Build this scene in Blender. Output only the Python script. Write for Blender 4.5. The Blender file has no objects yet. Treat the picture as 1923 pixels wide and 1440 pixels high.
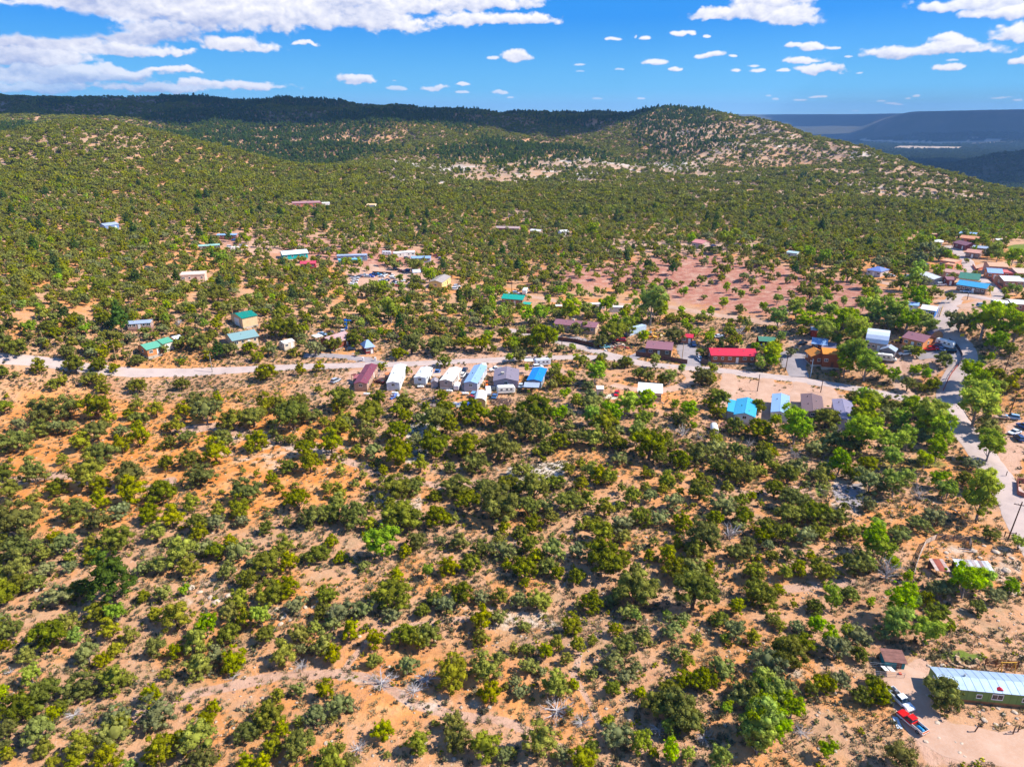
import bpy, bmesh, math, random
import numpy as np
from mathutils import Vector, Matrix
R = math.radians
rng = random.Random(7)
nr = np.random.default_rng(7)
SC = bpy.context.scene
COL = SC.collection

# ------------------------------------------------------------------ camera, sky, sun, exposure
PITCH = R(21.2); FPX = 1283.0; CX, CY = 961.5, 720.0; HC = 85.0
cam = bpy.data.cameras.new('camera'); camo = bpy.data.objects.new('camera', cam); COL.objects.link(camo)
camo.location = (0, 0, HC); camo.rotation_euler = (R(90) - PITCH, 0, 0)
cam.sensor_width = 36; cam.lens = 36 * FPX / 1923; cam.clip_start = 1; cam.clip_end = 60000
SC.camera = camo
SUN_EL, SUN_AZ = R(46), R(93)            # azimuth clockwise from +Y (the view direction)
SC.view_settings.view_transform = 'Standard'; SC.view_settings.look = 'None'
SC.view_settings.exposure = 1.08; SC.view_settings.gamma = 1; SC.view_settings.use_curve_mapping = False
sun = bpy.data.lights.new('sun', 'SUN'); suno = bpy.data.objects.new('sun', sun); COL.objects.link(suno)
sun.energy = 3.7; sun.angle = R(0.5); sun.color = (1, 0.95, 0.86)
sd = Vector((math.sin(SUN_AZ) * math.cos(SUN_EL), math.cos(SUN_AZ) * math.cos(SUN_EL), math.sin(SUN_EL)))
suno.rotation_euler = sd.to_track_quat('Z', 'Y').to_euler(); suno.location = (0, 0, 400)
SC.cycles.max_bounces = 5; SC.cycles.diffuse_bounces = 3; SC.cycles.glossy_bounces = 2
SC.cycles.transmission_bounces = 2; SC.cycles.volume_bounces = 0; SC.cycles.transparent_max_bounces = 8

# ------------------------------------------------------------------ noise
def vn(x, y, s=0):
    xi = np.floor(x); yi = np.floor(y); fx = x - xi; fy = y - yi
    xi = xi.astype(np.int64); yi = yi.astype(np.int64)
    def h(a, b):
        n = (a * 374761393 + b * 668265263 + s * 1442695041) & 0xffffffff
        n = ((n ^ (n >> 13)) * 1274126177) & 0xffffffff
        return ((n ^ (n >> 16)) & 0xffff) / 65535.0
    fx = fx * fx * (3 - 2 * fx); fy = fy * fy * (3 - 2 * fy)
    return (h(xi, yi) * (1 - fx) + h(xi + 1, yi) * fx) * (1 - fy) + (h(xi, yi + 1) * (1 - fx) + h(xi + 1, yi + 1) * fx) * fy
def fbm(x, y, o=5, s=0, g=0.5):
    a = 1.0; t = 0; n = 0
    for i in range(o):
        t = t + a * (vn(x, y, s + i * 17) - 0.5); n += a; a *= g; x = x * 2.03 + 5.1; y = y * 2.03 + 9.7
    return t / n * 2
def sstep(a, b, x):
    t = np.clip((x - a) / (b - a), 0, 1); return t * t * (3 - 2 * t)

# ------------------------------------------------------------------ terrain: ground heights along lines of sight
# one row per azimuth (the column where it meets the horizon): distance -> image row, or z<height>
FLAT = {300: 599, 400: 510}
COLS = {
 -400: "250:z0 300:595 400:502 500:436 600:384 700:342 800:304 900:272 980:258 1150:262 1400:250 1700:216 1900:192 2050:180 2500:192",
 0: "250:z0 300:595 400:500 500:430 600:372 700:325 800:282 900:245 980:228 1150:240 1400:242 1700:212 1900:190 2050:178 2500:190",
 100: "250:z0 300:595 400:500 500:430 600:370 700:320 800:272 900:232 980:215 1150:230 1400:238 1700:212 1950:188 2500:198",
 200: "250:z0 300:596 400:501 500:431 600:372 700:322 800:275 900:233 960:216 1150:234 1400:240 1700:210 1950:184 2500:195",
 300: "250:z0 300:596 400:502 500:434 600:378 700:326 800:282 900:238 930:228 1100:248 1400:248 1700:212 1900:182 2500:194",
 400: "250:z0 300:597 400:503 500:437 600:383 700:335 800:290 900:250 1050:270 1300:264 1600:220 1850:184 2500:196",
 500: "250:z0 300:597 400:504 500:440 600:388 700:343 800:302 870:273 1000:294 1200:290 1500:240 1800:186 2500:198",
 600: "250:z0 300:598 400:505 500:442 600:392 700:350 800:312 850:297 1000:310 1150:303 1400:250 1750:187 2500:200",
 700: "250:z0 300:598 400:506 500:446 600:396 700:358 800:330 900:310 1000:302 1150:282 1400:232 1650:197 2500:208",
 800: "250:z0 300:598 400:507 500:449 600:400 700:363 800:338 900:320 1000:305 1150:282 1400:236 1600:205 2500:214",
 900: "250:z0 300:598 400:508 500:451 600:403 700:367 800:342 900:324 1000:308 1150:285 1300:260 1600:210 2500:218",
 1000: "250:z0 300:598 400:509 500:452 600:405 700:370 800:346 900:328 1000:310 1100:290 1200:268 1300:272 1450:256 1650:214 2500:221",
 1100: "250:z0 300:598 400:510 500:453 600:407 700:372 800:348 900:330 1000:312 1100:292 1180:278 1300:290 1450:266 1700:213 2500:221",
 1200: "250:z0 300:598 400:510 500:454 600:410 700:374 800:350 900:332 1000:316 1080:302 1200:313 1350:276 1600:212 2500:221",
 1300: "250:z0 300:598 400:511 500:455 600:412 700:376 800:352 900:335 1000:320 1100:306 1200:290 1400:240 1550:198 2100:221",
 1400: "250:z0 300:598 400:511 500:455 600:414 700:380 800:355 900:338 1000:322 1100:302 1300:258 1500:203 1900:230 2400:z-60",
 1500: "250:z0 300:598 400:512 500:456 600:415 700:382 800:358 900:340 1000:322 1150:292 1300:262 1400:238 1700:z10 2100:z-100",
 1600: "250:z0 300:598 400:512 500:456 600:416 700:385 800:362 900:342 1000:322 1150:285 1250:262 1500:z10 1900:z-100",
 1700: "250:z0 300:598 400:512 500:457 600:418 700:388 800:366 900:345 1000:322 1100:300 1150:290 1400:z0 1800:z-100",
 1800: "250:z0 300:598 400:513 500:458 600:420 700:392 800:370 900:350 1000:330 1070:313 1300:z-30 1600:z-80 2000:z-100",
 1923: "250:z0 300:599 400:513 500:458 600:422 700:396 800:377 900:363 1000:350 1040:345 1250:z-60 1600:z-95 2000:z-100",
}
LR = np.log(np.geomspace(30, 14000, 900)); RR = np.exp(LR)
def tan_el(u, y):                       # image row y, horizon column u -> tan(elevation)
    d = CY - y; fh = FPX * math.cos(PITCH) + d * math.sin(PITCH); v = d * math.cos(PITCH) - FPX * math.sin(PITCH)
    ta = (u - CX) / (FPX / math.cos(PITCH)); return v / (fh * math.sqrt(1 + ta * ta))
def column(u, spec):
    r = [30.]; z = [0.]
    for t in spec.split():
        a, b = t.split(':'); rr = float(a); r.append(rr)
        z.append(float(b[1:]) if b[0] == 'z' else HC + rr * tan_el(u, float(b)))
    zend = z[-1]
    rl = np.log(np.array(r)); z = np.array(z)
    far = -100. if u >= 1400 else -60.
    rl = np.append(rl, np.log([3200, 5200, 14000])); z = np.append(z, [zend * .4 + far * .6, far, far])
    zz = np.interp(LR, rl, z)
    k = np.hanning(15); k /= k.sum()
    return np.convolve(np.pad(zz, 7, mode='edge'), k, 'valid')
US = np.array(sorted(COLS)); CT = np.array([column(u, COLS[u]) for u in US])
UF = np.arange(-600, 2640, 20.0)
T = np.empty((len(UF), len(RR)))
for j in range(len(RR)): T[:, j] = np.interp(UF, US, CT[:, j])
k = np.hanning(9); k /= k.sum()
T = np.apply_along_axis(lambda c: np.convolve(np.pad(c, 4, mode='edge'), k, 'valid'), 0, T)

ROADPTS = []                            # filled before the terrain is meshed: (x, y) where relief is kept low
def base_h(x, y):
    r = np.hypot(x, y); az = np.arctan2(x, np.maximum(y, 1e-3))
    u = CX + FPX / math.cos(PITCH) * np.tan(np.clip(az, -1.25, 1.25)); u = np.where(y <= 0, np.where(x < 0, UF[0], UF[-1]), u)
    fu = np.clip((u - UF[0]) / 20.0, 0, len(UF) - 1.001); fr = np.clip((np.log(np.maximum(r, 30)) - LR[0]) / (LR[1] - LR[0]), 0, len(RR) - 1.001)
    iu = fu.astype(int); ir = fr.astype(int); a = fu - iu; b = fr - ir
    return (T[iu, ir] * (1 - a) + T[iu + 1, ir] * a) * (1 - b) + (T[iu, ir + 1] * (1 - a) + T[iu + 1, ir + 1] * a) * b
def height(x, y):
    x = np.asarray(x, float); y = np.asarray(y, float); r = np.hypot(x, y)
    h = base_h(x, y)
    back = sstep(-40, 40, y)
    h = h * back
    u = CX + FPX / math.cos(PITCH) * x / np.maximum(y, 1.0); u = np.where(y < 1, -9999, u)
    # relief
    h = h + fbm(x / 45, y / 45, 4, 3) * 0.9 * (1 - sstep(260, 300, r)) * sstep(20, 60, r)
    h = h + (fbm(x / 70, y / 70, 4, 9) * 2.2) * sstep(430, 620, r)
    rid = 1 - np.abs(fbm(x / 210 + 3, y / 210, 4, 21)) * 2
    h = h + ((rid - 0.5) * (9 + 11 * sstep(1000, 1400, r)) - 6.5) * sstep(650, 900, r) * (1 - sstep(2300, 3200, r)) * np.where(r < 1150, 1 - .0 * r, 1)
    lh = (1 - sstep(520, 700, u)) * sstep(640, 780, r) * (1 - sstep(1060, 1250, r)); h = h * 1.0 - lh * (rid - 0.5) * 9 * .8 - lh * (8.5 - 7.5 * np.exp(-((u - 170) / 150) ** 2))
    # a shallow wash in the foreground
    wy = 100 + 8 * np.sin(x / 24.) + x * 0.05
    h = h - 1.8 * np.exp(-((y - wy) / 5.5) ** 2) * (1 - sstep(35, 75, x)) * sstep(-90, -70, x)
    # red bank behind the village
    h = h + 3.0 * sstep(346, 372, y + 6 * np.sin(x / 17.)) * sstep(0, 40, x) * (1 - sstep(190, 240, x)) * (1 - sstep(440, 600, y))
    # far valley: dark wooded hill, then the mesas
    h = h + 82 * np.exp(-((r - 2900) / 420) ** 2) * sstep(1700, 1960, u)
    wob = 180 * fbm(x / 900, y / 900, 4, 5)
    m1 = sstep(6100, 7300, r + wob); steep = sstep(6900, 7250, r + wob)
    top1 = 142 + 10 * fbm(x / 1500, y / 1500, 3, 8) + 10 * sstep(1700, 1900, u)
    h = h + (0.45 * m1 + 0.55 * steep) * (top1 + 100) * sstep(1560, 1740, u + wob * .25)
    m2 = (1 + .10 * fbm(x / 1300, y / 1300, 4, 19)) * 0.5 * sstep(8300, 10200, r + wob) + 0.5 * sstep(9600, 10100, r + wob)
    h = np.where((u < 1760) & (r > 7600), np.maximum(h, -80 + m2 * 215 * (1 - .1 * sstep(1400, 1000, u))), h)
    # low ground outside the sight lines stays believable
    return h

def proj(x, y, z):
    zc = y * math.cos(PITCH) - (z - HC) * math.sin(PITCH)
    yc = y * math.sin(PITCH) + (z - HC) * math.cos(PITCH)
    zc = np.where(zc < 1, 1, zc)
    return CX + FPX * x / zc, CY - FPX * yc / zc, zc
RM = np.geomspace(45, 12000, 2600)
def cast(px, py, up=0.0):
    px = np.atleast_1d(np.asarray(px, float)); py = np.atleast_1d(np.asarray(py, float)); up = np.broadcast_to(np.asarray(up, float), px.shape)
    dx = px - CX; d = CY - py; fh = FPX * math.cos(PITCH) + d * math.sin(PITCH); v = d * math.cos(PITCH) - FPX * math.sin(PITCH)
    hl = np.hypot(dx, fh); cx = dx / hl; cy = fh / hl; te = v / hl
    out = np.zeros((len(px), 3))
    for s in range(0, len(px), 400):
        e = slice(s, s + 400)
        X = cx[e, None] * RM; Y = cy[e, None] * RM; Z = HC + te[e, None] * RM
        hit = Z < height(X, Y) + up[e, None]
        i = np.where(hit.any(1), hit.argmax(1), len(RM) - 1); i = np.maximum(i, 1)
        lo = RM[i - 1]; hi = RM[i]
        for _ in range(12):
            m = (lo + hi) / 2; h = (HC + te[e] * m) < height(cx[e] * m, cy[e] * m) + up[e]
            hi = np.where(h, m, hi); lo = np.where(h, lo, m)
        out[e, 0] = cx[e] * hi; out[e, 1] = cy[e] * hi; out[e, 2] = height(out[e, 0], out[e, 1])
    return out
def G(px, py):
    p = cast(px, py)[0]; return Vector(p)
def ppm(p):                              # photo pixels per metre at p
    return FPX / (p[1] * math.cos(PITCH) + (HC - p[2]) * math.sin(PITCH))

def inpoly(px, py, poly):
    c = np.zeros(px.shape, bool); n = len(poly)
    for i in range(n):
        x1, y1 = poly[i]; x2, y2 = poly[(i + 1) % n]
        if y1 == y2: continue
        c ^= ((y1 > py) != (y2 > py)) & (px < (x2 - x1) * (py - y1) / (y2 - y1) + x1)
    return c

# ------------------------------------------------------------------ materials
def srgb(r, g, b):
    f = lambda c: (c / 255 / 12.92) if c / 255 <= .04045 else ((c / 255 + .055) / 1.055) ** 2.4
    return (f(r), f(g), f(b), 1)
class NT:
    def __init__(s, name):
        s.m = bpy.data.materials.new(name); s.m.use_nodes = True; s.t = s.m.node_tree; s.t.nodes.clear()
        s.out = s.t.nodes.new('ShaderNodeOutputMaterial')
    def n(s, kind, **kw):
        x = s.t.nodes.new('ShaderNode' + kind)
        for k_, v in kw.items():
            if k_ == 'ins':
                for a, b in v.items(): s.put(x, a, b)
            else: setattr(x, k_, v)
        return x
    def put(s, x, a, b):
        if isinstance(b, bpy.types.NodeSocket): s.t.links.new(b, x.inputs[a])
        elif isinstance(b, bpy.types.Node): s.t.links.new(b.outputs[0], x.inputs[a])
        else: x.inputs[a].default_value = b
    def noise(s, scale, detail=4, vec=None, rough=.55, dist=0):
        x = s.n('TexNoise', ins={'Scale': scale, 'Detail': detail, 'Roughness': rough, 'Distortion': dist})
        if vec is not None: s.put(x, 'Vector', vec)
        return x.outputs['Fac']
    def ramp(s, fac, *st):
        x = s.n('ValToRGB'); e = x.color_ramp.elements
        while len(e) < len(st): e.new(0.5)
        for i, (p, c) in enumerate(st): e[i].position = p; e[i].color = c if not isinstance(c, (int, float)) else (c, c, c, 1)
        s.put(x, 'Fac', fac); return x.outputs['Color']
    def mix(s, fac, a, b, mode='MIX'):
        x = s.n('Mix', data_type='RGBA', blend_type=mode)
        s.put(x, 0, fac); s.put(x, 6, a); s.put(x, 7, b); return x.outputs[2]
    def math(s, op, a, b=0.0, clamp=False):
        x = s.n('Math', operation=op, use_clamp=clamp); s.put(x, 0, a); s.put(x, 1, b); return x.outputs[0]
    def fin(s, col, rough=.8, metal=0, spec=.3, bump=None, bstr=.3, bdist=.1, extra=None):
        p = s.n('BsdfPrincipled', ins={'Base Color': col, 'Roughness': rough, 'Metallic': metal, 'Specular IOR Level': spec})
        if bump is not None:
            b = s.n('Bump', ins={'Strength': bstr, 'Distance': bdist, 'Height': bump}); s.put(p, 'Normal', b)
        if extra: extra(p)
        s.put(s.out, 'Surface', p); return s.m
_mc = {}
def paint(c, rough=.55, metal=0, wear=.12, scale=1.2, name=None):
    """painted or bare surface with weathering; c is sRGB 0-255"""
    key = (c, rough, metal, wear, scale)
    if key in _mc: return _mc[key]
    t = NT(name or 'surface_%02x%02x%02x' % tuple(int(v) for v in c)); col = srgb(*c)
    tc = t.n('TexCoord'); n1 = t.noise(scale, 5, tc.outputs['Object']); n2 = t.noise(scale * 9, 3, tc.outputs['Object'])
    dk = tuple(v * (1 - wear * 1.6) for v in col[:3]) + (1,); lt = tuple(min(1, v * (1 + wear) + wear * .02) for v in col[:3]) + (1,)
    c1 = t.ramp(n1, (.3, dk), (.55, col), (.75, lt)); c2 = t.mix(t.math('MULTIPLY', n2, .25), c1, dk)
    _mc[key] = t.fin(c2, rough, metal); return _mc[key]
def ribbed(c, rough=.4, metal=.0, axis='X', sc=8.0, dirt=(120, 95, 75), amt=.25):
    """sheet metal roof: fine ribs, streaks of dust"""
    key = ('rib', c, rough, metal, axis, amt)
    if key in _mc: return _mc[key]
    t = NT('sheet_metal_%02x%02x%02x' % tuple(int(v) for v in c)); tc = t.n('TexCoord')
    w = t.n('TexWave', wave_type='BANDS', bands_direction=axis, ins={'Scale': sc * .16, 'Distortion': 0.0, 'Vector': tc.outputs['Object']})
    n1 = t.noise(.7, 5, tc.outputs['Object'], dist=.6)
    f = t.math('MULTIPLY', t.ramp(n1, (.48, 0), (.72, 1)), amt)
    col = t.mix(f, srgb(*c), srgb(*dirt))
    rb = t.ramp(w.outputs['Fac'], (.0, .75), (.18, 1.0)); col = t.mix(.55, col, rb, 'MULTIPLY')
    _mc[key] = t.fin(col, rough, metal, bump=w.outputs['Fac'], bstr=.35, bdist=.03); return _mc[key]

def foliage(name, c, var=.26, trans=.40, hue=.016):
    t = NT(name); oi = t.n('ObjectInfo'); geo = t.n('NewGeometry')
    h = t.n('HueSaturation'); a = t.math('MULTIPLY_ADD', oi.outputs['Random'], hue * 2)
    a.node.inputs[2].default_value = .5 - hue
    r2 = t.math('FRACT', t.math('MULTIPLY', oi.outputs['Random'], 17.31))
    v = t.math('MULTIPLY_ADD', r2, var * 1.4); v.node.inputs[2].default_value = 1 - var * .7
    tcx = t.n('TexCoord'); pt = t.ramp(t.noise(1.9, 2, tcx.outputs['Object']), (.36, .62), (.62, 1.18))
    v2 = t.math('MULTIPLY_ADD', geo.outputs['Random Per Island'], .7); v2.node.inputs[2].default_value = .65; v2 = t.math('MULTIPLY', v2, pt)
    r3 = t.math('FRACT', t.math('MULTIPLY', oi.outputs['Random'], 5.73)); sat = t.math('MULTIPLY_ADD', r3, .3); sat.node.inputs[2].default_value = .82
    t.put(h, 'Hue', a); t.put(h, 'Saturation', sat); t.put(h, 'Value', t.math('MULTIPLY', v, v2)); t.put(h, 'Color', c + (1,))
    d = t.n('BsdfDiffuse', ins={'Color': h.outputs[0]}); tr = t.n('BsdfTranslucent', ins={'Color': h.outputs[0]})
    mx = t.n('MixShader', ins={0: trans}); t.put(mx, 1, d); t.put(mx, 2, tr); t.put(t.out, 'Surface', mx); return t.m
M_JUN = foliage('juniper_foliage', (.245, .255, .018))
M_PIN = foliage('pinyon_foliage', (.350, .345, .018))
M_SIL = foliage('silvery_foliage', (.275, .290, .085))
M_BRT = foliage('broadleaf_foliage', (.370, .480, .004), hue=.02, trans=.4)
M_PON = foliage('ponderosa_foliage', (.110, .175, .025))
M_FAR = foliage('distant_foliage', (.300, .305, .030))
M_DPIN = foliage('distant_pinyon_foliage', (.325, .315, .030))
M_SCR = foliage('dry_scrub_foliage', (.200, .175, .090))
M_BLU = foliage('shade_tinted_foliage', (.080, .110, .034))  # darker copy of the distant foliage, shade put into its colour
def bark(name, c):
    t = NT(name); n = t.noise(6, 4); return t.fin(t.ramp(n, (.3, tuple(v * .5 for v in c) + (1,)), (.7, c + (1,))), .9)
M_BARK = bark('juniper_bark', (.16, .115, .085)); M_GREY = bark('weathered_wood', (.34, .30, .28)); M_DEAD = bark('bleached_branches', (.62, .56, .54))

# ------------------------------------------------------------------ ground colour zones (outlines as seen, cast onto the terrain)
Z_ORANGE = [([(0,735),(130,728),(300,760),(420,752),(600,800),(705,900),(640,965),(520,940),(450,985),(380,905),(280,940),(200,1010),(60,1010),(0,960)],1),
  ([(560,770),(700,770),(720,840),(600,830)],.7),([(1200,860),(1330,860),(1420,1000),(1250,990),(1150,930)],.55),([(1110,740),(1130,700),(1200,690),(1260,720),(1340,730),(1340,800),(1240,780),(1200,760)],.75),
  ([(160,1400),(250,1325),(330,1290),(470,1268),(600,1250),(640,1160),(760,1160),(870,1200),(960,1190),(1010,1290),(1160,1380),(1120,1440),(960,1400),(860,1360),(780,1410),(640,1360),(560,1300),(420,1330),(300,1420)],.62),
  ([(960,1200),(1240,1180),(1220,1320),(1080,1340)],.4),([(620,700),(680,700),(690,760),(600,760)],.45),([(700,720),(980,740),(1060,770),(900,780),(720,760)],.5),([(870,630),(955,625),(960,670),(850,680)],.5),
  ([(0,900),(480,900),(560,1000),(300,1000),(0,1000)],.4),([(950,930),(1350,900),(1420,1060),(1100,1100),(940,1050)],.35),([(1440,1080),(1600,1080),(1620,1180),(1440,1180)],.35)]
Z_PALE = [([(765,800),(800,775),(835,790),(800,860),(760,870)],1),([(955,875),(1062,862),(1060,893),(1000,908),(955,915)],1),([(690,925),(790,925),(790,960),(700,955)],.6),
  ([(850,1130),(1010,1120),(1060,1180),(900,1190)],.5),([(560,825),(680,835),(640,860),(560,850)],.5),([(330,1030),(600,1100),(590,1180),(330,1160)],.35),([(600,1255),(820,1290),(1000,1340),(780,1340)],.45),
  ([(1560,880),(1640,890),(1620,990),(1560,960)],.5),([(1700,1020),(1923,1020),(1923,1130),(1840,1130),(1760,1040)],.45),([(1440,1250),(1600,1240),(1640,1300),(1500,1290)],.4),([(420,800),(580,830),(560,890),(400,860)],.45)]
Z_RED = [([(980,505),(1130,495),(1330,470),(1480,500),(1600,520),(1720,560),(1700,600),(1560,592),(1430,604),(1280,572),(1180,548),(1050,545)],1),
  ([(380,425),(560,435),(830,470),(880,500),(700,520),(480,480),(400,470)],.8),([(1060,500),(1000,540),(960,560),(960,520)],.6)]
Z_DIRT = [([(655,692),(1060,686),(1062,715),(975,705),(655,712)],1),([(620,700),(690,700),(660,750),(610,740)],.5),([(1355,705),(1600,738),(1590,800),(1560,760),(1500,790),(1480,745),(1440,800),(1380,790)],1),
  ([(1692,1255),(1738,1235),(1758,1290),(1750,1330),(1800,1372),(1923,1380),(1923,1425),(1740,1440),(1722,1395),(1690,1345)],1),([(1885,800),(1923,785),(1923,892),(1880,885),(1866,862),(1890,832)],1),
  ([(1670,655),(1800,650),(1800,690),(1740,720),(1660,700)],.8),([(1500,620),(1560,640),(1540,665),(1460,650)],.7),([(645,500),(830,500),(830,540),(750,552),(650,545)],.8),([(440,455),(520,445),(540,475),(460,480)],.8),
  ([(730,655),(960,640),(960,690),(730,690)],.55),([(1750,500),(1923,500),(1923,600),(1780,640),(1690,600)],.5),([(1120,450),(1440,455),(1440,480),(1130,475)],.8),([(930,390),(1010,395),(1000,420),(940,410)],.8),([(0,670),(420,690),(420,705),(0,700)],.6)]
Z_GREEN = [([(1893,460),(1990,455),(1990,482),(1900,480)],1),([(1738,1232),(1800,1218),(1855,1232),(1850,1244),(1740,1240)],.9),([(1235,670),(1305,676),(1300,684),(1240,680)],.8),([(1332,684),(1420,686),(1400,692),(1332,690)],.6),
  ([(1795,690),(1850,660),(1880,680),(1830,700)],.5),([(1805,645),(1870,665),(1840,672)],.7),([(1800,546),(1860,548),(1850,556),(1805,552)],.6),([(1380,700),(1440,702),(1440,714),(1380,708)],.6),([(750,690),(770,760),(750,760)],.6),([(1700,1300),(1923,1316),(1923,1330),(1800,1325)],.4),([(1530,900),(1560,905),(1560,940),(1535,935)],.8),
  ([(1620,860),(1760,850),(1800,880),(1650,890)],.5),([(895,735),(905,690),(912,690),(905,735)],.5)]
Z_GRAVEL = [([(1272,645),(1305,645),(1325,682),(1284,683)],1),([(1463,660),(1530,662),(1512,690),(1500,706),(1470,690)],1),([(1172,670),(1214,652),(1214,664),(1195,676)],1),([(862,695),(885,700),(880,735),(868,735)],1),([(1560,905),(1620,905),(1620,955),(1570,950)],.6),
  ([(1700,655),(1790,650),(1800,690),(1770,690),(1750,670)],.7),([(640,660),(720,662),(700,682),(650,680)],.5),([(990,625),(1045,628),(1100,634),(1110,645),(1040,636)],.8),([(1030,1000),(1200,960),(1260,975),(1120,1000)],.2)]
Z_FIELD = [([(1610,262),(1760,266),(1880,262),(1880,268),(1760,272),(1620,268)],1),([(1690,274),(1810,276),(1800,281),(1670,280)],1),([(1810,258),(1900,262),(1870,264)],.8)]
def zone(Z, px, py):
    m = np.zeros(px.shape)
    for poly, w in Z:
        xs = [q[0] for q in poly]; ys = [q[1] for q in poly]
        b = (px > min(xs)) & (px < max(xs)) & (py > min(ys)) & (py < max(ys))
        if b.any():
            idx = np.nonzero(b); k_ = inpoly(px[idx], py[idx], poly) * w; m[idx] = np.maximum(m[idx], k_)
    return m
# ------------------------------------------------------------------ terrain mesh (one sheet, rings about the camera's foot)
def mesh_obj(name, V, F, mat=None, parent=None, kind=None, smooth=False):
    me = bpy.data.meshes.new(name); me.from_pydata([tuple(v) for v in V], [], [tuple(f) for f in F]); me.update()
    if mat: me.materials.append(mat)
    if smooth: me.polygons.foreach_set('use_smooth', [True] * len(me.polygons))
    o = bpy.data.objects.new(name, me); COL.objects.link(o)
    if parent: o.parent = parent
    if kind: o['kind'] = kind
    return o
def grid_mesh(name, V, nu, nv, mat, wrap=False):
    me = bpy.data.meshes.new(name); me.vertices.add(len(V)); me.vertices.foreach_set('co', V.astype(np.float32).ravel())
    i = np.arange(nu if wrap else nu - 1)[:, None]; j = np.arange(nv - 1)[None, :]; i2 = (i + 1) % nu
    q = np.stack([i * nv + j, i * nv + j + 1, i2 * nv + j + 1, i2 * nv + j], -1).reshape(-1, 4)
    n = len(q); me.loops.add(n * 4); me.loops.foreach_set('vertex_index', q.astype(np.int32).ravel())
    me.polygons.add(n); me.polygons.foreach_set('loop_start', np.arange(0, n * 4, 4, dtype=np.int32)); me.update(); me.validate()
    me.polygons.foreach_set('use_smooth', np.ones(n, bool)); me.materials.append(mat); return me
AZ = np.concatenate([np.linspace(-math.pi, -R(44), 60, endpoint=False), np.linspace(-R(44), R(44), 620), np.linspace(R(44), math.pi, 60, endpoint=False)[1:]])
RG = np.concatenate([np.geomspace(3, 60, 25, endpoint=False), np.geomspace(60, 700, 330, endpoint=False), np.geomspace(700, 2400, 200, endpoint=False), np.geomspace(2400, 14000, 110)])
A_, R_ = np.meshgrid(AZ, RG, indexing='ij'); X = (np.sin(A_) * R_).ravel(); Y = (np.cos(A_) * R_).ravel(); Zt = height(X, Y)
V = np.stack([X, Y, Zt], 1)

t = NT('ground_soil')
ca = t.n('Attribute', attribute_name='zoneA'); cb = t.n('Attribute', attribute_name='zoneB'); cc = t.n('Attribute', attribute_name='zoneC')
sa = t.n('SeparateColor', ins={0: ca.outputs['Color']}); sb = t.n('SeparateColor', ins={0: cb.outputs['Color']}); sc_ = t.n('SeparateColor', ins={0: cc.outputs['Color']})
pos = t.n('NewGeometry').outputs['Position']
nb = t.noise(.035, 6, pos, .6); nm = t.noise(.22, 6, pos, .62); nf = t.noise(1.6, 5, pos, .7); ns = t.noise(6.5, 3, pos, .6)
base = t.ramp(nb, (.34, (.48, .225, .11, 1)), (.48, (.57, .315, .175, 1)), (.58, (.63, .265, .085, 1)))
base = t.mix(t.ramp(nm, (.48, 0), (.68, .6)), base, (.37, .26, .145, 1))           # dry grass
base = t.mix(t.ramp(nf, (.56, 0), (.72, .7)), base, (.60, .45, .34, 1))             # pebbles and bare rock
def zmask(sock, lo=.34, hi=.6, k=1.0):
    w = t.math('ADD', sock, t.math('MULTIPLY', t.math('SUBTRACT', nm, .5), .9)); return t.math('MULTIPLY', t.ramp(w, (lo, 0), (hi, 1)), k)
orange = t.ramp(nm, (.3, (.60, .19, .035, 1)), (.5, (.68, .27, .07, 1)), (.7, (.72, .38, .17, 1)))
pale = t.ramp(nf, (.3, (.48, .37, .28, 1)), (.6, (.68, .58, .47, 1)))
red = t.ramp(nm, (.30, (.34, .115, .080, 1)), (.5, (.46, .20, .14, 1)), (.68, (.56, .34, .25, 1)))
dirt = t.ramp(nm, (.3, (.50, .285, .19, 1)), (.65, (.60, .37, .26, 1)))
green = t.ramp(nf, (.3, (.10, .17, .015, 1)), (.7, (.20, .22, .04, 1)))
grav = t.ramp(nf, (.3, (.28, .24, .25, 1)), (.7, (.38, .33, .33, 1)))
col = t.mix(zmask(sa.outputs[0]), base, orange)
col = t.mix(zmask(sa.outputs[2]), col, red)
col = t.mix(zmask(sb.outputs[0], .4, .62), col, dirt)
col = t.mix(zmask(sa.outputs[1]), col, pale)
vm = t.n('VectorMath', operation='MULTIPLY', ins={0: pos, 1: (.016, .016, .10)}); ledge = t.noise(1.0, 7, vm.outputs[0], .68, .4)
lw = t.math('ADD', ledge, t.math('MULTIPLY', t.math('SUBTRACT', ca.outputs['Alpha'], 1.0), .30)); col = t.mix(t.math('MULTIPLY', ca.outputs['Alpha'], .60), col, (.38, .335, .28, 1)); col = t.mix(t.ramp(lw, (.46, 0), (.56, 1)), col, t.ramp(nm, (.3, (.48, .42, .36, 1)), (.6, (.66, .60, .53, 1))))
cracks = t.ramp(t.noise(.11, 6, pos, .65, 1.2), (.47, 0), (.50, 1), (.53, 0)); col = t.mix(t.math('MULTIPLY', cracks, .35), col, (.30, .15, .085, 1))
col = t.mix(zmask(sb.outputs[1]), col, green)
col = t.mix(zmask(sb.outputs[2], .45, .55), col, grav)
wood = t.ramp(nm, (.35, (.030, .042, .022, 1)), (.7, (.075, .08, .05, 1)))
col = t.mix(sc_.outputs[0], col, wood)                                                # far woodland seen as a mass
col = t.mix(sc_.outputs[1], col, (.50, .38, .27, 1))                                  # far fields
rim = t.ramp(t.noise(.004, 5, pos), (.45, 0), (.6, 1)); col = t.mix(t.math('MULTIPLY', sc_.outputs[2], rim), col, (.30, .17, .11, 1))
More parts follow.
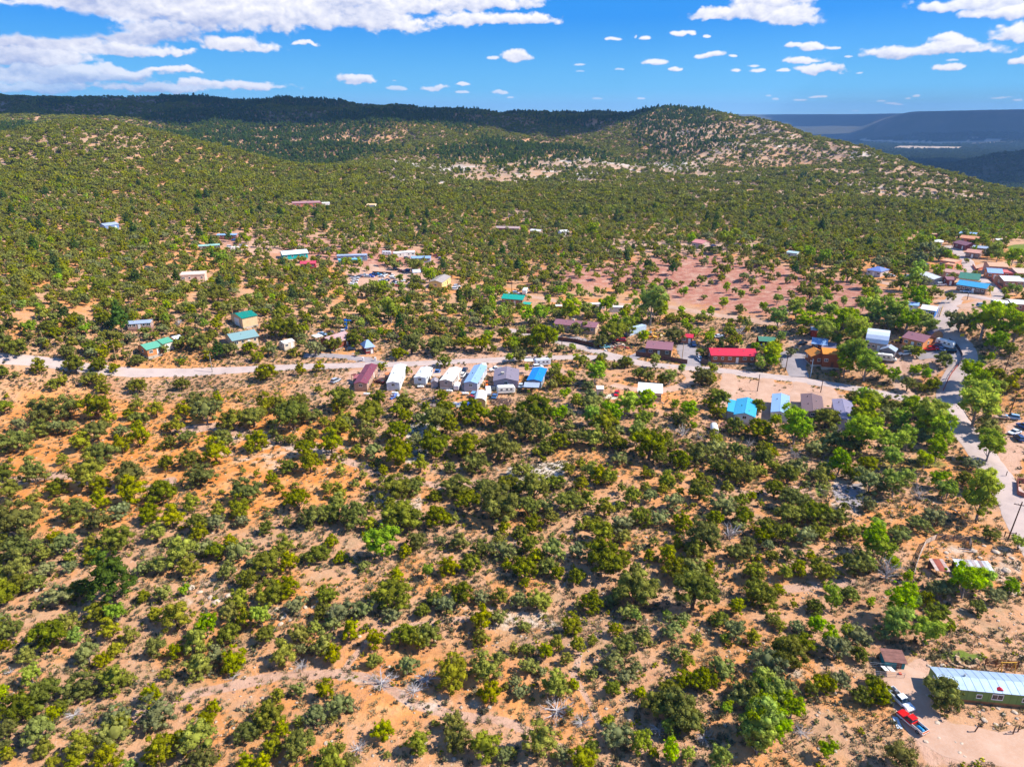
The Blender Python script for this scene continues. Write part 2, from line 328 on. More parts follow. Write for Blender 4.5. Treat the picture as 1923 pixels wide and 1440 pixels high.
col = t.mix(t.math('MULTIPLY', t.ramp(ns, (.60, 0), (.68, 1)), .55), col, (.13, .10, .07, 1))  # twigs, litter
col = t.mix(t.math('MULTIPLY', t.ramp(t.noise(2.7, 3, pos, .5), (.62, 0), (.70, 1)), .5), col, (.20, .19, .085, 1))
bmp = t.math('ADD', nf, t.math('MULTIPLY', ns, .5))
M_GROUND = t.fin(col, .95, spec=.1, bump=bmp, bstr=.6, bdist=.35)
TRAILS = [([(150,1410),(240,1350),(330,1310),(430,1288),(540,1268),(640,1262),(700,1275),(770,1318),(850,1342),(930,1352),(1010,1380),(1100,1430)], 11), ([(1050,900),(990,912),(900,905),(820,912),(740,900),(650,862),(560,838),(470,812),(400,800),(330,815)], 9), ([(640,1270),(660,1240),(690,1205),(740,1180),(830,1165),(900,1160)], 7), ([(1130,1180),(1090,1215),(1080,1270),(1110,1320),(1150,1400)], 7), ([(0,905),(120,890),(230,925),(330,905)], 8), ([(1330,860),(1400,930),(1500,920),(1560,960)], 7), ([(1440,1110),(1520,1100),(1600,1095)], 9)]
def trail_mask(px, py):
    m = np.zeros(px.shape)
    for pts, w in TRAILS:
        b = (px > min(p[0] for p in pts) - 40) & (px < max(p[0] for p in pts) + 40) & (py > min(p[1] for p in pts) - 40) & (py < max(p[1] for p in pts) + 40); i = np.nonzero(b)[0]; d = np.full(len(i), 1e9)
        for (x1, y1), (x2, y2) in zip(pts[:-1], pts[1:]):
            L2 = (x2 - x1) ** 2 + (y2 - y1) ** 2; t_ = np.clip(((px[i] - x1) * (x2 - x1) + (py[i] - y1) * (y2 - y1)) / L2, 0, 1); d = np.minimum(d, np.hypot(px[i] - x1 - t_ * (x2 - x1), py[i] - y1 - t_ * (y2 - y1)))
        m[i] = np.maximum(m[i], (1 - sstep(w * .35, w * 1.5, d)) * .85)
    return m
def build_ground():
    me = grid_mesh('ground', V, len(AZ), len(RG), M_GROUND, wrap=True)
    px, py, zc = proj(V[:, 0], V[:, 1], V[:, 2]); ok = V[:, 1] > 5
    r = np.hypot(V[:, 0], V[:, 1])
    jx = fbm(V[:, 0] / 7, V[:, 1] / 7, 3, 41) * 10; jy = fbm(V[:, 0] / 7, V[:, 1] / 7, 3, 57) * 6; nj = np.clip(200 / np.maximum(r, 60), .2, 1)
    px = np.where(ok, px + jx * nj, -999); py = np.where(ok, py + jy * nj, -999)
    pale = zone(Z_PALE, px, py) * .9
    u = px
    nz = fbm(V[:, 0] / 28, V[:, 1] / 28, 4, 77); nz2 = fbm(V[:, 0] / 90, V[:, 1] / 90, 3, 78)
    w = np.zeros(len(V))
    w = np.maximum(w, sstep(640, 760, u) * (1 - sstep(1300, 1500, u)) * sstep(285, 300, py) * (1 - sstep(338, 360, py)) * 1.0)
    w = np.maximum(w, sstep(1150, 1300, u) * sstep(200, 230, py) * (1 - sstep(400, 450, py)) * .75)
    w = np.maximum(w, (1 - sstep(240, 360, u)) * sstep(215, 230, py) * (1 - sstep(300, 340, py)) * .6)
    w = np.maximum(w, .35 * (1 - sstep(450, 480, py)))
    led = np.clip(w * (.85 + .5 * nz2), 0, 1) * (r > 450) * (r < 3200)
    def soft(m, n):
        m = m.reshape(len(AZ), len(RG)); k_ = np.hanning(n + 2)[1:-1]; k_ /= k_.sum()
        for ax in (0, 1): m = np.apply_along_axis(lambda c: np.convolve(np.pad(c, n // 2, mode='edge'), k_, 'valid'), ax, m)
        return m.ravel()
    _zone = zone
    def zoneS(Z, px, py, n=9): return soft(_zone(Z, px, py), n)
    A = np.ones((len(V), 4), np.float32); A[:, 0] = zoneS(Z_ORANGE, px, py, 41) * .95; A[:, 1] = soft(pale, 5); A[:, 3] = soft(led, 9); A[:, 2] = zoneS(Z_RED, px, py, 31) * .8
    B = np.ones((len(V), 4), np.float32); B[:, 0] = np.maximum(zoneS(Z_DIRT, px, py, 9), trail_mask(px, py)); B[:, 1] = zoneS(Z_GREEN, px, py, 5); B[:, 2] = zoneS(Z_GRAVEL, px, py, 3)
    C = np.ones((len(V), 4), np.float32); C[:, 0] = sstep(1700, 2600, r) * .95; C[:, 1] = zone(Z_FIELD, px, py); C[:, 2] = sstep(6900, 7100, r + 0 * r) * .3 * (u > 1640)
    for n, a in (('zoneA', A), ('zoneB', B), ('zoneC', C)):
        at = me.color_attributes.new(n, 'FLOAT_COLOR', 'POINT'); at.data.foreach_set('color', a.ravel())
    o = bpy.data.objects.new('ground', me); COL.objects.link(o); o['kind'] = 'structure'; return o
build_ground()

# ------------------------------------------------------------------ roads, draped
def strip(name, pts, width, mat, lift=.12, wob=.5):
    P = cast([p[0] for p in pts], [p[1] for p in pts])[:, :2]
    d = np.concatenate([[0], np.cumsum(np.hypot(*np.diff(P, axis=0).T))]); n = max(8, int(d[-1] / 2.0)); s = np.linspace(0, d[-1], n)
    cx = np.interp(s, d, P[:, 0]); cy = np.interp(s, d, P[:, 1])
    k_ = np.hanning(9); k_ /= k_.sum()
    if n > 20:
        cx = np.convolve(np.pad(cx, 4, 'reflect', reflect_type='odd'), k_, 'valid'); cy = np.convolve(np.pad(cy, 4, 'reflect', reflect_type='odd'), k_, 'valid')
    tx = np.gradient(cx); ty = np.gradient(cy); L = np.hypot(tx, ty); nx = -ty / L; ny = tx / L
    m = 7; vs = []
    for i in range(n):
        for j in range(m):
            f = (j / (m - 1) - .5) * width; e = wob * (vn(np.array([s[i] * .35]), np.array([j * 3.1]), 5)[0] - .5) if j in (0, m - 1) else 0
            vs.append((cx[i] + nx[i] * (f + e), cy[i] + ny[i] * (f + e)))
    vs = np.array(vs); z = height(vs[:, 0], vs[:, 1])
    zz = z.reshape(n, m); lf = np.full((n, m), lift); lf[:, 0] = lf[:, -1] = lift * .2
    Vv = np.column_stack([vs, (zz + lf).ravel()])
    me = grid_mesh(name, Vv, n, m, mat); o = bpy.data.objects.new(name, me); COL.objects.link(o); o['kind'] = 'structure'
    ROADPTS.extend([(a, b, width / 2) for a, b in zip(cx[::2], cy[::2])]); return o
def roadmat(name, a, b, c):
    t = NT(name); pos = t.n('NewGeometry').outputs['Position']; n1 = t.noise(.25, 5, pos); n2 = t.noise(2.5, 4, pos, .7)
    col = t.ramp(n1, (.3, a), (.55, b), (.75, c)); col = t.mix(t.math('MULTIPLY', t.ramp(n2, (.45, 0), (.7, 1)), .35), col, (.55, .42, .34, 1))
    return t.fin(col, .9, spec=.2, bump=n2, bstr=.3, bdist=.05)
M_ROAD = roadmat('worn_asphalt', (.40, .31, .28, 1), (.49, .385, .345, 1), (.54, .41, .36, 1))
M_TRACK = roadmat('packed_dirt', (.44, .255, .165, 1), (.52, .32, .22, 1), (.57, .38, .28, 1))
M_SAND = roadmat('sandy_trail', (.56, .29, .13, 1), (.62, .38, .22, 1), (.66, .46, .32, 1))
M_GRAV = roadmat('grey_gravel', (.27, .235, .24, 1), (.33, .285, .29, 1), (.38, .33, .32, 1))
strip('road', [(-60,668),(0,673),(60,677),(130,686),(234,699),(330,700),(400,697),(480,693),(560,689),(650,687),(720,685),(800,682),(850,679),(921,677),(960,674),(1010,672),(1075,671),(1130,671),(1170,674),(1200,682),(1240,687),(1292,691),(1331,694),(1378,699),(1433,706),(1495,712),(1542,720),(1596,728),(1634,735),(1687,745),(1732,757),(1775,768)], 5.7, M_ROAD)
strip('road', [(954,620),(975,623),(996,628),(1032,636),(1084,650),(1136,664),(1175,675)], 5.4, M_ROAD, lift=.15)
strip('road', [(1990,1100),(1955,1040),(1923,985),(1905,945),(1880,905),(1855,868),(1835,838),(1815,815),(1797,790),(1783,765),(1781,748),(1787,725),(1796,704),(1810,686),(1817,668),(1806,648),(1786,632),(1772,619),(1772,601),(1776,584),(1789,564)], 7.4, M_ROAD, lift=.18)
strip('road', [(1776,590),(1789,562),(1797,553),(1820,554),(1843,559),(1865,565),(1879,560),(1874,548),(1860,538),(1845,527),(1827,518),(1822,507),(1816,491),(1806,480),(1795,470),(1780,462)], 5.6, M_ROAD, lift=.21)
strip('dirt_track', [(1795,576),(1820,574),(1853,567),(1872,561)], 6.5, M_TRACK, lift=.16)
strip('dirt_track', [(1797,554),(1785,546),(1760,545),(1736,543),(1700,538),(1682,535),(1658,531),(1630,524),(1600,519)], 5.0, M_TRACK)
strip('dirt_track', [(1822,505),(1850,497),(1882,494),(1923,492)], 4.5, M_TRACK)
strip('dirt_track', [(992,556),(1018,560),(1045,566),(1085,569),(1123,571),(1180,572),(1230,574),(1266,577),(1300,584),(1340,591),(1383,597),(1433,606),(1470,612)], 5.5, M_TRACK)
strip('dirt_track', [(1126,454),(1150,456),(1175,458),(1240,462),(1292,464),(1358,463),(1425,469),(1480,476)], 6, M_TRACK)
strip('dirt_track', [(700,496),(705,508),(715,514),(745,516),(790,517),(830,514)], 5, M_TRACK)
strip('dirt_track', [(1255,688),(1290,700),(1305,712),(1290,722),(1265,730),(1240,736),(1180,730),(1150,722)], 4.2, M_TRACK)
strip('dirt_track', [(1980,1408),(1923,1405),(1860,1400),(1800,1393),(1745,1370),(1718,1330),(1705,1290),(1715,1255)], 6.5, M_TRACK, lift=.1, wob=2)
strip('driveway', [(1370,700),(1368,725),(1362,750),(1365,785)], 5.5, M_TRACK, lift=.1, wob=1.5)
strip('driveway', [(1442,708),(1436,730),(1432,755),(1428,790)], 5.5, M_TRACK, lift=.1, wob=1.5)
strip('driveway', [(1505,715),(1503,735),(1495,755),(1492,785)], 5.5, M_TRACK, lift=.1, wob=1.5)
strip('driveway', [(1553,724),(1556,745),(1560,765),(1562,790)], 5.0, M_TRACK, lift=.1, wob=1.5)
strip('driveway', [(1801,695),(1795,680),(1788,668),(1775,662),(1755,663),(1720,668)], 5.5, M_GRAV, lift=.14)
strip('driveway', [(1240,352),(1222,362),(1205,370),(1190,378)], 5, M_TRACK)
strip('driveway', [(1735,757),(1700,735),(1685,712),(1680,690),(1672,670)], 4.5, M_TRACK, lift=.1)
strip('driveway', [(720,684),(690,676),(655,670),(600,667),(570,668)], 4.0, M_GRAV, lift=.14)
strip('driveway', [(1500,708),(1497,695),(1490,680),(1487,664)], 7, M_GRAV, lift=.14)
strip('driveway', [(1300,688),(1297,675),(1290,660),(1287,648)], 7, M_GRAV, lift=.14)

# ------------------------------------------------------------------ sky: daylight plus cloud cover painted from noise
SKYC = [(400,18,440,52,1),(640,42,190,24,1),(250,62,120,30,.9),(90,78,110,30,.95),(430,84,86,15,1),(200,92,120,18,.9),(300,100,55,9,.9),(50,108,100,22,.9),(240,140,70,10,.8),(110,142,160,20,.75),(425,161,125,9,.9),(300,166,130,10,.75),(60,165,80,12,.6),(320,135,46,7,1),(570,84,32,5,.9),
 (900,6,135,20,1),(965,38,85,13,1),(890,38,52,12,1),(760,12,120,22,1),(700,30,90,22,1),(970,108,29,12,1),(926,110,11,3.5,.8),(662,151,44,9,1),(740,168,20,5,.6),(812,166,36,6,.8),(868,159,16,4,.9),(870,174,12,3,.7),(935,175,17,4,.7),(957,183,7,2,.6),
 (1153,73,20,4,.9),(1211,72,14,5,1),(1192,70,3,4,.6),(1228,119,20,6,1),(1268,131,15,4,.95),(1090,121,13,2.5,.6),(1090,134,10,2,.4),(1165,131,9,2,.5),(1285,63,26,6,1),(1329,69,7,3,.9),
 (1422,22,66,22,1),(1340,26,50,11,1),(1480,30,58,22,1),(1495,42,46,14,1),(1440,4,80,20,1),(1335,104,26,6,1),(1376,106,9,3,.9),(1385,132,14,4,1),(1417,124,14,3,.8),(1420,133,18,4,.9),(1487,88,22,5,.9),(1526,91,24,7,1),(1562,91,14,3,.8),(1505,117,50,7,1),(1468,134,13,4,.9),(1545,133,46,8,1),(1612,138,8,2,.6),(1595,107,9,2,.7),
 (1750,98,116,11,1),(1775,72,28,8,1),(1785,88,62,14,1),(1782,128,24,6,1),(1790,114,10,2,.6),(1860,8,110,14,.9),(1758,16,36,11,.9),(1845,28,35,11,1),(1905,26,48,17,1),(1905,65,40,16,1),(1915,115,20,7,1),
 (1444,180,6,2,.5),(1458,187,7,2.5,.6),(1500,188,14,2,.6),(1533,183,15,2.5,.7),(1205,185,9,2.5,.7),(1123,185,11,2.5,.4),(1655,191,8,2,.5),(1675,196,18,2.2,.6),(1705,185,6,2,.5),(1720,181,6,2,.6),(1880,183,22,2,.5),(1912,189,10,2,.6),(1605,209,10,1.5,.3),(740,152,4,1.5,.3)]
def dirs(px, py):
    dx = px - CX; d = CY - py; fh = FPX * math.cos(PITCH) + d * math.sin(PITCH); v = d * math.cos(PITCH) - FPX * math.sin(PITCH)
    return math.atan2(dx, fh), math.atan2(v, math.hypot(dx, fh))
def cloud_layer(az0, az1, el0, el1, W, H, front):
    az = az0 + (np.arange(W) + .5) / W * (az1 - az0); el = el0 + (np.arange(H) + .5) / H * (el1 - el0)
    Az, El = np.meshgrid(az, el); F = np.full(Az.shape, -1.5, np.float32); Hh = np.full(Az.shape, .5, np.float32); D = np.zeros(Az.shape, np.float32)
    lst = [(dirs(x, y) + (rx / 1376., ry / 1376., w)) for x, y, rx, ry, w in SKYC] if front else []
    g = random.Random(5)
    if not front:
        for _ in range(260):
            e = R(6) + (R(44) - R(6)) * g.random() ** 1.1; s = (.02 + .10 * g.random() ** 2) * (.4 + e * 1.6)
            lst.append((g.uniform(-math.pi, math.pi), e, s * 1.6, s * .42, g.uniform(.7, 1)))
    else:
        for _ in range(46):
            e = g.uniform(R(8.5), R(24)); s = (.02 + .08 * g.random() ** 2)
            lst.append((g.uniform(-R(55), R(55)), e, s * 1.6, s * .45, g.uniform(.7, 1)))
        for _ in range(40):
            a = g.choice((-1, 1)) * g.uniform(R(36), R(57)); e = g.uniform(R(1.5), R(8)); s = (.008 + .05 * g.random() ** 2)
            lst.append((a, e, s * 1.8, s * .35, g.uniform(.6, 1)))
    wx = fbm(Az * 38, El * 60, 4, 51) * .016 + fbm(Az * 150, El * 200, 3, 52) * .004; wy = fbm(Az * 45, El * 60, 4, 61) * .006 + fbm(Az * 150, El * 200, 3, 62) * .0022
    for a, e, rx, ry, w in lst:
        k_ = min(1.0, max(.25, rx / .03))
        ia = np.nonzero(np.abs(az - a) < rx * 1.6)[0]; ie = np.nonzero(np.abs(el - e) < ry * 2.2)[0]
        if len(ia) == 0 or len(ie) == 0: continue
        s = np.s_[ie[0]:ie[-1] + 1, ia[0]:ia[-1] + 1]
        dy = (El[s] - e + wy[s] * k_) / ry; dx = (Az[s] - a + wx[s] * k_) / rx; dyy = np.where(dy < 0, dy * 1.5, dy * .9)
        f = (1 - dx * dx - dyy * dyy); f = np.where(f > 0, f, f * .8)
        up = f > F[s]; Hh[s] = np.where(up, dy * .5 + .5, Hh[s]); D[s] = np.where(up, w, D[s]); F[s] = np.maximum(F[s], f)
    sx = 1 if front else .5
    b1 = 1 - np.abs(fbm(Az * 24 + wx * 30, El * 46 + wy * 60, 5, 3, .5)) * 3.2; b2 = fbm(Az * 120, El * 190, 4, 9, .6)
    n = (b1 - .35) * .34 + b2 * .5 + fbm(Az * 15, El * 40, 3, 14) * .55
    Fn = F + n * (.80 - .30 * np.clip(F, 0, 1))
    al = sstep(.0, .60, Fn) * np.clip(D + .05, 0, 1)
    ky = max(1, int(.0042 / (el[1] - el[0]))); kx = max(1, int(.003 / (az[1] - az[0])))
    g1 = Fn - np.roll(Fn, (-ky, -kx), (0, 1)); n2 = n - np.roll(n, (-ky * 2, -kx * 2), (0, 1))
    sh = np.clip(.40 + Hh * .55 + g1 * .35 + n2 * .38, 0, 1)  # sunlit upper right and shaded undersides put into the cloud colour
    thick = fbm(Az * 10, El * 30, 4, 31)
    sh = np.clip(sh - .35 * sstep(-.1, .35, thick) * (sstep(R(-7), R(-14), Az) if front else 1), 0.05, 1)
    if front:                                           # blue gap in the bank, upper left
        for hx, hy, hrx, hry in ((60, 42, 125, 22), (0, 30, 60, 16)):
            a, e = dirs(hx, hy); q = 1 - ((Az - a) / (hrx / 1376)) ** 2 - ((El - e) / (hry / 1376)) ** 2
            al *= 1 - sstep(-.25, .35, q + n * .7)
        fade = sstep(0, R(3), Az - az0) * sstep(0, R(3), az1 - Az) * sstep(0, R(2), el1 - El); al *= fade
    else:
        infr = (np.abs(Az) < R(55.5)) & (El < R(23.5)); al = np.where(infr, 0, al)
    img = np.empty((H, W, 4), np.float32)
    lo = np.array([.40, .47, .72]); hi = np.array([1.0, .98, 1.0])
    for c in range(3): img[..., c] = lo[c] + (hi[c] - lo[c]) * sh
    img[..., 3] = al
    im = bpy.data.images.new('sky_clouds_' + ('ahead' if front else 'around'), W, H, alpha=True, float_buffer=True)
    im.colorspace_settings.name = 'Non-Color'; im.pixels.foreach_set(img.ravel()); im.pack(); return im
W_ = bpy.data.worlds.new('World'); SC.world = W_; W_.use_nodes = True; wt = W_.node_tree; wt.nodes.clear()
s = NT.__new__(NT); s.t = wt
out = s.n('OutputWorld'); bg = s.n('Background', ins={'Strength': .1}); s.put(out, 'Surface', bg)
sky = s.n('TexSky'); sky.sky_type = 'NISHITA'; sky.sun_disc = False; sky.sun_elevation = SUN_EL; sky.sun_rotation = SUN_AZ; sky.altitude = 2000; sky.air_density = 1.0; sky.dust_density = .25; sky.ozone_density = 2.5
tc = s.n('TexCoord'); sp = s.n('SeparateXYZ', ins={0: tc.outputs['Generated']})
azn = s.math('ARCTAN2', sp.outputs[0], sp.outputs[1]); eln = s.math('ARCSINE', sp.outputs[2])
grad = s.ramp(eln, (0.0, (1.7, 3.5, 4.7, 1)), (.035, (.6, 2.7, 4.7, 1)), (.12, (.0, 1.45, 4.5, 1)), (.6, (.05, .95, 3.3, 1)))
cur = s.mix(.93, sky.outputs[0], grad)
for (a0, a1, e0, e1, W, H, fr) in ((-math.pi, math.pi, R(-2), R(46), 2048, 280, False), (-R(58), R(58), R(-1), R(26), 3200, 760, True)):
    im = cloud_layer(a0, a1, e0, e1, W, H, fr)
    uu = s.math('DIVIDE', s.math('SUBTRACT', azn, a0), a1 - a0); vv = s.math('DIVIDE', s.math('SUBTRACT', eln, e0), e1 - e0)
    cb_ = s.n('CombineXYZ', ins={0: uu, 1: vv}); ti = s.n('TexImage', extension='CLIP', interpolation='Cubic' if fr else 'Linear'); ti.image = im; s.put(ti, 'Vector', cb_)
    sc2 = s.n('VectorMath', operation='SCALE'); s.put(sc2, 0, ti.outputs['Color']); sc2.inputs['Scale'].default_value = 5.4
    cur = s.mix(ti.outputs['Alpha'], cur, sc2.outputs[0])
s.put(bg, 'Color', cur)

# ------------------------------------------------------------------ cumulus overhead, beyond the top of the frame, shading the far ridges and the mesa
t = NT('cloud_body'); M_CLOUD = t.fin((.9, .9, .92, 1), 1, spec=0)
def cloud(x, y, z, rx, ry, seed):
    bm = bmesh.new(); bmesh.ops.create_icosphere(bm, subdivisions=5, radius=1)
    co = np.array([v.co[:] for v in bm.verts]); a = co * 2.2 + seed * 7
    n = fbm(a[:, 0] + a[:, 2] * .7, a[:, 1] + a[:, 2] * .5, 5, seed, .6); f = 1 + n * .75
    co = co * f[:, None]; co[:, 2] = np.where(co[:, 2] < 0, co[:, 2] * .25, co[:, 2])
    for v, c in zip(bm.verts, co): v.co = c
    me = bpy.data.meshes.new('cloud'); bm.to_mesh(me); bm.free(); me.materials.append(M_CLOUD); me.polygons.foreach_set('use_smooth', [True] * len(me.polygons))
    o = bpy.data.objects.new('cloud', me); COL.objects.link(o); o.location = (x, y, z); o.scale = (rx, ry, min(rx, ry) * .45); o['kind'] = 'structure'
cloud(640, 1800, 1500, 960, 500, 1); cloud(1480, 1700, 1500, 150, 260, 5); cloud(3250, 2650, 1500, 800, 620, 2); cloud(6150, 6500, 1550, 2500, 1050, 3); cloud(6200, 9300, 1900, 900, 700, 4)  # last cloud is added, out of view, to darken the left mesa
# ------------------------------------------------------------------ crowns, trunks
def blob_mesh(name, V, F, mats, fm=None, smooth=False):
    me = bpy.data.meshes.new(name); V = np.asarray(V, np.float32); F = np.asarray(F, np.int32)
    k_ = F.shape[1]; me.vertices.add(len(V)); me.vertices.foreach_set('co', V.ravel())
    me.loops.add(F.size); me.loops.foreach_set('vertex_index', F.ravel()); me.polygons.add(len(F))
    me.polygons.foreach_set('loop_start', np.arange(0, F.size, k_, dtype=np.int32))
    for m in mats: me.materials.append(m)
    if fm is not None: me.polygons.foreach_set('material_index', np.asarray(fm, np.int32))
    me.update(); me.validate(); return me
def unit(g, n):
    v = g.normal(size=(n, 3)); return v / np.linalg.norm(v, axis=1, keepdims=True)
def leaves(g, cen, rad, per, size, squash=.8, cen0=None):
    """leaf-sized quads on the outside of many small clumps"""
    n = len(cen); d = unit(g, n * per).reshape(n, per, 3); d[..., 2] = d[..., 2] * .8 + .12
    d /= np.linalg.norm(d, axis=2, keepdims=True)
    rr = rad[:, None, None] * g.uniform(.72, 1.08, (n, per, 1)); p = cen[:, None] + d * rr * np.array([1, 1, squash])
    nn = d + g.normal(size=d.shape) * .30; nn /= np.linalg.norm(nn, axis=2, keepdims=True)
    p = p.reshape(-1, 3); nn = nn.reshape(-1, 3); a = np.cross(nn, unit(g, len(nn))); a /= np.linalg.norm(a, axis=1, keepdims=True); b = np.cross(nn, a)
    s_ = size * g.uniform(.6, 1.25, (len(p), 1)); w = g.uniform(.45, .9, (len(p), 1))
    q = np.stack([p - a * s_, p - b * s_ * w, p + a * s_, p + b * s_ * w], 1).reshape(-1, 3)
    return q, np.arange(len(q)).reshape(-1, 4)
def cores(cen, rad, k_=.78):
    oc = np.array([[1, 0, 0], [0, 1, 0], [-1, 0, 0], [0, -1, 0], [0, 0, .8], [0, 0, -.8]]); fc = [[0, 1, 4, 4], [1, 2, 4, 4], [2, 3, 4, 4], [3, 0, 4, 4], [1, 0, 5, 5], [2, 1, 5, 5], [3, 2, 5, 5], [0, 3, 5, 5]]
    fc = np.array([[0, 1, 4], [1, 2, 4], [2, 3, 4], [3, 0, 4], [1, 0, 5], [2, 1, 5], [3, 2, 5], [0, 3, 5]])
    return (cen[:, None] + oc * rad[:, None, None] * k_).reshape(-1, 3), (fc[None] + 6 * np.arange(len(cen))[:, None, None]).reshape(-1, 3)
def clumps(g, kind, n):
    """clump centres for a tree of unit crown radius; returns centres, radii, height of crown centre"""
    if kind == 'jun':      # rounded, dense, several domes reaching nearly to the ground
        lob = [(0, 0, .85, .78)] + [(math.cos(a) * .55, math.sin(a) * .55, z, q) for a, z, q in zip(np.arange(7) * .9 + g.uniform(0, 6), g.uniform(.42, 1.05, 7), g.uniform(.36, .52, 7))]
        zmin = .16
    elif kind == 'pin':    # looser, slightly conical, knobbly
        lob = [(0, 0, .75, .72), (g.uniform(-.2, .2), g.uniform(-.2, .2), 1.5, .48), (0, 0, 1.1, .62)] + [(math.cos(a) * .5, math.sin(a) * .5, z, q) for a, z, q in zip(np.arange(6) * 1.05 + g.uniform(0, 6), g.uniform(.38, 1.1, 6), g.uniform(.33, .48, 6))]
        zmin = .16
    elif kind == 'brt':    # tall broadleaf, billowing heads
        lob = [(0, 0, 1.5, .75), (0, 0, 1.0, .7)] + [(math.cos(a) * g.uniform(.35, .62), math.sin(a) * g.uniform(.35, .62), g.uniform(.85, 2.0), g.uniform(.32, .5)) for a in g.uniform(0, 6.28, 8)]
        zmin = .5
    elif kind == 'pon':    # tall conifer
        lob = [(g.uniform(-.15, .15), g.uniform(-.15, .15), z, .95 * (1 - (z - .6) / 2.6) ** .7) for z in np.linspace(.7, 2.9, 9)]; zmin = .55
    else:                  # silvery: broad and airy
        lob = [(0, 0, .7, .75)] + [(math.cos(a) * g.uniform(.4, .65), math.sin(a) * g.uniform(.4, .65), g.uniform(.5, .95), g.uniform(.34, .5)) for a in g.uniform(0, 6.28, 5)]
        zmin = .15
    C_ = []; R__ = []
    w = np.array([l[3] ** 2 for l in lob]); w /= w.sum()
    while len(C_) < n:
        l = lob[g.choice(len(lob), p=w)]; d = unit(g, 1)[0]; d[2] = abs(d[2]) * 1.0 if g.random() < .72 else d[2]
        p = np.array(l[:3]) + d * l[3] * g.uniform(.72, .98) * np.array([1, 1, .9])
        if p[2] < zmin: continue
        C_.append(p); R__.append(g.uniform(.17, .30) * (1.05 if kind == 'brt' else 1))
    for _ in range(n // 4):                # small sprays that break the outline
        d = unit(g, 1)[0]; l = lob[g.choice(len(lob), p=w)]; d[2] = d[2] * .8 + .15; p = np.array(l[:3]) + d * l[3] * g.uniform(1.05, 1.28)
        if p[2] > zmin: C_.append(p); R__.append(g.uniform(.07, .12))
    return np.array(C_), np.array(R__)
KM = {'jun': M_JUN, 'pin': M_PIN, 'brt': M_BRT, 'pon': M_PON, 'sil': M_SIL}
def crown_mesh(kind, seed, n=46, per=34, size=.052, mat=None, name=None):
    g = np.random.default_rng(seed * 13 + {'jun': 1, 'pin': 2, 'brt': 3, 'pon': 4, 'sil': 5}[kind] * 1000)
    c, r = clumps(g, kind, n); lv, lf = leaves(g, c, r, per, size, .85)
    cv, cf = cores(c, r, .80)
    big = np.array([[0, 0, c[:, 2].mean()]]); bv, bf = cores(big, np.array([.52]), 1.0); bv[:, 2] = c[:, 2].mean() + (bv[:, 2] - c[:, 2].mean()) * (1.1 if kind != 'pon' else 1.6)
    # all triangles: split leaf quads
    lt = np.concatenate([lf[:, [0, 1, 2]], lf[:, [0, 2, 3]]])
    Vv = np.concatenate([lv, cv, bv]); F = np.concatenate([lt, cf + len(lv), bf + len(lv) + len(cv)])
    return blob_mesh(name or {'jun': 'juniper', 'pin': 'pinyon', 'brt': 'broadleaf', 'pon': 'ponderosa', 'sil': 'silver'}[kind] + '_crown', Vv, F, [mat or KM[kind]])
def tube(pts, rad, seg=5):
    V_ = []; F = []
    for i, (p, r) in enumerate(zip(pts, rad)):
        p = Vector(p); d = (Vector(pts[min(i + 1, len(pts) - 1)]) - Vector(pts[max(i - 1, 0)])).normalized(); a = d.orthogonal().normalized(); b = d.cross(a)
        for k_ in range(seg): V_.append(tuple(p + (a * math.cos(6.2832 * k_ / seg) + b * math.sin(6.2832 * k_ / seg)) * r))
    for i in range(len(pts) - 1):
        for k_ in range(seg): k2 = (k_ + 1) % seg; F.append((i * seg + k_, i * seg + k2, (i + 1) * seg + k2)); F.append((i * seg + k_, (i + 1) * seg + k2, (i + 1) * seg + k_))
    return V_, F
def joinm(parts):
    V_ = []; F = []
    for v, f in parts:
        o = len(V_); V_ += list(v); F += [tuple(i + o for i in q) for q in f]
    return V_, F
def limbs(g, kind):
    P = []; top = {'jun': 1.0, 'pin': 1.3, 'brt': 1.5, 'pon': 2.7, 'sil': .8}[kind]; r0 = {'jun': .10, 'pin': .07, 'brt': .075, 'pon': .07, 'sil': .06}[kind]
    P.append(tube([(0, 0, -.25), (g.uniform(-.05, .05), g.uniform(-.05, .05), top * .45), (g.uniform(-.1, .1), g.uniform(-.1, .1), top)], [r0, r0 * .7, r0 * .25]))
    for _ in range({'jun': 5, 'pin': 3, 'brt': 6, 'pon': 2, 'sil': 7}[kind]):
        a = g.uniform(0, 6.28); z = g.uniform(.1, top * .5); L = g.uniform(.4, .75)
        P.append(tube([(0, 0, z), (math.cos(a) * L * .5, math.sin(a) * L * .5, z + .3), (math.cos(a) * L, math.sin(a) * L, z + .3 + L * .7)], [r0 * .45, r0 * .3, r0 * .1], 4))
    return joinm(P)
def trunk_mesh(kind, seed):
    g = np.random.default_rng(seed + 500); V_, F = limbs(g, kind)
    me = bpy.data.meshes.new('trunk'); me.from_pydata(V_, [], F); me.materials.append(M_BARK if kind in ('jun', 'pin', 'pon') else M_GREY); me.update(); return me
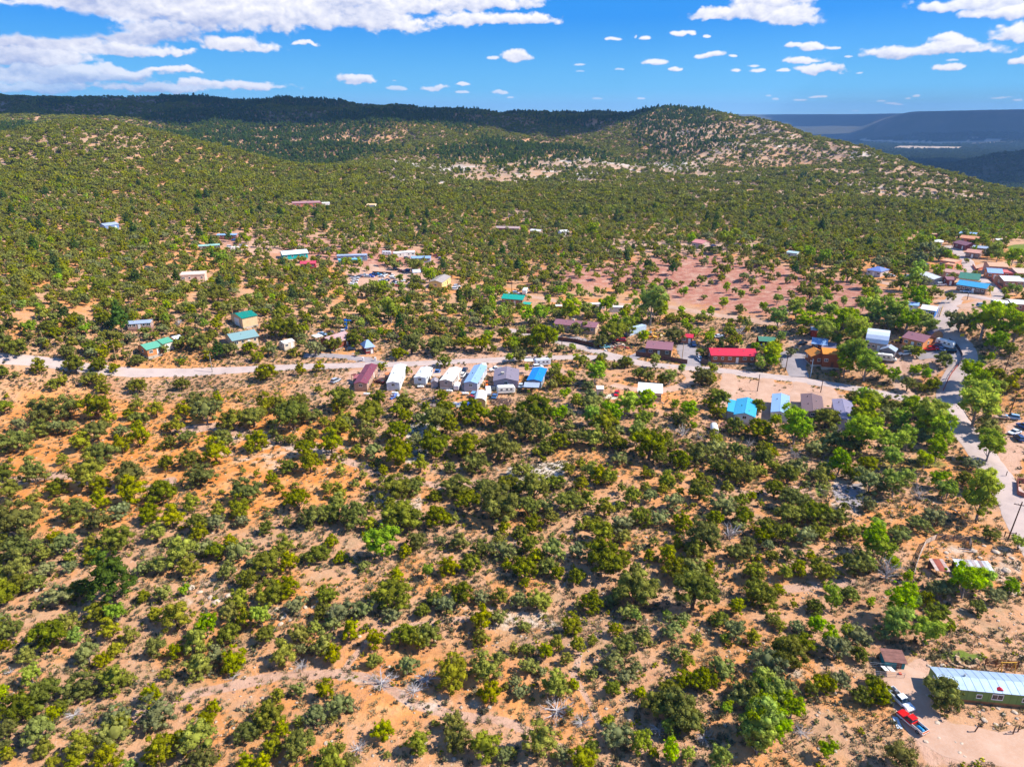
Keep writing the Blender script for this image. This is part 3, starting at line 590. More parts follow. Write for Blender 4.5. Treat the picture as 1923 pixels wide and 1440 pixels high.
def bare_mesh(seed, dense=1.0, flat=1.0):
    """leafless grey tree: trunk, limbs, a haze of twigs"""
    g = np.random.default_rng(seed + 900); P = []; 
    P.append(tube([(0, 0, -.2), (0, 0, .3 * flat), (g.uniform(-.1, .1), 0, .7 * flat)], [.09, .07, .05]))
    for i in range(int(16 * dense)):
        a = g.uniform(0, 6.28); e = g.uniform(.15, 1.4) * flat; L = g.uniform(.7, 1.1); z0 = g.uniform(.05, .6) * flat
        d = np.array([math.cos(a) * math.cos(e), math.sin(a) * math.cos(e), math.sin(e)]); p0 = np.array([0, 0, z0]); p1 = p0 + d * L * .5; p2 = p1 + (d + g.normal(size=3) * .25) * L * .5
        P.append(tube([p0, p1, p2], [.035, .022, .007], 3))
        for _ in range(9):
            s_ = g.uniform(.25, 1); q = p0 + (p2 - p0) * s_; dd = d * .6 + g.normal(size=3) * .55; dd[2] += .1; l2 = g.uniform(.15, .4)
            P.append(tube([q, q + dd * l2], [.011, .003], 3))
    V_, F = joinm(P); me = bpy.data.meshes.new('branches'); me.from_pydata(V_, [], F); me.materials.append(M_DEAD); me.update(); return me
NV = {'jun': 8, 'pin': 7, 'brt': 7, 'pon': 2, 'sil': 5}
CR = {k_: [crown_mesh(k_, i, n={'jun': 52, 'pin': 44, 'brt': 64, 'pon': 70, 'sil': 44}[k_], per={'jun': 50, 'pin': 46, 'brt': 46, 'pon': 42, 'sil': 34}[k_], size={'jun': .040, 'pin': .044, 'brt': .046, 'pon': .046, 'sil': .038}[k_]) for i in range(n)] for k_, n in NV.items()}
TK = {k_: [trunk_mesh(k_, i) for i in range(3)] for k_ in NV}
BARE = [bare_mesh(i) for i in range(4)]; BRUSH = [bare_mesh(i + 20, 1.3, .35) for i in range(3)]

# trees read off the photograph, tile by tile: kind x y width in tens of tile pixels (4.006 tile pixels = 1 photo pixel)
TILES = [((0, 740), """j 11 36 21;j 32 12 22;p 51 10 18;j 72 11 20;p 103 8 10;j 30 26 15;g 42 26 12;g 52 26 12;p 61 36 15;j 73 30 17;j 98 15 10;j 105 20 13;g 91 29 12;p 104 32 17;p 91 38 14;g 13 24 12;j 2 10 14;j 76 46 18;p 47 49 9;p 49 56 5;p 65 60 24;j 75 69 13;p 25 60 19;j 43 70 15;p 7 74 16;j 3 59 14;p 21 80 6;p 27 77 8;p 44 82 8;j 56 88 19;j 14 97 30;p 26 84 6;p 75 82 14;g 90 89 15;j 74 97 16;p 99 73 23;j 97 62 20;j 121 73 20;p 144 83 12;j 113 90 16;p 112 47 6;p 120 41 4;j 127 37 10;j 141 33 14;j 125 25 8;p 133 25 11;j 125 52 12;j 142 50 14;j 150 61 20;p 162 44 20;j 167 35 16;g 155 16 20;j 175 20 18;p 163 4 10;j 190 18 18;p 117 12 13;p 137 12 13;j 148 6 16;p 167 73 5;p 183 58 5;j 184 74 20;p 180 86 16;p 188 40 10;p 129 94 18;p 117 104 16;j 148 98 14;p 164 90 13;g 163 97 14;g 182 96 11;p 82 19 12;j 88 109 22;p 69 113 11;o 80 134 30;g 50 113 18;p 40 107 10;j 15 116 24;p 33 121 12;g 36 132 14;p 14 131 18;j 3 112 12;p 2 136 12;p 119 128 16;g 106 132 12;p 136 120 22;p 141 130 16;g 155 116 14;j 162 118 14;p 173 111 10;g 181 120 16;p 171 132 14;p 150 104 14;g 126 111 9;p 53 123 10;g 52 131 12"""),
 ((480, 740), """j 28 17 26;g 38 17 14;j 46 16 9;j 32 4 12;p 8 8 16;p 17 7 14;p 13 29 8;p 2 35 16;g 19 34 9;p 27 34 9;j 42 32 12;j 38 41 15;p 41 52 17;j 24 54 13;p 57 38 18;j 65 4 20;p 61 10 10;j 91 5 13;j 113 6 14;j 86 14 20;p 106 12 12;p 113 17 11;p 66 17 14;p 52 21 9;j 63 26 14;p 74 32 10;p 84 31 16;p 92 25 7;j 107 28 18;p 98 32 8;p 76 43 9;g 89 44 14;j 107 45 22;p 87 53 6;p 64 57 10;p 59 48 7;p 66 47 6;p 50 48 7;p 81 61 7;p 75 69 7;p 85 68 6;p 89 70 5;p 96 58 8;p 124 54 12;p 113 56 5;p 136 54 5;p 123 66 9;j 140 2 10;p 128 12 9;j 135 20 20;j 142 12 15;p 146 24 14;j 162 14 20;c 172 17 8;j 185 18 18;j 134 38 22;j 159 38 22;j 165 52 18;j 183 40 24;p 12 64 10;p 17 71 10;p 1 60 6;p 22 76 6;p 2 74 6;p 30 68 6;p 54 70 10;p 63 74 11;j 32 81 17;j 43 92 18;j 58 88 18;p 62 82 14;j 73 92 20;p 86 98 12;j 105 70 22;j 117 70 14;p 101 82 10;j 108 92 26;j 118 94 16;j 93 84 6;j 136 92 18;p 149 94 9;j 135 76 10;j 151 69 21;j 160 80 18;j 172 70 16;j 184 84 28;j 190 68 18;p 83 83 5;j 8 101 11;p 24 97 8;p 6 86 4;p 57 110 11;p 33 115 5;j 47 120 16;p 64 122 10;c 94 112 22;p 21 115 16;j 9 127 20;p 25 128 14;j 120 112 16;p 113 119 10;p 153 111 14;g 139 110 9;j 170 117 14;g 186 118 18;j 162 128 16;c 129 134 9;p 145 130 16;p 106 138 12;p 183 110 12;g 82 130 10"""),
 ((960, 740), """j 10 26 22;j 18 14 24;c 35 17 12;g 43 16 12;p 49 6 9;g 61 7 18;c 61 17 12;c 76 14 14;c 86 9 16;c 100 7 16;c 99 20 12;p 70 22 20;g 78 27 14;j 36 36 14;j 48 33 15;p 24 30 14;j 26 40 12;p 62 33 16;p 76 35 14;j 82 38 12;j 104 40 24;c 95 30 14;g 81 49 13;j 112 50 12;j 127 50 16;j 141 46 18;c 123 8 6;c 133 12 12;j 157 5 14;j 155 13 12;d 129 28 12;c 137 24 5;j 128 20 12;j 168 24 14;j 186 26 18;d 179 38 8;d 142 32 7;g 155 44 16;j 155 54 14;j 170 60 20;p 181 58 14;g 170 44 16;p 188 58 10;j 142 64 8;j 150 65 9;j 142 74 16;p 117 66 14;p 126 62 8;p 101 60 8;j 106 60 7;p 43 56 10;p 52 52 8;p 60 58 14;p 67 62 14;p 74 63 14;p 53 68 12;p 24 49 6;p 6 56 14;p 13 57 8;p 6 41 5;p 19 43 8;j 17 72 22;j 33 66 14;j 2 77 10;j 13 86 16;g 25 84 14;j 43 82 20;p 57 80 12;j 17 98 14;p 70 86 14;j 81 84 9;p 83 72 7;p 91 79 13;p 101 70 9;g 105 77 12;p 114 73 8;p 121 71 7;p 127 73 7;j 97 93 15;g 112 94 14;j 128 96 15;g 83 98 16;p 57 97 10;p 51 101 8;j 68 105 18;p 85 107 12;p 39 107 7;p 45 108 4;p 2 107 5;j 12 113 16;g 32 119 20;p 19 122 12;j 70 122 30;j 83 124 16;g 50 120 14;j 28 130 14;j 10 132 18;p 94 133 11;p 104 122 9;p 107 112 8;p 116 105 4;p 118 122 14;p 126 113 9;p 128 123 7;j 145 108 24;j 138 118 16;d 165 104 17;j 172 119 17;j 178 112 10;j 173 80 12;p 181 77 8;g 160 84 20;j 175 92 14;j 153 94 13;p 137 84 7;p 162 72 10;p 188 73 4;p 188 82 6;g 136 132 20;j 125 132 18;p 182 134 14;p 148 130 12;j 190 105 16"""),
 ((1300, 740), """j 49 10 12;c 78 24 22;c 63 20 9;j 101 18 18;g 90 24 8;d 110 27 8;g 105 36 18;g 93 42 16;d 77 45 10;j 119 40 18;c 111 52 15;j 132 54 14;j 120 59 14;c 127 30 26;c 131 14 20;j 122 3 12;c 136 6 14;g 147 18 18;j 150 10 18;c 163 8 12;j 172 12 12;c 158 20 14;c 150 36 20;c 162 34 14;g 152 27 10;c 151 49 13;c 153 66 19;g 134 67 20;g 144 72 10;g 131 83 12;p 140 92 5;c 180 20 20;c 188 30 18;g 171 30 14;g 177 35 12;c 184 44 14;c 175 51 11;d 171 75 14;c 186 64 12;c 189 73 10;g 182 94 16;g 171 98 16;c 137 110 20;c 144 117 18;g 157 108 14;c 140 100 10;d 147 133 20;c 152 128 8;c 134 128 10;j 124 128 20;c 162 137 8;j 72 62 16;g 79 56 16;j 62 72 14;j 72 76 12;j 76 80 20;j 85 82 14;j 92 90 20;j 103 92 18;j 112 92 10;j 72 92 18;j 80 92 16;j 58 102 18;j 70 106 14;g 84 108 16;j 95 103 14;p 112 105 10;p 120 104 12;p 101 115 5;j 60 122 10;p 71 120 8;p 74 123 8;p 89 122 8;p 110 124 7;p 80 131 13;p 70 134 12;j 98 132 18;j 48 134 14"""),
 ((0, 1090), """g 43 12 20;j 7 38 16;j 2 50 10;p 3 10 20;c 56 43 10;p 50 32 18;j 37 42 24;p 20 57 14;g 66 57 18;p 76 61 12;p 87 53 13;c 23 72 13;j 61 78 24;p 87 76 20;p 98 74 10;j 74 24 18;c 87 25 12;p 82 38 16;p 98 41 13;p 108 12 10;c 138 7 8;p 117 26 12;p 132 26 22;g 122 10 14;c 155 34 15;p 172 26 14;p 184 30 14;j 172 40 16;p 148 47 18;p 117 51 15;p 132 53 12;g 164 57 14;p 150 66 20;p 176 60 18;c 2 86 10;j 33 87 22;j 14 97 22;p 40 100 12;j 46 95 12;g 28 116 24;p 33 126 14;j 6 112 14;j 3 124 10;p 113 87 15;g 118 100 26;p 142 96 6;p 160 95 11;g 87 103 18;p 91 110 16;g 87 118 24;p 120 128 22;p 148 118 26;j 155 106 14;j 186 114 16;p 56 137 16;p 40 138 12;p 62 126 20;p 80 136 20;j 152 134 20;p 185 137 14;c 97 139 8;j 14 2 14;j 60 6 16;g 2 30 12;j 26 2 14"""),
 ((480, 1090), """p 21 56 18;g 35 52 10;p 52 50 18;p 58 56 15;p 72 38 14;g 58 34 12;g 64 23 20;j 50 25 12;g 82 22 14;g 104 25 14;j 125 22 12;j 102 10 26;g 30 18 14;j 54 10 16;j 10 10 20;j 22 4 18;c 4 28 13;j 8 40 14;p 44 36 12;p 32 40 16;p 90 45 14;p 89 60 13;p 83 35 5;g 114 66 16;j 113 40 18;j 122 46 14;j 129 42 18;j 135 14 12;g 142 18 14;p 145 24 7;p 170 29 17;p 169 43 13;g 183 28 12;j 155 10 16;p 148 70 24;p 150 60 12;p 172 66 22;p 183 59 12;p 177 85 17;p 188 80 6;p 17 86 11;g 31 83 12;p 53 83 14;g 44 103 18;g 64 94 18;j 58 103 8;j 10 104 20;p 20 112 12;j 34 124 22;p 55 137 22;p 71 136 14;p 63 126 10;p 96 113 17;p 99 131 6;p 122 123 18;p 148 107 16;j 152 120 20;p 173 125 24;g 187 130 14;p 12 124 14;p 5 138 14;p 184 12 14;g 170 14 12"""),
 ((960, 1090), """p 20 14 18;g 5 16 14;p 9 34 10;p 45 32 16;j 60 17 16;g 75 15 12;j 95 8 30;j 138 10 32;g 87 24 14;c 94 27 8;p 79 38 10;j 85 49 16;p 100 46 12;g 76 60 18;c 117 26 6;g 121 36 16;c 130 33 6;j 157 29 14;g 168 40 18;c 161 44 7;p 139 45 10;p 182 43 12;j 185 8 18;p 170 20 12;p 61 45 9;p 34 48 12;p 50 49 12;j 12 52 10;p 26 54 12;p 42 59 10;g 14 64 14;g 23 69 8;p 34 80 20;p 47 78 9;g 61 70 10;j 76 81 13;g 87 74 14;p 97 84 10;g 93 65 12;j 118 82 14;j 129 74 14;j 145 74 18;g 158 66 20;j 110 95 20;j 127 98 30;j 135 105 18;c 118 109 10;c 163 95 7;j 180 86 20;c 188 80 14;c 187 112 28;g 7 83 12;p 22 122 26;g 39 131 12;p 53 133 20;g 80 116 22;c 98 124 14;p 107 130 9;c 120 130 14;c 133 132 10;c 157 134 14;g 125 54 12;p 1 130 8;p 132 60 12"""),
 ((1300, 1090), """j 52 12 20;p 65 8 10;p 76 18 7;c 106 14 14;c 101 6 6;j 92 20 12;c 94 33 12;c 103 43 12;g 80 35 12;j 60 29 10;p 66 34 9;g 108 52 20;c 117 40 10;g 122 42 20;c 134 16 7;j 118 10 14;c 157 18 22;c 168 15 8;c 154 31 20;g 145 40 14;c 177 38 20;j 185 26 18;j 177 14 12;j 126 56 12;j 72 56 26;j 84 46 16;g 56 63 22;j 100 78 16;g 112 76 16;j 128 86 14;j 140 84 18;c 144 88 10;j 135 75 10;c 55 78 18;g 70 80 18;c 62 88 18;c 75 95 18;c 52 105 26;c 62 110 24;c 50 120 20;g 40 88 20;c 26 96 8;c 101 127 13;p 157 133 22;j 188 87 24""")]
# and those of the village and beyond, in photo pixels
FARL = """c 1815 1090 58;g 1770 1113 46;j 1837 1142 28;c 1899 1104 26;g 1866 1120 38;c 1845 1092 34;j 1790 1100 24;g 1888 1110 24;j 1861 1003 28;c 1842 943 58;c 1848 902 40;j 1811 900 28;c 1781 919 30;g 1827 874 30;g 1856 808 44;c 1859 840 44;c 1914 1018 24;c 1837 757 72;c 1826 696 40;c 1837 722 44;j 1869 701 32;c 1865 728 26;c 1881 728 22;g 1803 607 50;c 1851 601 56;c 1880 621 30;c 1912 610 50;c 1869 646 34;j 1897 655 26;j 1914 698 24;j 1773 675 30;j 1735 689 22;j 1726 662 22;g 1708 655 26;c 1717 696 22;j 1753 721 28;j 1705 723 30;c 1680 705 24;c 1657 694 26;c 1628 685 50;c 1601 666 50;c 1587 690 30;c 1607 625 44;g 1610 600 36;g 1639 601 30;g 1680 607 40;c 1705 603 40;c 1733 598 40;c 1746 612 34;c 1687 589 30;d 1641 637 26;c 1621 749 28;j 1646 753 26;c 1758 785 44;c 1740 800 40;c 1715 770 30;
c 1302 446 14;g 1331 446 24;c 1367 450 36;g 1400 450 24;c 1422 465 18;c 1404 465 12;c 1500 471 16;c 1521 477 20;c 1548 485 22;c 1597 483 20;g 1654 498 34;c 1677 498 14;c 1460 562 16;c 1433 575 16;c 1336 585 16;c 1529 581 32;c 1562 583 30;c 1496 579 30;c 1462 594 34;c 1512 598 36;c 1587 596 40;c 1546 608 34;c 1608 621 44;c 1650 577 46;c 1687 583 40;g 1671 608 36;c 1467 633 16;c 1550 629 36;c 1571 640 20;c 1450 662 40;c 1429 681 24;c 1450 679 26;c 1417 650 16;c 1392 646 9;g 1487 662 20;j 1317 662 22;d 1390 621 26;j 1373 625 24;o 1354 646 14;j 1506 625 22;c 1597 671 40;c 1585 567 14;c 1646 550 18;j 1521 550 30;j 1552 533 26;j 1627 529 30;j 1592 517 26;c 1569 508 16;
c 990 420 11;c 985 433 15;c 1113 433 24;j 1126 436 14;c 1256 454 15;g 1279 449 20;c 1297 450 18;c 1224 576 54;c 1240 584 30;c 1180 610 34;d 1153 592 20;c 1139 574 30;c 1071 581 40;c 1100 579 24;c 1016 589 26;c 990 592 26;c 944 589 20;c 920 550 20;c 938 545 14;j 907 574 34;c 917 592 22;j 884 553 30;c 1109 555 10;c 1071 565 18;j 1022 524 26;c 1279 584 16;c 1230 678 22;c 1280 693 14;j 1175 678 26;g 1131 670 22;j 975 667 30;j 1009 665 24;j 1019 636 56;j 1131 639 32;j 1154 623 52;j 1079 620 24;j 1100 615 22;j 1050 618 20;g 1053 654 18;j 946 628 28;j 871 644 34;j 905 644 40;j 925 657 18;c 990 693 12;c 1209 633 22;j 1266 631 36;
c 1118 696 40;j 1096 679 24;j 1131 694 22;j 1153 685 18;j 1174 680 26;j 1200 701 28;j 1217 705 28;c 1258 707 26;j 1242 712 20;j 1319 708 40;g 1104 724 26;g 1114 747 34;c 1083 749 16;j 1040 700 26;j 1052 715 26;c 1045 690 20;j 1035 722 24;c 1060 738 22;j 1335 715 24;j 1340 735 22;j 1333 757 24;
c 512 459 14;c 465 451 13;c 538 506 14;c 644 493 12;c 676 492 12;j 716 483 14;j 741 498 20;j 782 501 28;c 751 522 16;c 806 514 26;j 663 509 24;j 690 548 30;j 714 545 34;c 733 584 34;j 777 527 26;c 748 466 8;c 546 503 16;c 416 488 24;c 385 450 16;c 364 467 14;p 185 516 18;c 718 537 18;c 700 537 18;
j 626 646 32;g 592 657 34;j 668 636 34;j 670 665 11;j 468 654 26;j 429 657 34;g 512 661 26;j 718 688 20;j 834 678 28;j 821 649 38;j 772 644 50;j 748 662 30;j 499 700 38;j 530 615 50;d 710 703 16;j 765 697 18;o 224 600 34;j 99 623 26;j 408 553 38;j 190 537 30;j 185 639 22;p 174 649 16;j 257 675 26;j 309 659 20;c 330 675 8;j 140 685 36;j 182 685 32;j 213 692 22;j 26 649 44;j 127 662 30;j 192 597 30;j 351 623 24;c 309 600 18;d 335 605 18;j 369 641 40;j 426 620 20;
c 1763 509 20;c 1724 507 26;c 1748 452 16;c 1733 455 18;g 1740 470 30;g 1765 478 34;c 1780 478 20;c 1848 449 24;c 1815 439 18;g 1730 489 34;c 1715 526 30;g 1737 530 26;c 1869 470 22;c 1875 480 18;g 1860 476 14;c 1903 483 24;j 1920 487 16;c 1812 512 8;g 1800 505 12;j 1833 514 18;j 1815 490 10;c 1860 545 12;g 1836 530 12;j 1785 560 20;c 1723 556 30;c 1740 570 18;c 1725 568 20;c 1700 560 16;c 1780 526 12;c 1888 548 14;c 1900 540 14;c 1912 545 16;c 1895 596 12;c 1898 580 20;j 1889 543 10;p 1855 478 12;j 800 480 12"""
DEN = ["999999999999999999999999","999888888766666666777799","888888777776676666677788","878844454467875456888655","878887784546544422243544","777565755566653656455432","554211000001333311111533","455656556776877655689752","433443444665545688886431","534554565667655566633331","546666565666666657752321","766666578878888544456451","776666666656656666556411","665444324344555776543100","755554443333444433211000","755554443333444433211000"]
DEN = np.array([[int(c) for c in r] for r in DEN])
def density(px, py):
    i = np.clip((py - 240) / 80, 0, len(DEN) - 1.001); j = np.clip((px - 40) / 80, 0, 22.999)
    i0 = i.astype(int); j0 = j.astype(int); a = i - i0; b = j - j0
    return (DEN[i0, j0] * (1 - b) + DEN[i0, j0 + 1] * b) * (1 - a) + (DEN[i0 + 1, j0] * (1 - b) + DEN[i0 + 1, j0 + 1] * b) * a

TREES = []   # kind, x, y, z, radius, px, py
KK = {'j': 'jun', 'p': 'pin', 'g': 'sil', 'c': 'brt', 'o': 'pon', 'd': 'bare'}
HCR = {'jun': .85, 'pin': .95, 'sil': .72, 'brt': 1.35, 'pon': 1.7, 'bare': .7}
raw = []
for (ox, oy), txt in TILES:
    for e in txt.replace('\n', '').split(';'):
        k_, a, b, w = e.split(); raw.append((KK[k_], ox + float(a) * 10 / 4.006, oy + float(b) * 10 / 4.006, float(w) * 10 / 4.006))
for e in FARL.replace('\n', '').split(';'):
    k_, a, b, w = e.split(); raw.append((KK[k_], float(a), float(b), float(w)))
P0 = cast([q[1] for q in raw], [q[2] for q in raw])
rad = np.array([q[3] / 2 / ppm(p) for q, p in zip(raw, P0)])
for _ in range(2):
    P1 = cast([q[1] for q in raw], [q[2] for q in raw], [HCR[q[0]] * r for q, r in zip(raw, rad)])
    rad = np.array([q[3] / 2 / ppm(p) for q, p in zip(raw, P1)])
for q, p, r in zip(raw, P1, rad): TREES.append([q[0], p[0], p[1], p[2], r * (1.18 if q[2] > 740 else 1.1), q[1], q[2]])

# occupancy grid keeps the random fill off listed trees, houses and roads
CLEAR = []   # (x, y, radius) discs: filled by buildings, vehicles and so on
NOFILL = [[(1893,453),(1990,453),(1990,488),(1893,486)],[(600,688),(1062,686),(1070,735),(1000,775),(900,782),(800,768),(640,765)],[(1345,702),(1600,738),(1600,800),(1360,800)],[(1110,705),(1260,690),(1300,710),(1330,780),(1250,770),(1120,755)],[(1660,1240),(1923,1230),(1923,1440),(1740,1440),(1640,1400),(1560,1330),(1660,1310)],
 [(1860,800),(1923,780),(1923,1010),(1880,920)],[(1700,1025),(1923,1020),(1923,1090),(1700,1090)],[(1272,645),(1325,645),(1325,690),(1270,690)],[(1463,655),(1545,655),(1590,700),(1480,712)],[(1670,625),(1800,620),(1800,690),(1670,690)],[(1045,610),(1120,610),(1120,650),(1040,645)],
 [(1205,640),(1270,640),(1270,680),(1200,675)],[(1325,655),(1420,655),(1420,700),(1325,700)],[(1525,480),(1535,480),(1535,490)],[(655,510),(760,512),(760,535),(655,548)],[(1620,615),(1672,615),(1672,665),(1620,665)],[(1400,630),(1460,630),(1460,660),(1400,660)]]
# ------------------------------------------------------------------ mesh helpers for built things
_mesh = {}
def md(name, V_, F, mat):
    me = bpy.data.meshes.new(name); me.from_pydata([tuple(v) for v in V_], [], [tuple(f) for f in F]); me.materials.append(mat); me.update(); return me
def boxg(x0, x1, y0, y1, z0, z1):
    return [(x0, y0, z0), (x1, y0, z0), (x1, y1, z0), (x0, y1, z0), (x0, y0, z1), (x1, y0, z1), (x1, y1, z1), (x0, y1, z1)], [(0, 3, 2, 1), (4, 5, 6, 7), (0, 1, 5, 4), (1, 2, 6, 5), (2, 3, 7, 6), (3, 0, 4, 7)]
def cyl(r, z0, z1, n=10, axis='z', cx=0, cy=0, r2=None):
    r2 = r if r2 is None else r2; V_ = []
    for z, q in ((z0, r), (z1, r2)):
        for i in range(n):
            a = 6.28318 * i / n; c, s_ = math.cos(a) * q, math.sin(a) * q
            V_.append((cx + c, cy + s_, z) if axis == 'z' else (z, cx + c, cy + s_) if axis == 'x' else (cx + c, z, cy + s_))
    F = [(i, (i + 1) % n, n + (i + 1) % n, n + i) for i in range(n)] + [tuple(range(n))[::-1], tuple(range(n, 2 * n))]
    return V_, F
def prism(poly, y0, y1):     # polygon in xz, swept along y
    n = len(poly); V_ = [(x, y0, z) for x, z in poly] + [(x, y1, z) for x, z in poly]
    return V_, [tuple(range(n)), tuple(range(n, 2 * n))[::-1]] + [(i, n + i, n + (i + 1) % n, (i + 1) % n) for i in range(n)]
def prismx(poly, x0, x1):    # polygon in yz, swept along x
    n = len(poly); V_ = [(x0, y, z) for y, z in poly] + [(x1, y, z) for y, z in poly]
    return V_, [tuple(range(n))[::-1], tuple(range(n, 2 * n))] + [(i, (i + 1) % n, n + (i + 1) % n, n + i) for i in range(n)]
def thing(name, label, cat, loc=(0, 0, 0), rz=0, group=None, scale=1):
    o = bpy.data.objects.new(name, None); COL.objects.link(o); o.empty_display_size = 1; o.location = loc; o.rotation_euler = (0, 0, rz); o.scale = (scale,) * 3
    o['label'] = label; o['category'] = cat
    if group: o['group'] = group
    return o
def part(name, geo, mat, parent, loc=(0, 0, 0), rot=(0, 0, 0), label=None, key=None, kind=None):
    k_ = (key, mat.name) if key else None
    if k_ and k_ in _mesh: me = _mesh[k_]
    else:
        me = geo if isinstance(geo, bpy.types.Mesh) else md(name, geo[0], geo[1], mat)
        if k_: _mesh[k_] = me
    o = bpy.data.objects.new(name, me); COL.objects.link(o); o.parent = parent; o.location = loc; o.rotation_euler = rot
    if label: o['label'] = label
    if kind: o['kind'] = kind
    return o
GLASS = NT('window_glass').fin((.03, .04, .05, 1), .08, spec=.8); WHITE = paint((238, 236, 230), .5, wear=.05); DARK = paint((38, 36, 36), .6, wear=.1)
TIRE = paint((24, 24, 25), .8, wear=.05); CHROME = paint((170, 172, 176), .25, .8, .04); GALV = paint((176, 180, 186), .35, .4, .12); WOODM = paint((126, 92, 66), .85, wear=.3, scale=2.5); RUST = paint((150, 74, 50), .8, wear=.35, scale=1.5); CONC = paint((190, 178, 162), .9, wear=.15)
def win(parent, w, h, loc, ax, muntin=False):
    """window set 4 cm proud of the wall: frame > pane. ax: outward direction angle in the house's frame"""
    k_ = 'win%.1f_%.1f' % (w, h)
    fr = joinm([boxg(-w / 2, w / 2, -.05, .05, -.07, .07 - .0), boxg(-w / 2, w / 2, -.05, .05, h - .07, h + .07), boxg(-w / 2 - .07, -w / 2, -.05, .05, -.07, h + .07), boxg(w / 2, w / 2 + .07, -.05, .05, -.07, h + .07)] + ([boxg(-.03, .03, -.04, .05, .07, h - .07)] if w > .9 else []))
    f = part('window', fr, WHITE, parent, loc, (0, 0, ax + math.pi / 2), key=k_ + 'f')
    part('pane', boxg(-w / 2, w / 2, -.03, .02, .07, h - .07), GLASS, f, key=k_ + 'g')
    return f
def door(parent, loc, ax, mat=None, w=.95, h=2.05):
    mat = mat or WHITE
    return part('door', boxg(-w / 2, w / 2, -.05, .05, 0, h), mat, parent, loc, (0, 0, ax + math.pi / 2), key='door%.1f%.1f' % (w, h))
def house(p1, p2, W, H, rise, wall, roof, name, label, cat='house', style='gable', over=.35, wins=3, group=None, doors=1, skirt=None, vents=2, foot=None, endwin=1, L=None, porch=None, chimney=False, axis='X', raw=False, sides=(1, -1)):
    """p1, p2: photo points on the ground under the two ends of the ridge"""
    a = G(*p1); b = G(*p2); d = (b - a); d.z = 0
    if L: m = (a + b) / 2; d = d.normalized() * L; a = m - d / 2; b = m + d / 2
    L = d.length; m = (a + b) / 2; rz = math.atan2(d.y, d.x)
    c_, s_ = math.cos(rz), math.sin(rz)
    zs = [float(height(m.x + c_ * i * L / 2 - s_ * j * W / 2, m.y + s_ * i * L / 2 + c_ * j * W / 2)) for i in (-1, 0, 1) for j in (-1, 1)]
    z = sum(zs) / 6 + .15
    t = thing(name, label, cat, (m.x, m.y, z), rz, group)
    for i in range(int(L // 3) + 1):
        q = -L / 2 + (i + .5) * L / (int(L // 3) + 1); CLEAR.append((m.x + c_ * q, m.y + s_ * q, W / 2 + .6))
    WM = wall if isinstance(wall, bpy.types.Material) else paint(wall, .75, wear=.1); RMt = roof if isinstance(roof, bpy.types.Material) else paint(roof, .6, wear=.15)
    fd = 1.6
    if skirt: part('skirting', boxg(-L / 2 + .05, L / 2 - .05, -W / 2 + .05, W / 2 - .05, -fd, .55), paint(skirt, .8), t); zb = .55
    else: part('foundation', boxg(-L / 2 - .04, L / 2 + .04, -W / 2 - .04, W / 2 + .04, -fd, .02), CONC, t); zb = .02
    x0, x1 = -L / 2, L / 2; hw = W / 2; top = H
    if style in ('gable', 'trailer'):
        part('wall', prismx([(-hw, zb), (hw, zb), (hw, top), (0, top + rise), (-hw, top)], x0, x1), WM, t)
        th = .12; ov = over; sl = rise / hw; e = ov
        for sgn in (1, -1):
            part('roof', prismx([(0, top + rise + .03), (sgn * (hw + e), top - sl * e + .03), (sgn * (hw + e), top - sl * e + .03 + th), (0, top + rise + .03 + th)][::sgn], x0 - ov, x1 + ov), RMt, t)
        part('ridge_cap', prismx([(-.22, top + rise + th - .22 * sl + .035), (.22, top + rise + th - .22 * sl + .035), (0, top + rise + th + .07)], x0 - ov - .01, x1 + ov + .01), RMt, t)
        def zr(y): return top + rise - abs(y) * sl + th
    elif style in ('shed', 'flat'):
        q = rise
        part('wall', prismx([(-hw, zb), (hw, zb), (hw, top + q), (-hw, top)], x0, x1), WM, t)
        part('roof', prismx([(-hw - over, top + .02 - q * over / W), (hw + over, top + q + .02 + q * over / W), (hw + over, top + q + .16 + q * over / W), (-hw - over, top + .16 - q * over / W)], x0 - over, x1 + over), RMt, t)
        if style == 'flat' and over == 0:
            pp = joinm([boxg(x0 - .15, x1 + .15, -hw - .15, -hw + .12, top - .1, top + .55), boxg(x0 - .15, x1 + .15, hw - .12, hw + .15, top - .1, top + .55), boxg(x0 - .15, x0 + .12, -hw + .12, hw - .12, top - .1, top + .55), boxg(x1 - .12, x1 + .15, -hw + .12, hw - .12, top - .1, top + .55)]); part('parapet', pp, WM, t)
        def zr(y): return top + q * (y + hw) / W + .14
    elif style == 'hip':
        part('wall', boxg(x0, x1, -hw, hw, zb, top), WM, t); o = over; k_ = min(hw, L / 2 - .3) * .95
        V_ = [(x0 - o, -hw - o, top - .1), (x1 + o, -hw - o, top - .1), (x1 + o, hw + o, top - .1), (x0 - o, hw + o, top - .1), (x0 + k_, 0, top + rise), (x1 - k_, 0, top + rise)]
        part('roof', (V_, [(0, 1, 5, 4), (1, 2, 5), (2, 3, 4, 5), (3, 0, 4), (3, 2, 1, 0)]), RMt, t)
        def zr(y): return top + rise * (1 - abs(y) / hw)
    elif style in ('arch', 'gambrel', 'dome'):
        if style == 'gambrel': pf = [(-hw, zb), (hw, zb), (hw, top), (hw * .62, top + rise * .65), (0, top + rise), (-hw * .62, top + rise * .65), (-hw, top)]; rf = pf[2:]
        else: rf = [(hw * math.cos(a_), top + rise * math.sin(a_)) for a_ in np.linspace(0, math.pi, 9)]; pf = [(-hw, zb), (hw, zb)] + rf
        part('wall', prismx(pf, x0 + .02, x1 - .02), WM, t)
        n = len(rf); cz = top; ou = [(y * 1.05, cz + (z_ - cz) * 1.05 + .06) for y, z_ in rf]
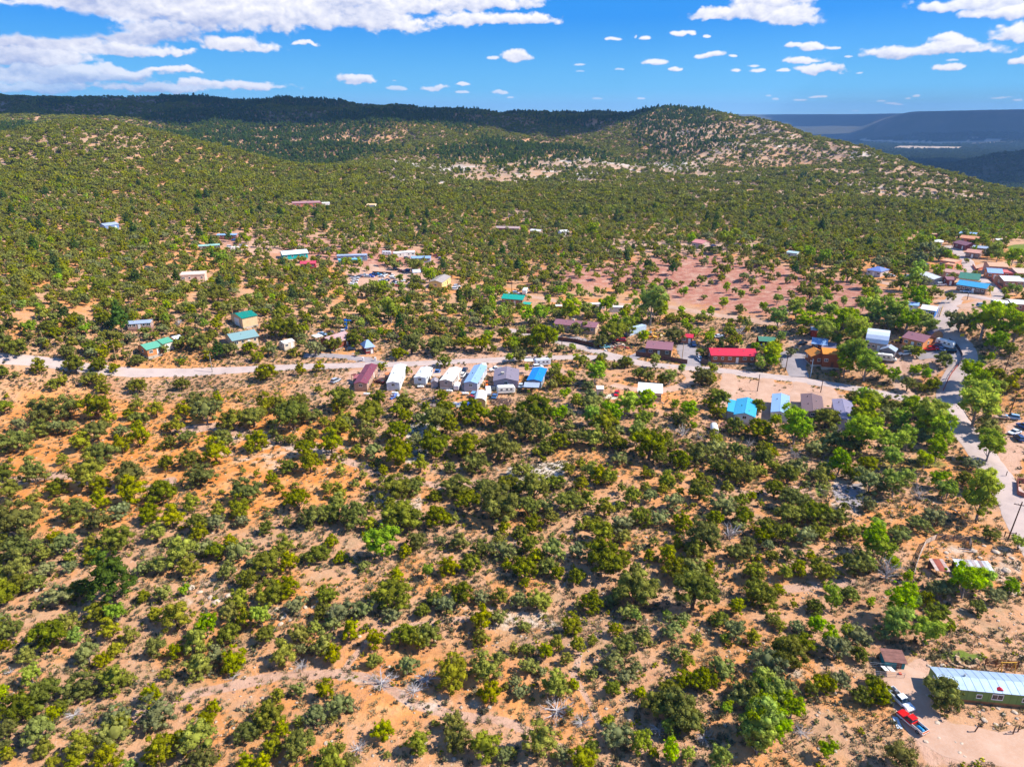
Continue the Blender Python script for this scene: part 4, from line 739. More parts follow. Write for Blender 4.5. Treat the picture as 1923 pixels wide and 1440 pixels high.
        lo_ = [(hw * 1.0 + .06, .3 if style == 'arch' else top - .3)]; ou2 = ou
        part('roof', prismx(ou2 + rf[::-1], x0 - .25, x1 + .25), RMt, t)
        def zr(y): return top + rise
    # openings on the long sides
    for sgn in sides:
        ax = sgn * math.pi / 2
        if wins:
            for i in range(wins):
                if doors and i == wins // 2 and sgn == sides[-1]: door(t, (x0 + L * (i + .5) / wins, sgn * (hw + .02), zb + .03), ax, paint((120, 70, 50), .6) if H > 2.9 else WHITE); continue
                win(t, 1.2 if i % 2 == 0 else .8, .95, (x0 + L * (i + .5) / wins, sgn * (hw + .02), zb + H * .42), ax)
    if endwin:
        for sgn in (1, -1): win(t, 1.0, 1.0, (sgn * (L / 2 + .02), 0, zb + H * .40), 0 if sgn > 0 else math.pi)
    for i in range(vents):
        y = hw * (.45 if i % 2 else -.4); x = x0 + L * (i + .7) / (vents + .6)
        if style in ('gable', 'trailer', 'shed', 'flat'): part('roof_vent', cyl(.11, 0, .5, 8), DARK if i % 2 else GALV, t, (x, y, zr(y) - .1), key='vent')
    if chimney and style in ('gable', 'shed', 'flat'): part('swamp_cooler', boxg(-.5, .5, -.5, .5, 0, .9), paint((205, 195, 175), .6), t, (x0 + L * .4, hw * .3, zr(hw * .3) - .12), key='cooler')
    if porch:                                       # (side, x centre, length, depth, colour)
        sd_, xc, pl, dp, cl = porch; y0 = sd_ * hw; y1 = sd_ * (hw + dp)
        part('porch_roof', prismx([(y0, top - .25), (y1, top - .75), (y1, top - .65), (y0, top - .12)][::sd_], xc - pl / 2, xc + pl / 2), paint(cl, .6) if isinstance(cl, tuple) else cl, t)
        for xx in (xc - pl / 2 + .1, xc + pl / 2 - .1): part('porch_post', boxg(-.06, .06, -.06, .06, -.6, top - .68), WOODM, t, (xx, y1 - sd_ * .12, 0))
        part('deck', boxg(xc - pl / 2, xc + pl / 2, min(y0, y1), max(y0, y1), -.5, .12), WOODM, t)
    return t
def canopy(p1, p2, W, H, roof, label, name='carport', rise=.3, posts=3, wallm=None, cat='carport', group=None):
    a = G(*p1); b = G(*p2); d = b - a; d.z = 0; L = d.length; m = (a + b) / 2; rz = math.atan2(d.y, d.x); t = thing(name, label, cat, (m.x, m.y, m.z), rz, group)
    CLEAR.append((m.x, m.y, max(L, W) / 2)); RMt = roof if isinstance(roof, bpy.types.Material) else paint(roof, .5)
    part('roof', prismx([(-W / 2, H), (0, H + rise), (W / 2, H), (W / 2, H + .1), (0, H + rise + .1), (-W / 2, H + .1)], -L / 2, L / 2), RMt, t)
    for i in range(posts):
        for sg in (1, -1): part('post', boxg(-.06, .06, -.06, .06, -.6, H + .05), WOODM, t, (-L / 2 + .15 + i * (L - .3) / (posts - 1), sg * (W / 2 - .15), 0), key='post%.1f' % H)
    if wallm: part('back_wall', boxg(-L / 2, L / 2, W / 2 - .08, W / 2, -.4, H), wallm, t)
    return t

# ------------------------------------------------------------------ vehicles (local +x is the nose)
def wheel(parent, x, y, r=.36):
    w = part('wheel', cyl(r, -.12, .12, 12, 'y'), TIRE, parent, (x, y, r), key='tyre%.2f' % r); part('rim', cyl(r * .55, -.13, .13, 8, 'y'), CHROME, w, key='rim%.2f' % r)
def shell(secs):
    """secs: (x, z0, z1, half width); chamfered cross-sections lofted along x"""
    V_ = []; F = []
    for x, z0, z1, w in secs:
        c = .10
        V_ += [(x, -w + .05, z0), (x, w - .05, z0), (x, w, z0 + c), (x, w, z1 - c), (x, w - c, z1), (x, -w + c, z1), (x, -w, z1 - c), (x, -w, z0 + c)]
    for i in range(len(secs) - 1):
        for j in range(8): k2 = (j + 1) % 8; F.append((i * 8 + j, i * 8 + k2, i * 8 + 8 + k2, i * 8 + 8 + j))
    F += [tuple(range(8))[::-1], tuple(range(len(V_) - 8, len(V_)))]; return V_, F
def frust(x0, x1, w, z0, X0, X1, w2, z1):
    return [(x0, -w, z0), (x1, -w, z0), (x1, w, z0), (x0, w, z0), (X0, -w2, z1), (X1, -w2, z1), (X1, w2, z1), (X0, w2, z1)], [(0, 3, 2, 1), (4, 5, 6, 7), (0, 1, 5, 4), (1, 2, 6, 5), (2, 3, 7, 6), (3, 0, 4, 7)]
def vehicle(kind, px, py, heading, color, label, group=None, s=.9, color2=None):
    """heading: degrees counter-clockwise from the photo's right"""
    p = G(px, py); CLEAR.append((p.x, p.y, 2.6)); nm = {'sedan': 'car', 'suv': 'car', 'pickup': 'pickup_truck', 'van': 'van', 'trailer': 'camper_trailer', 'motorhome': 'motorhome', 'tractor': 'tractor'}[kind]
    t = thing(nm, label, {'car': 'car', 'pickup_truck': 'pickup truck', 'van': 'van', 'camper_trailer': 'camper trailer', 'motorhome': 'motorhome', 'tractor': 'tractor'}[nm], (p.x, p.y, p.z + .16), R(heading), group, s)
    gx = (float(height(p.x + math.cos(R(heading)) * 2, p.y + math.sin(R(heading)) * 2)) - float(height(p.x - math.cos(R(heading)) * 2, p.y - math.sin(R(heading)) * 2))) / 4
    t.rotation_euler = (0, -math.atan(gx), R(heading)); M = paint(color, .28, wear=.04); M2 = paint(color2, .3, wear=.04) if color2 else M
    if kind in ('sedan', 'suv'):
        h = 1.42 if kind == 'sedan' else 1.75; bz = .9 if kind == 'sedan' else 1.05
        part('body', shell([(-2.25, .45, bz - .12, .82), (-2.1, .28, bz, .88), (-1.0, .25, bz, .9), (1.0, .25, bz - .02, .9), (1.95, .28, bz - .16, .86), (2.25, .38, bz - .30, .76)]), M, t, key='b' + kind)
        rear = -1.75 if kind == 'sedan' else -2.1; rt = -1.05 if kind == 'sedan' else -1.9
        part('window', frust(rear, 1.15, .82, bz - .02, rt, .35, .66, h - .05), GLASS, t, key='w' + kind)
        part('roof', frust(rt - .03, .38, .69, h - .06, rt + .08, .28, .62, h + .02), M, t, key='r' + kind)
        for sg in (1, -1): part('headlight', boxg(-.05, .05, -.16, .16, -.07, .07), WHITE, t, (2.2, sg * .55, bz - .42), key='hl')
        for x in (-1.4, 1.4):
            for y in (-.80, .80): wheel(t, x, y, .34)
    elif kind == 'pickup':
        part('body', shell([(-.55, .42, 1.08, .95), (-.4, .4, 1.1, .97), (1.2, .4, 1.1, .97), (2.5, .42, 1.02, .94), (2.75, .5, .9, .84)]), M, t, key='bp')
        part('window', frust(-.45, 1.3, .88, 1.08, -.35, .75, .74, 1.72), GLASS, t, key='wp'); part('roof', frust(-.45, .8, .78, 1.7, -.38, .68, .70, 1.80), M, t, key='rp')
        bed = joinm([boxg(-2.8, -.55, -.95, -.87, .55, 1.12), boxg(-2.8, -.55, .87, .95, .55, 1.12), boxg(-2.8, -2.72, -.87, .87, .55, 1.12), boxg(-2.72, -.55, -.87, .87, .5, .6)]); part('bed', bed, M2, t, key='bed')
        part('bed_liner', boxg(-2.71, -.56, -.86, .86, .605, .64), DARK, t, key='liner')
        part('bumper', boxg(-2.95, -2.8, -.95, .95, .5, .68), CHROME, t, key='bump')
        for x in (-1.85, 1.75):
            for y in (-.85, .85): wheel(t, x, y, .40)
    elif kind == 'van':
        part('body', shell([(-2.6, .4, 1.9, .9), (-2.5, .3, 2.05, .98), (1.3, .3, 2.05, .98), (2.0, .3, 1.35, .95), (2.6, .4, 1.1, .85)]), M, t, key='bv'); part('window', frust(1.25, 2.0, .90, 1.3, 1.15, 1.5, .86, 1.85), GLASS, t, key='wv')
        for x in (-1.7, 1.7):
            for y in (-.88, .88): wheel(t, x, y, .36)
    elif kind in ('trailer', 'motorhome'):
        L = 3.3; part('body', shell([(-L, .6, 2.5, 1.1), (-L + .25, .5, 2.9, 1.2), (L - .5, .5, 2.9, 1.2), (L, .7, 2.3, 1.1)]), M, t, key='bt')
        part('stripe', joinm([boxg(-L + .3, L - .6, -1.215, -1.19, 1.25, 1.45), boxg(-L + .3, L - .6, 1.19, 1.215, 1.25, 1.45)]), paint((120, 130, 150), .4), t, key='st')
        for sg in (1, -1):
            for x in (-1.8, .2, 1.8): part('window', boxg(-.4, .4, -.02, .02, 0, .55), GLASS, t, (x, sg * 1.21, 1.65), key='wt')
        part('air_conditioner', boxg(-.4, .4, -.35, .35, 0, .25), WHITE, t, (-.5, 0, 2.9), key='ac')
        if kind == 'motorhome': part('cab', shell([(L - .3, .45, 1.9, 1.0), (L + .5, .45, 1.5, .98), (L + 1.4, .5, 1.15, .9)]), M, t, key='cab'); part('windshield', frust(L + .1, L + .75, .88, 1.4, L + .0, L + .3, .8, 1.95), GLASS, t, key='wsm')
        else: part('hitch', joinm([boxg(L, L + 1.2, -.05, .05, .45, .55), boxg(L + .9, L + 1.0, -.04, .04, -.1, .5)]), DARK, t, key='hitch')
        for x in ((-1.2, -.3) if kind == 'trailer' else (-2.0, 3.7)):
            for y in (-1.05, 1.05): wheel(t, x, y, .36)
    elif kind == 'tractor':
        part('body', shell([(-.7, .6, 1.1, .35), (.1, .6, 1.25, .38), (1.5, .6, 1.2, .36), (1.65, .7, 1.1, .3)]), M, t, key='btr'); part('seat', boxg(-.7, -.2, -.25, .25, 1.1, 1.6), DARK, t, key='str')
        part('loader_arm', joinm([boxg(.2, 2.3, -.62, -.52, .9, 1.05), boxg(.2, 2.3, .52, .62, .9, 1.05)]), M, t, key='la'); part('bucket', prism([(2.2, .3), (2.9, .25), (2.95, .35), (2.35, .45), (2.3, 1.0), (2.2, 1.0)], -.85, .85), DARK, t, key='bk')
        part('canopy', joinm([boxg(-.9, .3, -.5, .5, 2.1, 2.18), boxg(-.85, -.78, -.45, -.38, 1.0, 2.1), boxg(-.85, -.78, .38, .45, 1.0, 2.1)]), M, t, key='cn')
        for y in (-.72, .72): wheel(t, -.5, y, .68)
        for y in (-.6, .6): wheel(t, 1.25, y, .38)
    return t
# ------------------------------------------------------------------ the row of mobile homes below the road
MG = 'mobile homes in the row below the road'
PLUM = ribbed((128, 62, 78), .45, axis='X'); GREENR = ribbed((74, 132, 112), .45); TEAL = ribbed((0, 128, 112), .4); REDR = ribbed((205, 48, 72), .4, amt=.1); BLUER = ribbed((70, 160, 205), .4, amt=.12)
GALVR = ribbed((176, 190, 210), .38, .25); WHITER = ribbed((232, 232, 230), .45, amt=.15); MAUVE = ribbed((146, 100, 110), .5, amt=.15); ORANGER = ribbed((226, 142, 50), .45, amt=.1); GREYR = ribbed((132, 122, 136), .5, amt=.15); BROWNR = ribbed((118, 96, 98), .5, amt=.2); LBLUE = ribbed((150, 185, 225), .4, .15, amt=.12); RUSTR = ribbed((150, 72, 50), .7, amt=.5, dirt=(190, 180, 170)); TANR = paint((205, 160, 128), .8, wear=.1); CYAN = ribbed((60, 165, 205), .4, amt=.1)
house((678, 735), (699, 700), 4.2, 2.7, .55, (186, 150, 128), PLUM, 'mobile_home', 'tan mobile home with plum red metal roof, leftmost of the row', 'mobile home', 'trailer', .15, 4, MG, skirt=(150, 118, 100), vents=3, chimney=True, porch=(1, -1, 4, 2.0, (196, 110, 110)))
house((739, 734), (753, 700), 4.3, 2.7, .5, (216, 220, 226), WHITER, 'mobile_home', 'white roofed pale mobile home with a small front deck, second in the row', 'mobile home', 'trailer', .1, 4, MG, skirt=(225, 225, 225), vents=3)
house((789, 724), (802, 704), 4.1, 2.6, .4, (214, 220, 224), paint((225, 228, 232), .5, wear=.2), 'mobile_home', 'short white mobile home with dark porch window, third in the row', 'mobile home', 'trailer', .1, 3, MG, skirt=(215, 205, 190), vents=3)
house((838, 731), (856, 706), 4.4, 2.7, .6, (186, 168, 158), paint((238, 234, 222), .5, wear=.06), 'mobile_home', 'cream roofed taupe mobile home, fourth in the row', 'mobile home', 'trailer', .12, 4, MG, skirt=(225, 220, 212), vents=3)
house((884, 735), (903, 702), 4.5, 2.8, .6, (184, 186, 196), LBLUE, 'mobile_home', 'pale grey mobile home with light blue metal roof, fifth in the row', 'mobile home', 'trailer', .12, 4, MG, skirt=(205, 205, 208), vents=3, chimney=True)
house((950, 730), (952, 708), 8.2, 2.7, 1.0, (178, 160, 168), GREYR, 'double_wide_home', 'wide taupe house with low grey shingled gable roof', 'house', 'gable', .25, 3, skirt=(150, 135, 130), vents=3, chimney=True)
house((1003, 729), (1014, 706), 4.6, 2.6, .5, (120, 140, 165), paint((20, 130, 215), .5, wear=.1), 'mobile_home', 'bright blue roofed home, rightmost of the row', 'mobile home', 'trailer', .3, 3, vents=1)
canopy((984, 735), (1013, 736), 4.6, 2.4, GALVR, 'grey tin lean-to roof in front of the bright blue roofed home', 'lean_to', .1, 3, cat='lean-to')
canopy((1185 - 202 + 2, 687), (1001, 687), 2.6, 2.2, WHITE, 'long white flat canopy behind the bright green tree by the road', 'carport', .05, 2)
house((901, 767), (904, 752), 3.6, 2.2, 1.2, (196, 184, 140), paint((232, 230, 224), .5), 'metal_shed', 'cream arched metal shed in front of the light blue roofed home', 'shed', 'arch', wins=0, endwin=0, vents=0)
house((816, 729), (817, 722), 2.3, 1.9, .6, (170, 160, 162), (160, 150, 152), 'garden_shed', 'little grey gabled shed between the third and fourth mobile homes', 'shed', 'gable', .1, 0, vents=0, endwin=0)
canopy((812, 716), (829, 715), 3.2, 2.3, paint((214, 178, 150)), 'flat tan carport beside the cream roofed mobile home', 'carport', .05, 2)
canopy((724, 712), (733, 711), 2.6, 2.0, paint((222, 132, 80)), 'small orange awning between the first two mobile homes', 'awning', .1, 2, cat='awning')
canopy((663, 716), (671, 714), 2.5, 2.1, paint((120, 62, 52)), 'dark red porch awning left of the plum roofed mobile home', 'awning', .1, 2, cat='awning')
for x, y, l in ((689, 743, 'white propane tank in front of the plum roofed mobile home'), (742, 741, 'white propane tank in front of the second mobile home'), (790, 729, 'white propane tank in front of the short mobile home'), (844, 737, 'cream propane tank in front of the cream roofed mobile home'), (874, 742, 'white propane tank in front of the light blue roofed home')):
    p = G(x, y); t_ = thing('propane_tank', l, 'propane tank', (p.x, p.y, p.z), R(rng.uniform(-12, 8)), 'propane tanks'); prof = [(-1.15, .0), (-1.12, .22), (-.95, .38), (.95, .38), (1.12, .22), (1.15, .0)]
    V_ = [(x_, math.cos(6.2832 * i / 12) * r_, .65 + math.sin(6.2832 * i / 12) * r_) for x_, r_ in prof for i in range(12)]; F = [(a * 12 + i, a * 12 + (i + 1) % 12, a * 12 + 12 + (i + 1) % 12, a * 12 + 12 + i) for a in range(5) for i in range(12)]
    part('tank', (V_, F), WHITE, t_, key='tank'); part('support', boxg(-.08, .08, -.3, .3, -.2, .35), CONC, t_, (-.7, 0, 0), key='sup'); part('support', boxg(-.08, .08, -.3, .3, -.2, .35), CONC, t_, (.7, 0, 0), key='sup'); part('valve_dome', cyl(.13, 1.0, 1.18, 8), WHITE, t_, key='vd')
# woodpile
def firewood():
    p = G(943, 756); t_ = thing('woodpile', 'big round heap of split firewood in front of the wide taupe house', 'woodpile', (p.x, p.y, p.z)); g = random.Random(3); V_ = []; F = []
    ms = [paint(c, .9, wear=.3) for c in ((150, 110, 84), (196, 160, 130), (104, 74, 60), (120, 104, 100))]; lm = [md('log', *prismx([(-.11, 0), (.12, 0), (0, .17)], -.28, .28), m) for m in ms]
    part('heap', cyl(3.6, -.3, .55, 16, r2=2.2), ms[2], t_)
    for i in range(290):
        r = 3.7 * math.sqrt(g.random()); a = g.uniform(0, 6.28); z = .75 * (1 - (r / 4) ** 2) + g.uniform(-.08, .1)
        o = bpy.data.objects.new('log', lm[g.randrange(4)]); COL.objects.link(o); o.parent = t_; o.location = (r * math.cos(a), r * .9 * math.sin(a), z); o.rotation_euler = (g.uniform(-.5, .5), g.uniform(-.5, .5), g.uniform(0, 3.14)); o.scale = (1.3,) * 3
    CLEAR.append((p.x, p.y, 4.5))
firewood()
WHT = (232, 232, 232); SIL = (170, 176, 186); DBL = (28, 52, 96)
for k_, x, y, h, c, l in (('suv', 631, 718, 62, SIL, 'silver hatchback parked on the dirt left of the mobile homes'), ('pickup', 821, 703, 84, (60, 120, 190), 'blue and white pickup with camper shell between the third and fourth homes'), ('sedan', 873, 697, 80, (26, 50, 84), 'dark blue car parked behind the white car in the gravel drive'), ('suv', 869, 707, 78, WHT, 'white car on the gravel drive between the fourth and fifth homes'),
  ('van', 859, 730, 84, WHT, 'boxy white van beside the cream roofed mobile home'), ('van', 909, 693, 96, WHT, 'white truck behind the light blue roofed mobile home'), ('pickup', 931, 697, 200, WHT, 'white pickup parked behind the wide taupe house'), ('sedan', 978, 727, 84, (200, 210, 222), 'pale car between the taupe house and the blue roofed home'), ('suv', 1010, 692, 20, WHT, 'white truck behind the bright blue roof'),
  ('trailer', 1018, 687, 15, (196, 200, 208), 'silver camper trailer by the road behind the blue roof'), ('tractor', 914, 727, 280, (235, 110, 20), 'orange loader tractor beside the light blue roofed home'), ('van', 917, 740, 275, WHT, 'white truck between the arched shed and the campers'), ('trailer', 950, 739, 10, (238, 236, 228), 'white camper trailer in front of the wide taupe house'), ('suv', 961, 729, 20, (222, 226, 230), 'pale truck against the wall of the taupe house'),
  ('suv', 890, 744, 75, (110, 160, 205), 'light blue truck left of the cream arched shed'), ('tractor', 887, 753, 60, (190, 30, 30), 'red tractor left of the cream arched shed'), ('sedan', 929, 747, 80, (70, 110, 160), 'small blue red vehicle beside the woodpile'), ('sedan', 713, 719, 150, (86, 34, 34), 'dark red junk car between the first two mobile homes'), ('sedan', 942, 733, 10, (30, 32, 40), 'black car in front of the taupe house'), ('sedan', 927, 733, 30, (24, 34, 60), 'dark blue small car beside the orange tractor')):
    vehicle(k_, x, y, h, c, l, 'vehicles around the mobile homes')
p = G(883, 765); t_ = thing('tarp_covered_load', 'blue tarp draped load left of the cream arched shed', 'tarp', (p.x, p.y, p.z)); part('tarp', frust(-1.5, 1.5, 1.3, -.2, -1.1, 1.0, .7, 1.6), paint((20, 80, 200), .5), t_)
p = G(930, 745); 
# white boat-like trailer under the camper
# ------------------------------------------------------------------ middle ground
house((1045, 617), (1121, 623), 7.5, 2.9, .9, (196, 168, 140), MAUVE, 'long_house', 'long tan house with low mauve roof behind a brown fence', 'house', 'gable', .4, 7, vents=2, chimney=True)
house((1215, 660), (1261, 664), 9.5, 2.8, .9, (128, 98, 78), MAUVE, 'fenced_house', 'brown walled house with mauve metal roof inside a plank fence', 'house', 'gable', .4, 3, vents=2)
house((1279, 642), (1300, 643), 4.5, 2.5, .7, (176, 112, 84), REDR, 'red_roofed_shed', 'small shed with bright red roof beside the gravel lot', 'shed', 'gable', .3, 2, vents=0)
house((1199, 744), (1241, 747), 6.4, 2.7, .5, (206, 170, 138), WHITER, 'white_roofed_house', 'low tan house with flat white roof at the dirt loop drive', 'house', 'shed', .4, 5, vents=1, doors=1)
house((1120, 739), (1132, 739), 2.8, 2.0, .5, (226, 206, 190), WHITE, 'white_shed', 'little white roofed shed left of the parked red car', 'shed', 'gable', .15, 0, vents=0, endwin=0)
house((1331, 676), (1413, 675), 8.0, 2.9, 1.3, (152, 96, 66), REDR, 'long_red_roofed_house', 'long brown house under a bright red metal roof by the road', 'house', 'gable', .5, 6, vents=3)
canopy((1421, 651), (1455, 651), 6.5, 3.0, ribbed((70, 128, 104), .45), 'open sided barn with green metal roof behind the long red roof', 'pole_barn', .7, 4, paint((150, 40, 36)), 'barn')
house((1524, 655), (1550, 657), 6.0, 2.8, 1.3, (150, 84, 60), LBLUE, 'brown_workshop', 'brown workshop with blue grey metal roofs under tall cottonwoods', 'workshop', 'gable', .4, 2, vents=0)
house((1521, 631), (1532, 631), 4.0, 2.8, .6, (150, 60, 44), GALVR, 'red_shed', 'small red shed with grey roof under the cottonwoods', 'shed', 'gable', .3, 0, vents=0, endwin=0)
house((1543, 664), (1566, 666), 5.5, 2.6, .8, (130, 96, 80), GREYR, 'grey_roofed_shed', 'low shed with grey blue roof right behind the orange roofed house', 'shed', 'shed', .4, 0, vents=0, endwin=0)
house((1540, 685), (1577, 685), 6.8, 5.0, 1.0, (160, 88, 52), ORANGER, 'orange_roofed_house', 'two storey orange roofed brown house at the gravel lot', 'house', 'gable', .5, 3, vents=0)
house((1526, 673), (1536, 688), 5.4, 3.2, 1.3, (156, 90, 58), ORANGER, 'orange_roofed_wing', 'lower orange roofed wing left of the two storey brown house', 'house', 'gable', .5, 2, vents=0)
house((1396, 797), (1401, 768), 5.6, 2.7, .9, (210, 220, 228), CYAN, 'turquoise_roofed_house', 'house with bright turquoise metal gable roof, leftmost below the road', 'house', 'gable', .35, 3, vents=3, skirt=(210, 205, 200))
house((1376, 789), (1379, 767), 3.6, 2.2, .4, (180, 170, 160), CYAN, 'turquoise_roofed_annex', 'low turquoise roofed annex left of the turquoise roofed house', 'annex', 'shed', .2, 0, vents=0, endwin=0)
house((1462, 792), (1464, 758), 4.9, 2.7, .6, (196, 200, 206), LBLUE, 'mobile_home', 'light blue roofed mobile home behind the yellow green cottonwood', 'mobile home', 'trailer', .2, 4, vents=2, skirt=(190, 190, 190))
house((1524, 791), (1521, 757), 5.8, 2.6, .6, (140, 118, 112), BROWNR, 'mobile_home', 'brown roofed mobile home between two dirt driveways', 'mobile home', 'trailer', .3, 4, vents=4, skirt=(110, 95, 90))
house((1587, 808), (1578, 768), 5.4, 2.7, .6, (180, 176, 186), ribbed((140, 134, 158), .45), 'mobile_home', 'grey lilac roofed mobile home, rightmost below the road', 'mobile home', 'trailer', .2, 4, vents=4, skirt=(150, 145, 145))
p = G(1592, 768); t_ = thing('water_tank', 'bright blue barrel tank beside the grey lilac roofed home', 'tank', (p.x, p.y, p.z)); part('tank', cyl(.9, -.2, 2.6, 14), paint((20, 60, 190), .4), t_)
p = G(1341, 811); t_ = thing('water_tank', 'white and blue lying tank below the turquoise annex', 'tank', (p.x, p.y, p.z), R(80)); part('tank', cyl(1.1, -2.2, 2.2, 14, 'x', 0, 1.0), WHITE, t_); part('cradle', boxg(-1.5, 1.5, -.7, .7, -.3, .3), CONC, t_)
house((1624, 652), (1664, 654), 9.5, 2.9, 3.6, (190, 160, 140), ribbed((214, 222, 236), .4, .1, amt=.1), 'domed_house', 'large house with rounded silvery white roof behind a bare tree', 'house', 'dome', .3, 4, vents=0)
house((1704, 644), (1741, 653), 9.0, 2.9, 1.3, (216, 140, 86), MAUVE, 'mauve_roofed_house', 'orange walled house with wide mauve roof beside the driveway', 'house', 'gable', .5, 3, vents=2)
house((1749, 634), (1757, 642), 4.2, 2.2, 1.7, (176, 130, 90), GREYR, 'barn_shed', 'small barn shaped shed with grey gambrel roof behind the white camper', 'shed', 'gambrel', wins=0, vents=0, endwin=0)
house((1664, 674), (1669, 664), 4.6, 2.6, 1.1, (128, 120, 126), GALVR, 'grey_shed', 'grey wooden shed in front of the rounded white roof', 'shed', 'gable', .3, 0, vents=0, endwin=0)
for k_, x, y, h, c, l in (('sedan', 1158, 742, 255, (205, 20, 40), 'red car parked on the dirt left of the white roofed house'), ('pickup', 1302, 649, 265, DBL, 'dark blue pickup on the gravel lot beside the red roofed shed'), ('sedan', 1314, 677, 275, (214, 222, 230), 'white car half hidden by the juniper left of the long red roof'),
  ('pickup', 1747, 659, 165, (196, 22, 30), 'bright red pickup in front of the mauve roofed house'), ('suv', 1757, 653, 150, (150, 26, 40), 'dark red car between the mauve roofed house and the camper'), ('sedan', 1768, 659, 300, (120, 140, 176), 'grey blue car in front of the white camper trailer'), ('suv', 1783, 663, 160, (28, 24, 30), 'black car at the edge of the grey driveway'), ('trailer', 1773, 652, 305, (240, 240, 236), 'big white camper trailer beside the gambrel shed'),
  ('suv', 1699, 667, 172, WHT, 'white truck at the foot of the grey driveway'), ('sedan', 1674, 658, 160, WHT, 'white car behind the grey wooden shed'), ('pickup', 1600, 648, 10, (220, 220, 216), 'pale pickup under the cottonwoods left of the rounded roof'), ('motorhome', 1658, 678, 330, (235, 228, 214), 'cream motorhome beside the grey wooden shed'), ('tractor', 1689, 644, 160, (222, 200, 30), 'yellow tractor left of the mauve roofed house'),
  ('sedan', 1524, 675, 190, (200, 20, 36), 'red car half under the orange roofed wing'), ('sedan', 1431, 654, 240, (150, 200, 215), 'pale blue car under the green roofed barn'), ('sedan', 1506, 647, 190, (40, 44, 60), 'dark car on the dirt behind the grey lot'), ('sedan', 1350, 634, 10, (210, 214, 220), 'white car among junipers behind the long red roof'),
  ('suv', 1166, 642, 170, (180, 20, 44), 'red truck among the scrap beside the big juniper'), ('sedan', 1151, 648, 150, (140, 62, 46), 'rusty brown car among the scrap beside the road'), ('sedan', 1136, 654, 8, (120, 190, 205), 'turquoise grey wreck beside the upper road'), ('sedan', 1163, 650, 20, (190, 160, 140), 'tan junk car at the edge of the scrap yard'), ('pickup', 1212, 629, 190, (210, 220, 228), 'pale pickup behind the young green trees'),
  ('sedan', 1880, 787, 170, (196, 160, 130), 'tan faded car parked right of the main road'), ('suv', 1899, 787, 150, (150, 185, 215), 'silver blue car right of the tan car'), ('sedan', 1904, 815, 200, (226, 234, 242), 'white car on the pink parking patch at the right edge'), ('suv', 1912, 826, 80, (40, 70, 120), 'dark blue car in front of the white car at the right edge'), ('suv', 1921, 804, 100, (30, 90, 160), 'blue vehicle cut by the right edge of the picture')):
    vehicle(k_, x, y, h, c, l, 'vehicles in the village yards')
# containers, scrap, pads
def boxthing(nm, label, cat, x, y, dims, mat, rz=0, extra=None):
    p = G(x, y); t_ = thing(nm, label, cat, (p.x, p.y, p.z), R(rz)); L, W, H = dims; part('body', boxg(-L / 2, L / 2, -W / 2, W / 2, -.3, H), mat, t_); CLEAR.append((p.x, p.y, max(L, W) / 2 + .5))
    part('lid', boxg(-L / 2 - .06, L / 2 + .06, -W / 2 - .06, W / 2 + .06, H + .003, H + .09), extra or mat, t_); return t_
boxthing('storage_container', 'tilted pale blue white container behind the dirt yard', 'container', 1194, 625, (10, 2.5, 2.6), paint((180, 200, 220), .5), 38)
boxthing('storage_container', 'long white container beside the dirt road, left one', 'container', 1121, 580, (7, 2.5, 2.6), WHITE, 4, WHITER)
boxthing('storage_container', 'long white container beside the dirt road, right one', 'container', 1158, 585, (6.5, 2.5, 2.4), paint((214, 222, 228), .5), -4, WHITER)
boxthing('storage_shed', 'orange brown shed under the green trees by the dirt road', 'shed', 1049, 583, (3, 3, 2.4), paint((190, 86, 40), .7), 0, WHITE)
def scrap(x, y, label, cols, n=26, rad=3.5, h=.6):
    p = G(x, y); t_ = thing('scrap_heap', label, 'scrap', (p.x, p.y, p.z)); g = random.Random(x); CLEAR.append((p.x, p.y, rad))
    for i in range(n):
        r = rad * math.sqrt(g.random()); a = g.uniform(0, 6.28); s_ = g.uniform(.3, 1.0)
        part('junk_piece', boxg(-s_, s_, -s_ * .5, s_ * .5, -.15, s_ * h), paint(cols[i % len(cols)], .7, wear=.25), t_, (r * math.cos(a), r * math.sin(a), 0), (g.uniform(-.25, .25), g.uniform(-.25, .25), g.uniform(0, 3)))
scrap(1232, 628, 'yellow and orange scrap timber heaped behind the dirt yard', ((226, 170, 60), (220, 190, 150), (200, 120, 50)), 40, 6)
scrap(1155, 652, 'rusty scrap and pale boards strewn beside the upper road', ((170, 70, 60), (220, 210, 200), (120, 60, 60), (200, 190, 180)), 34, 6.5)
scrap(672, 618 + 24, 'red rusty machinery parts among the junipers behind the road', ((200, 60, 40), (210, 120, 100), (90, 70, 70)), 14, 3)
scrap(745, 745, 'blue and white clutter in front of the second mobile home', ((90, 120, 190), (225, 225, 225), (120, 60, 50)), 14, 2.2)
scrap(808, 756, 'grey brushwood and broken boards in front of the short mobile home', ((110, 96, 100), (150, 130, 120), (70, 60, 64)), 40, 4.2, .25)
scrap(1345, 800, 'brown rubble bank below the turquoise annex', ((130, 90, 76), (160, 120, 100)), 26, 4, .5)
scrap(856, 762, 'grey and blue clutter left of the blue tarp', ((150, 155, 160), (60, 90, 150), (210, 205, 200)), 12, 2.0)
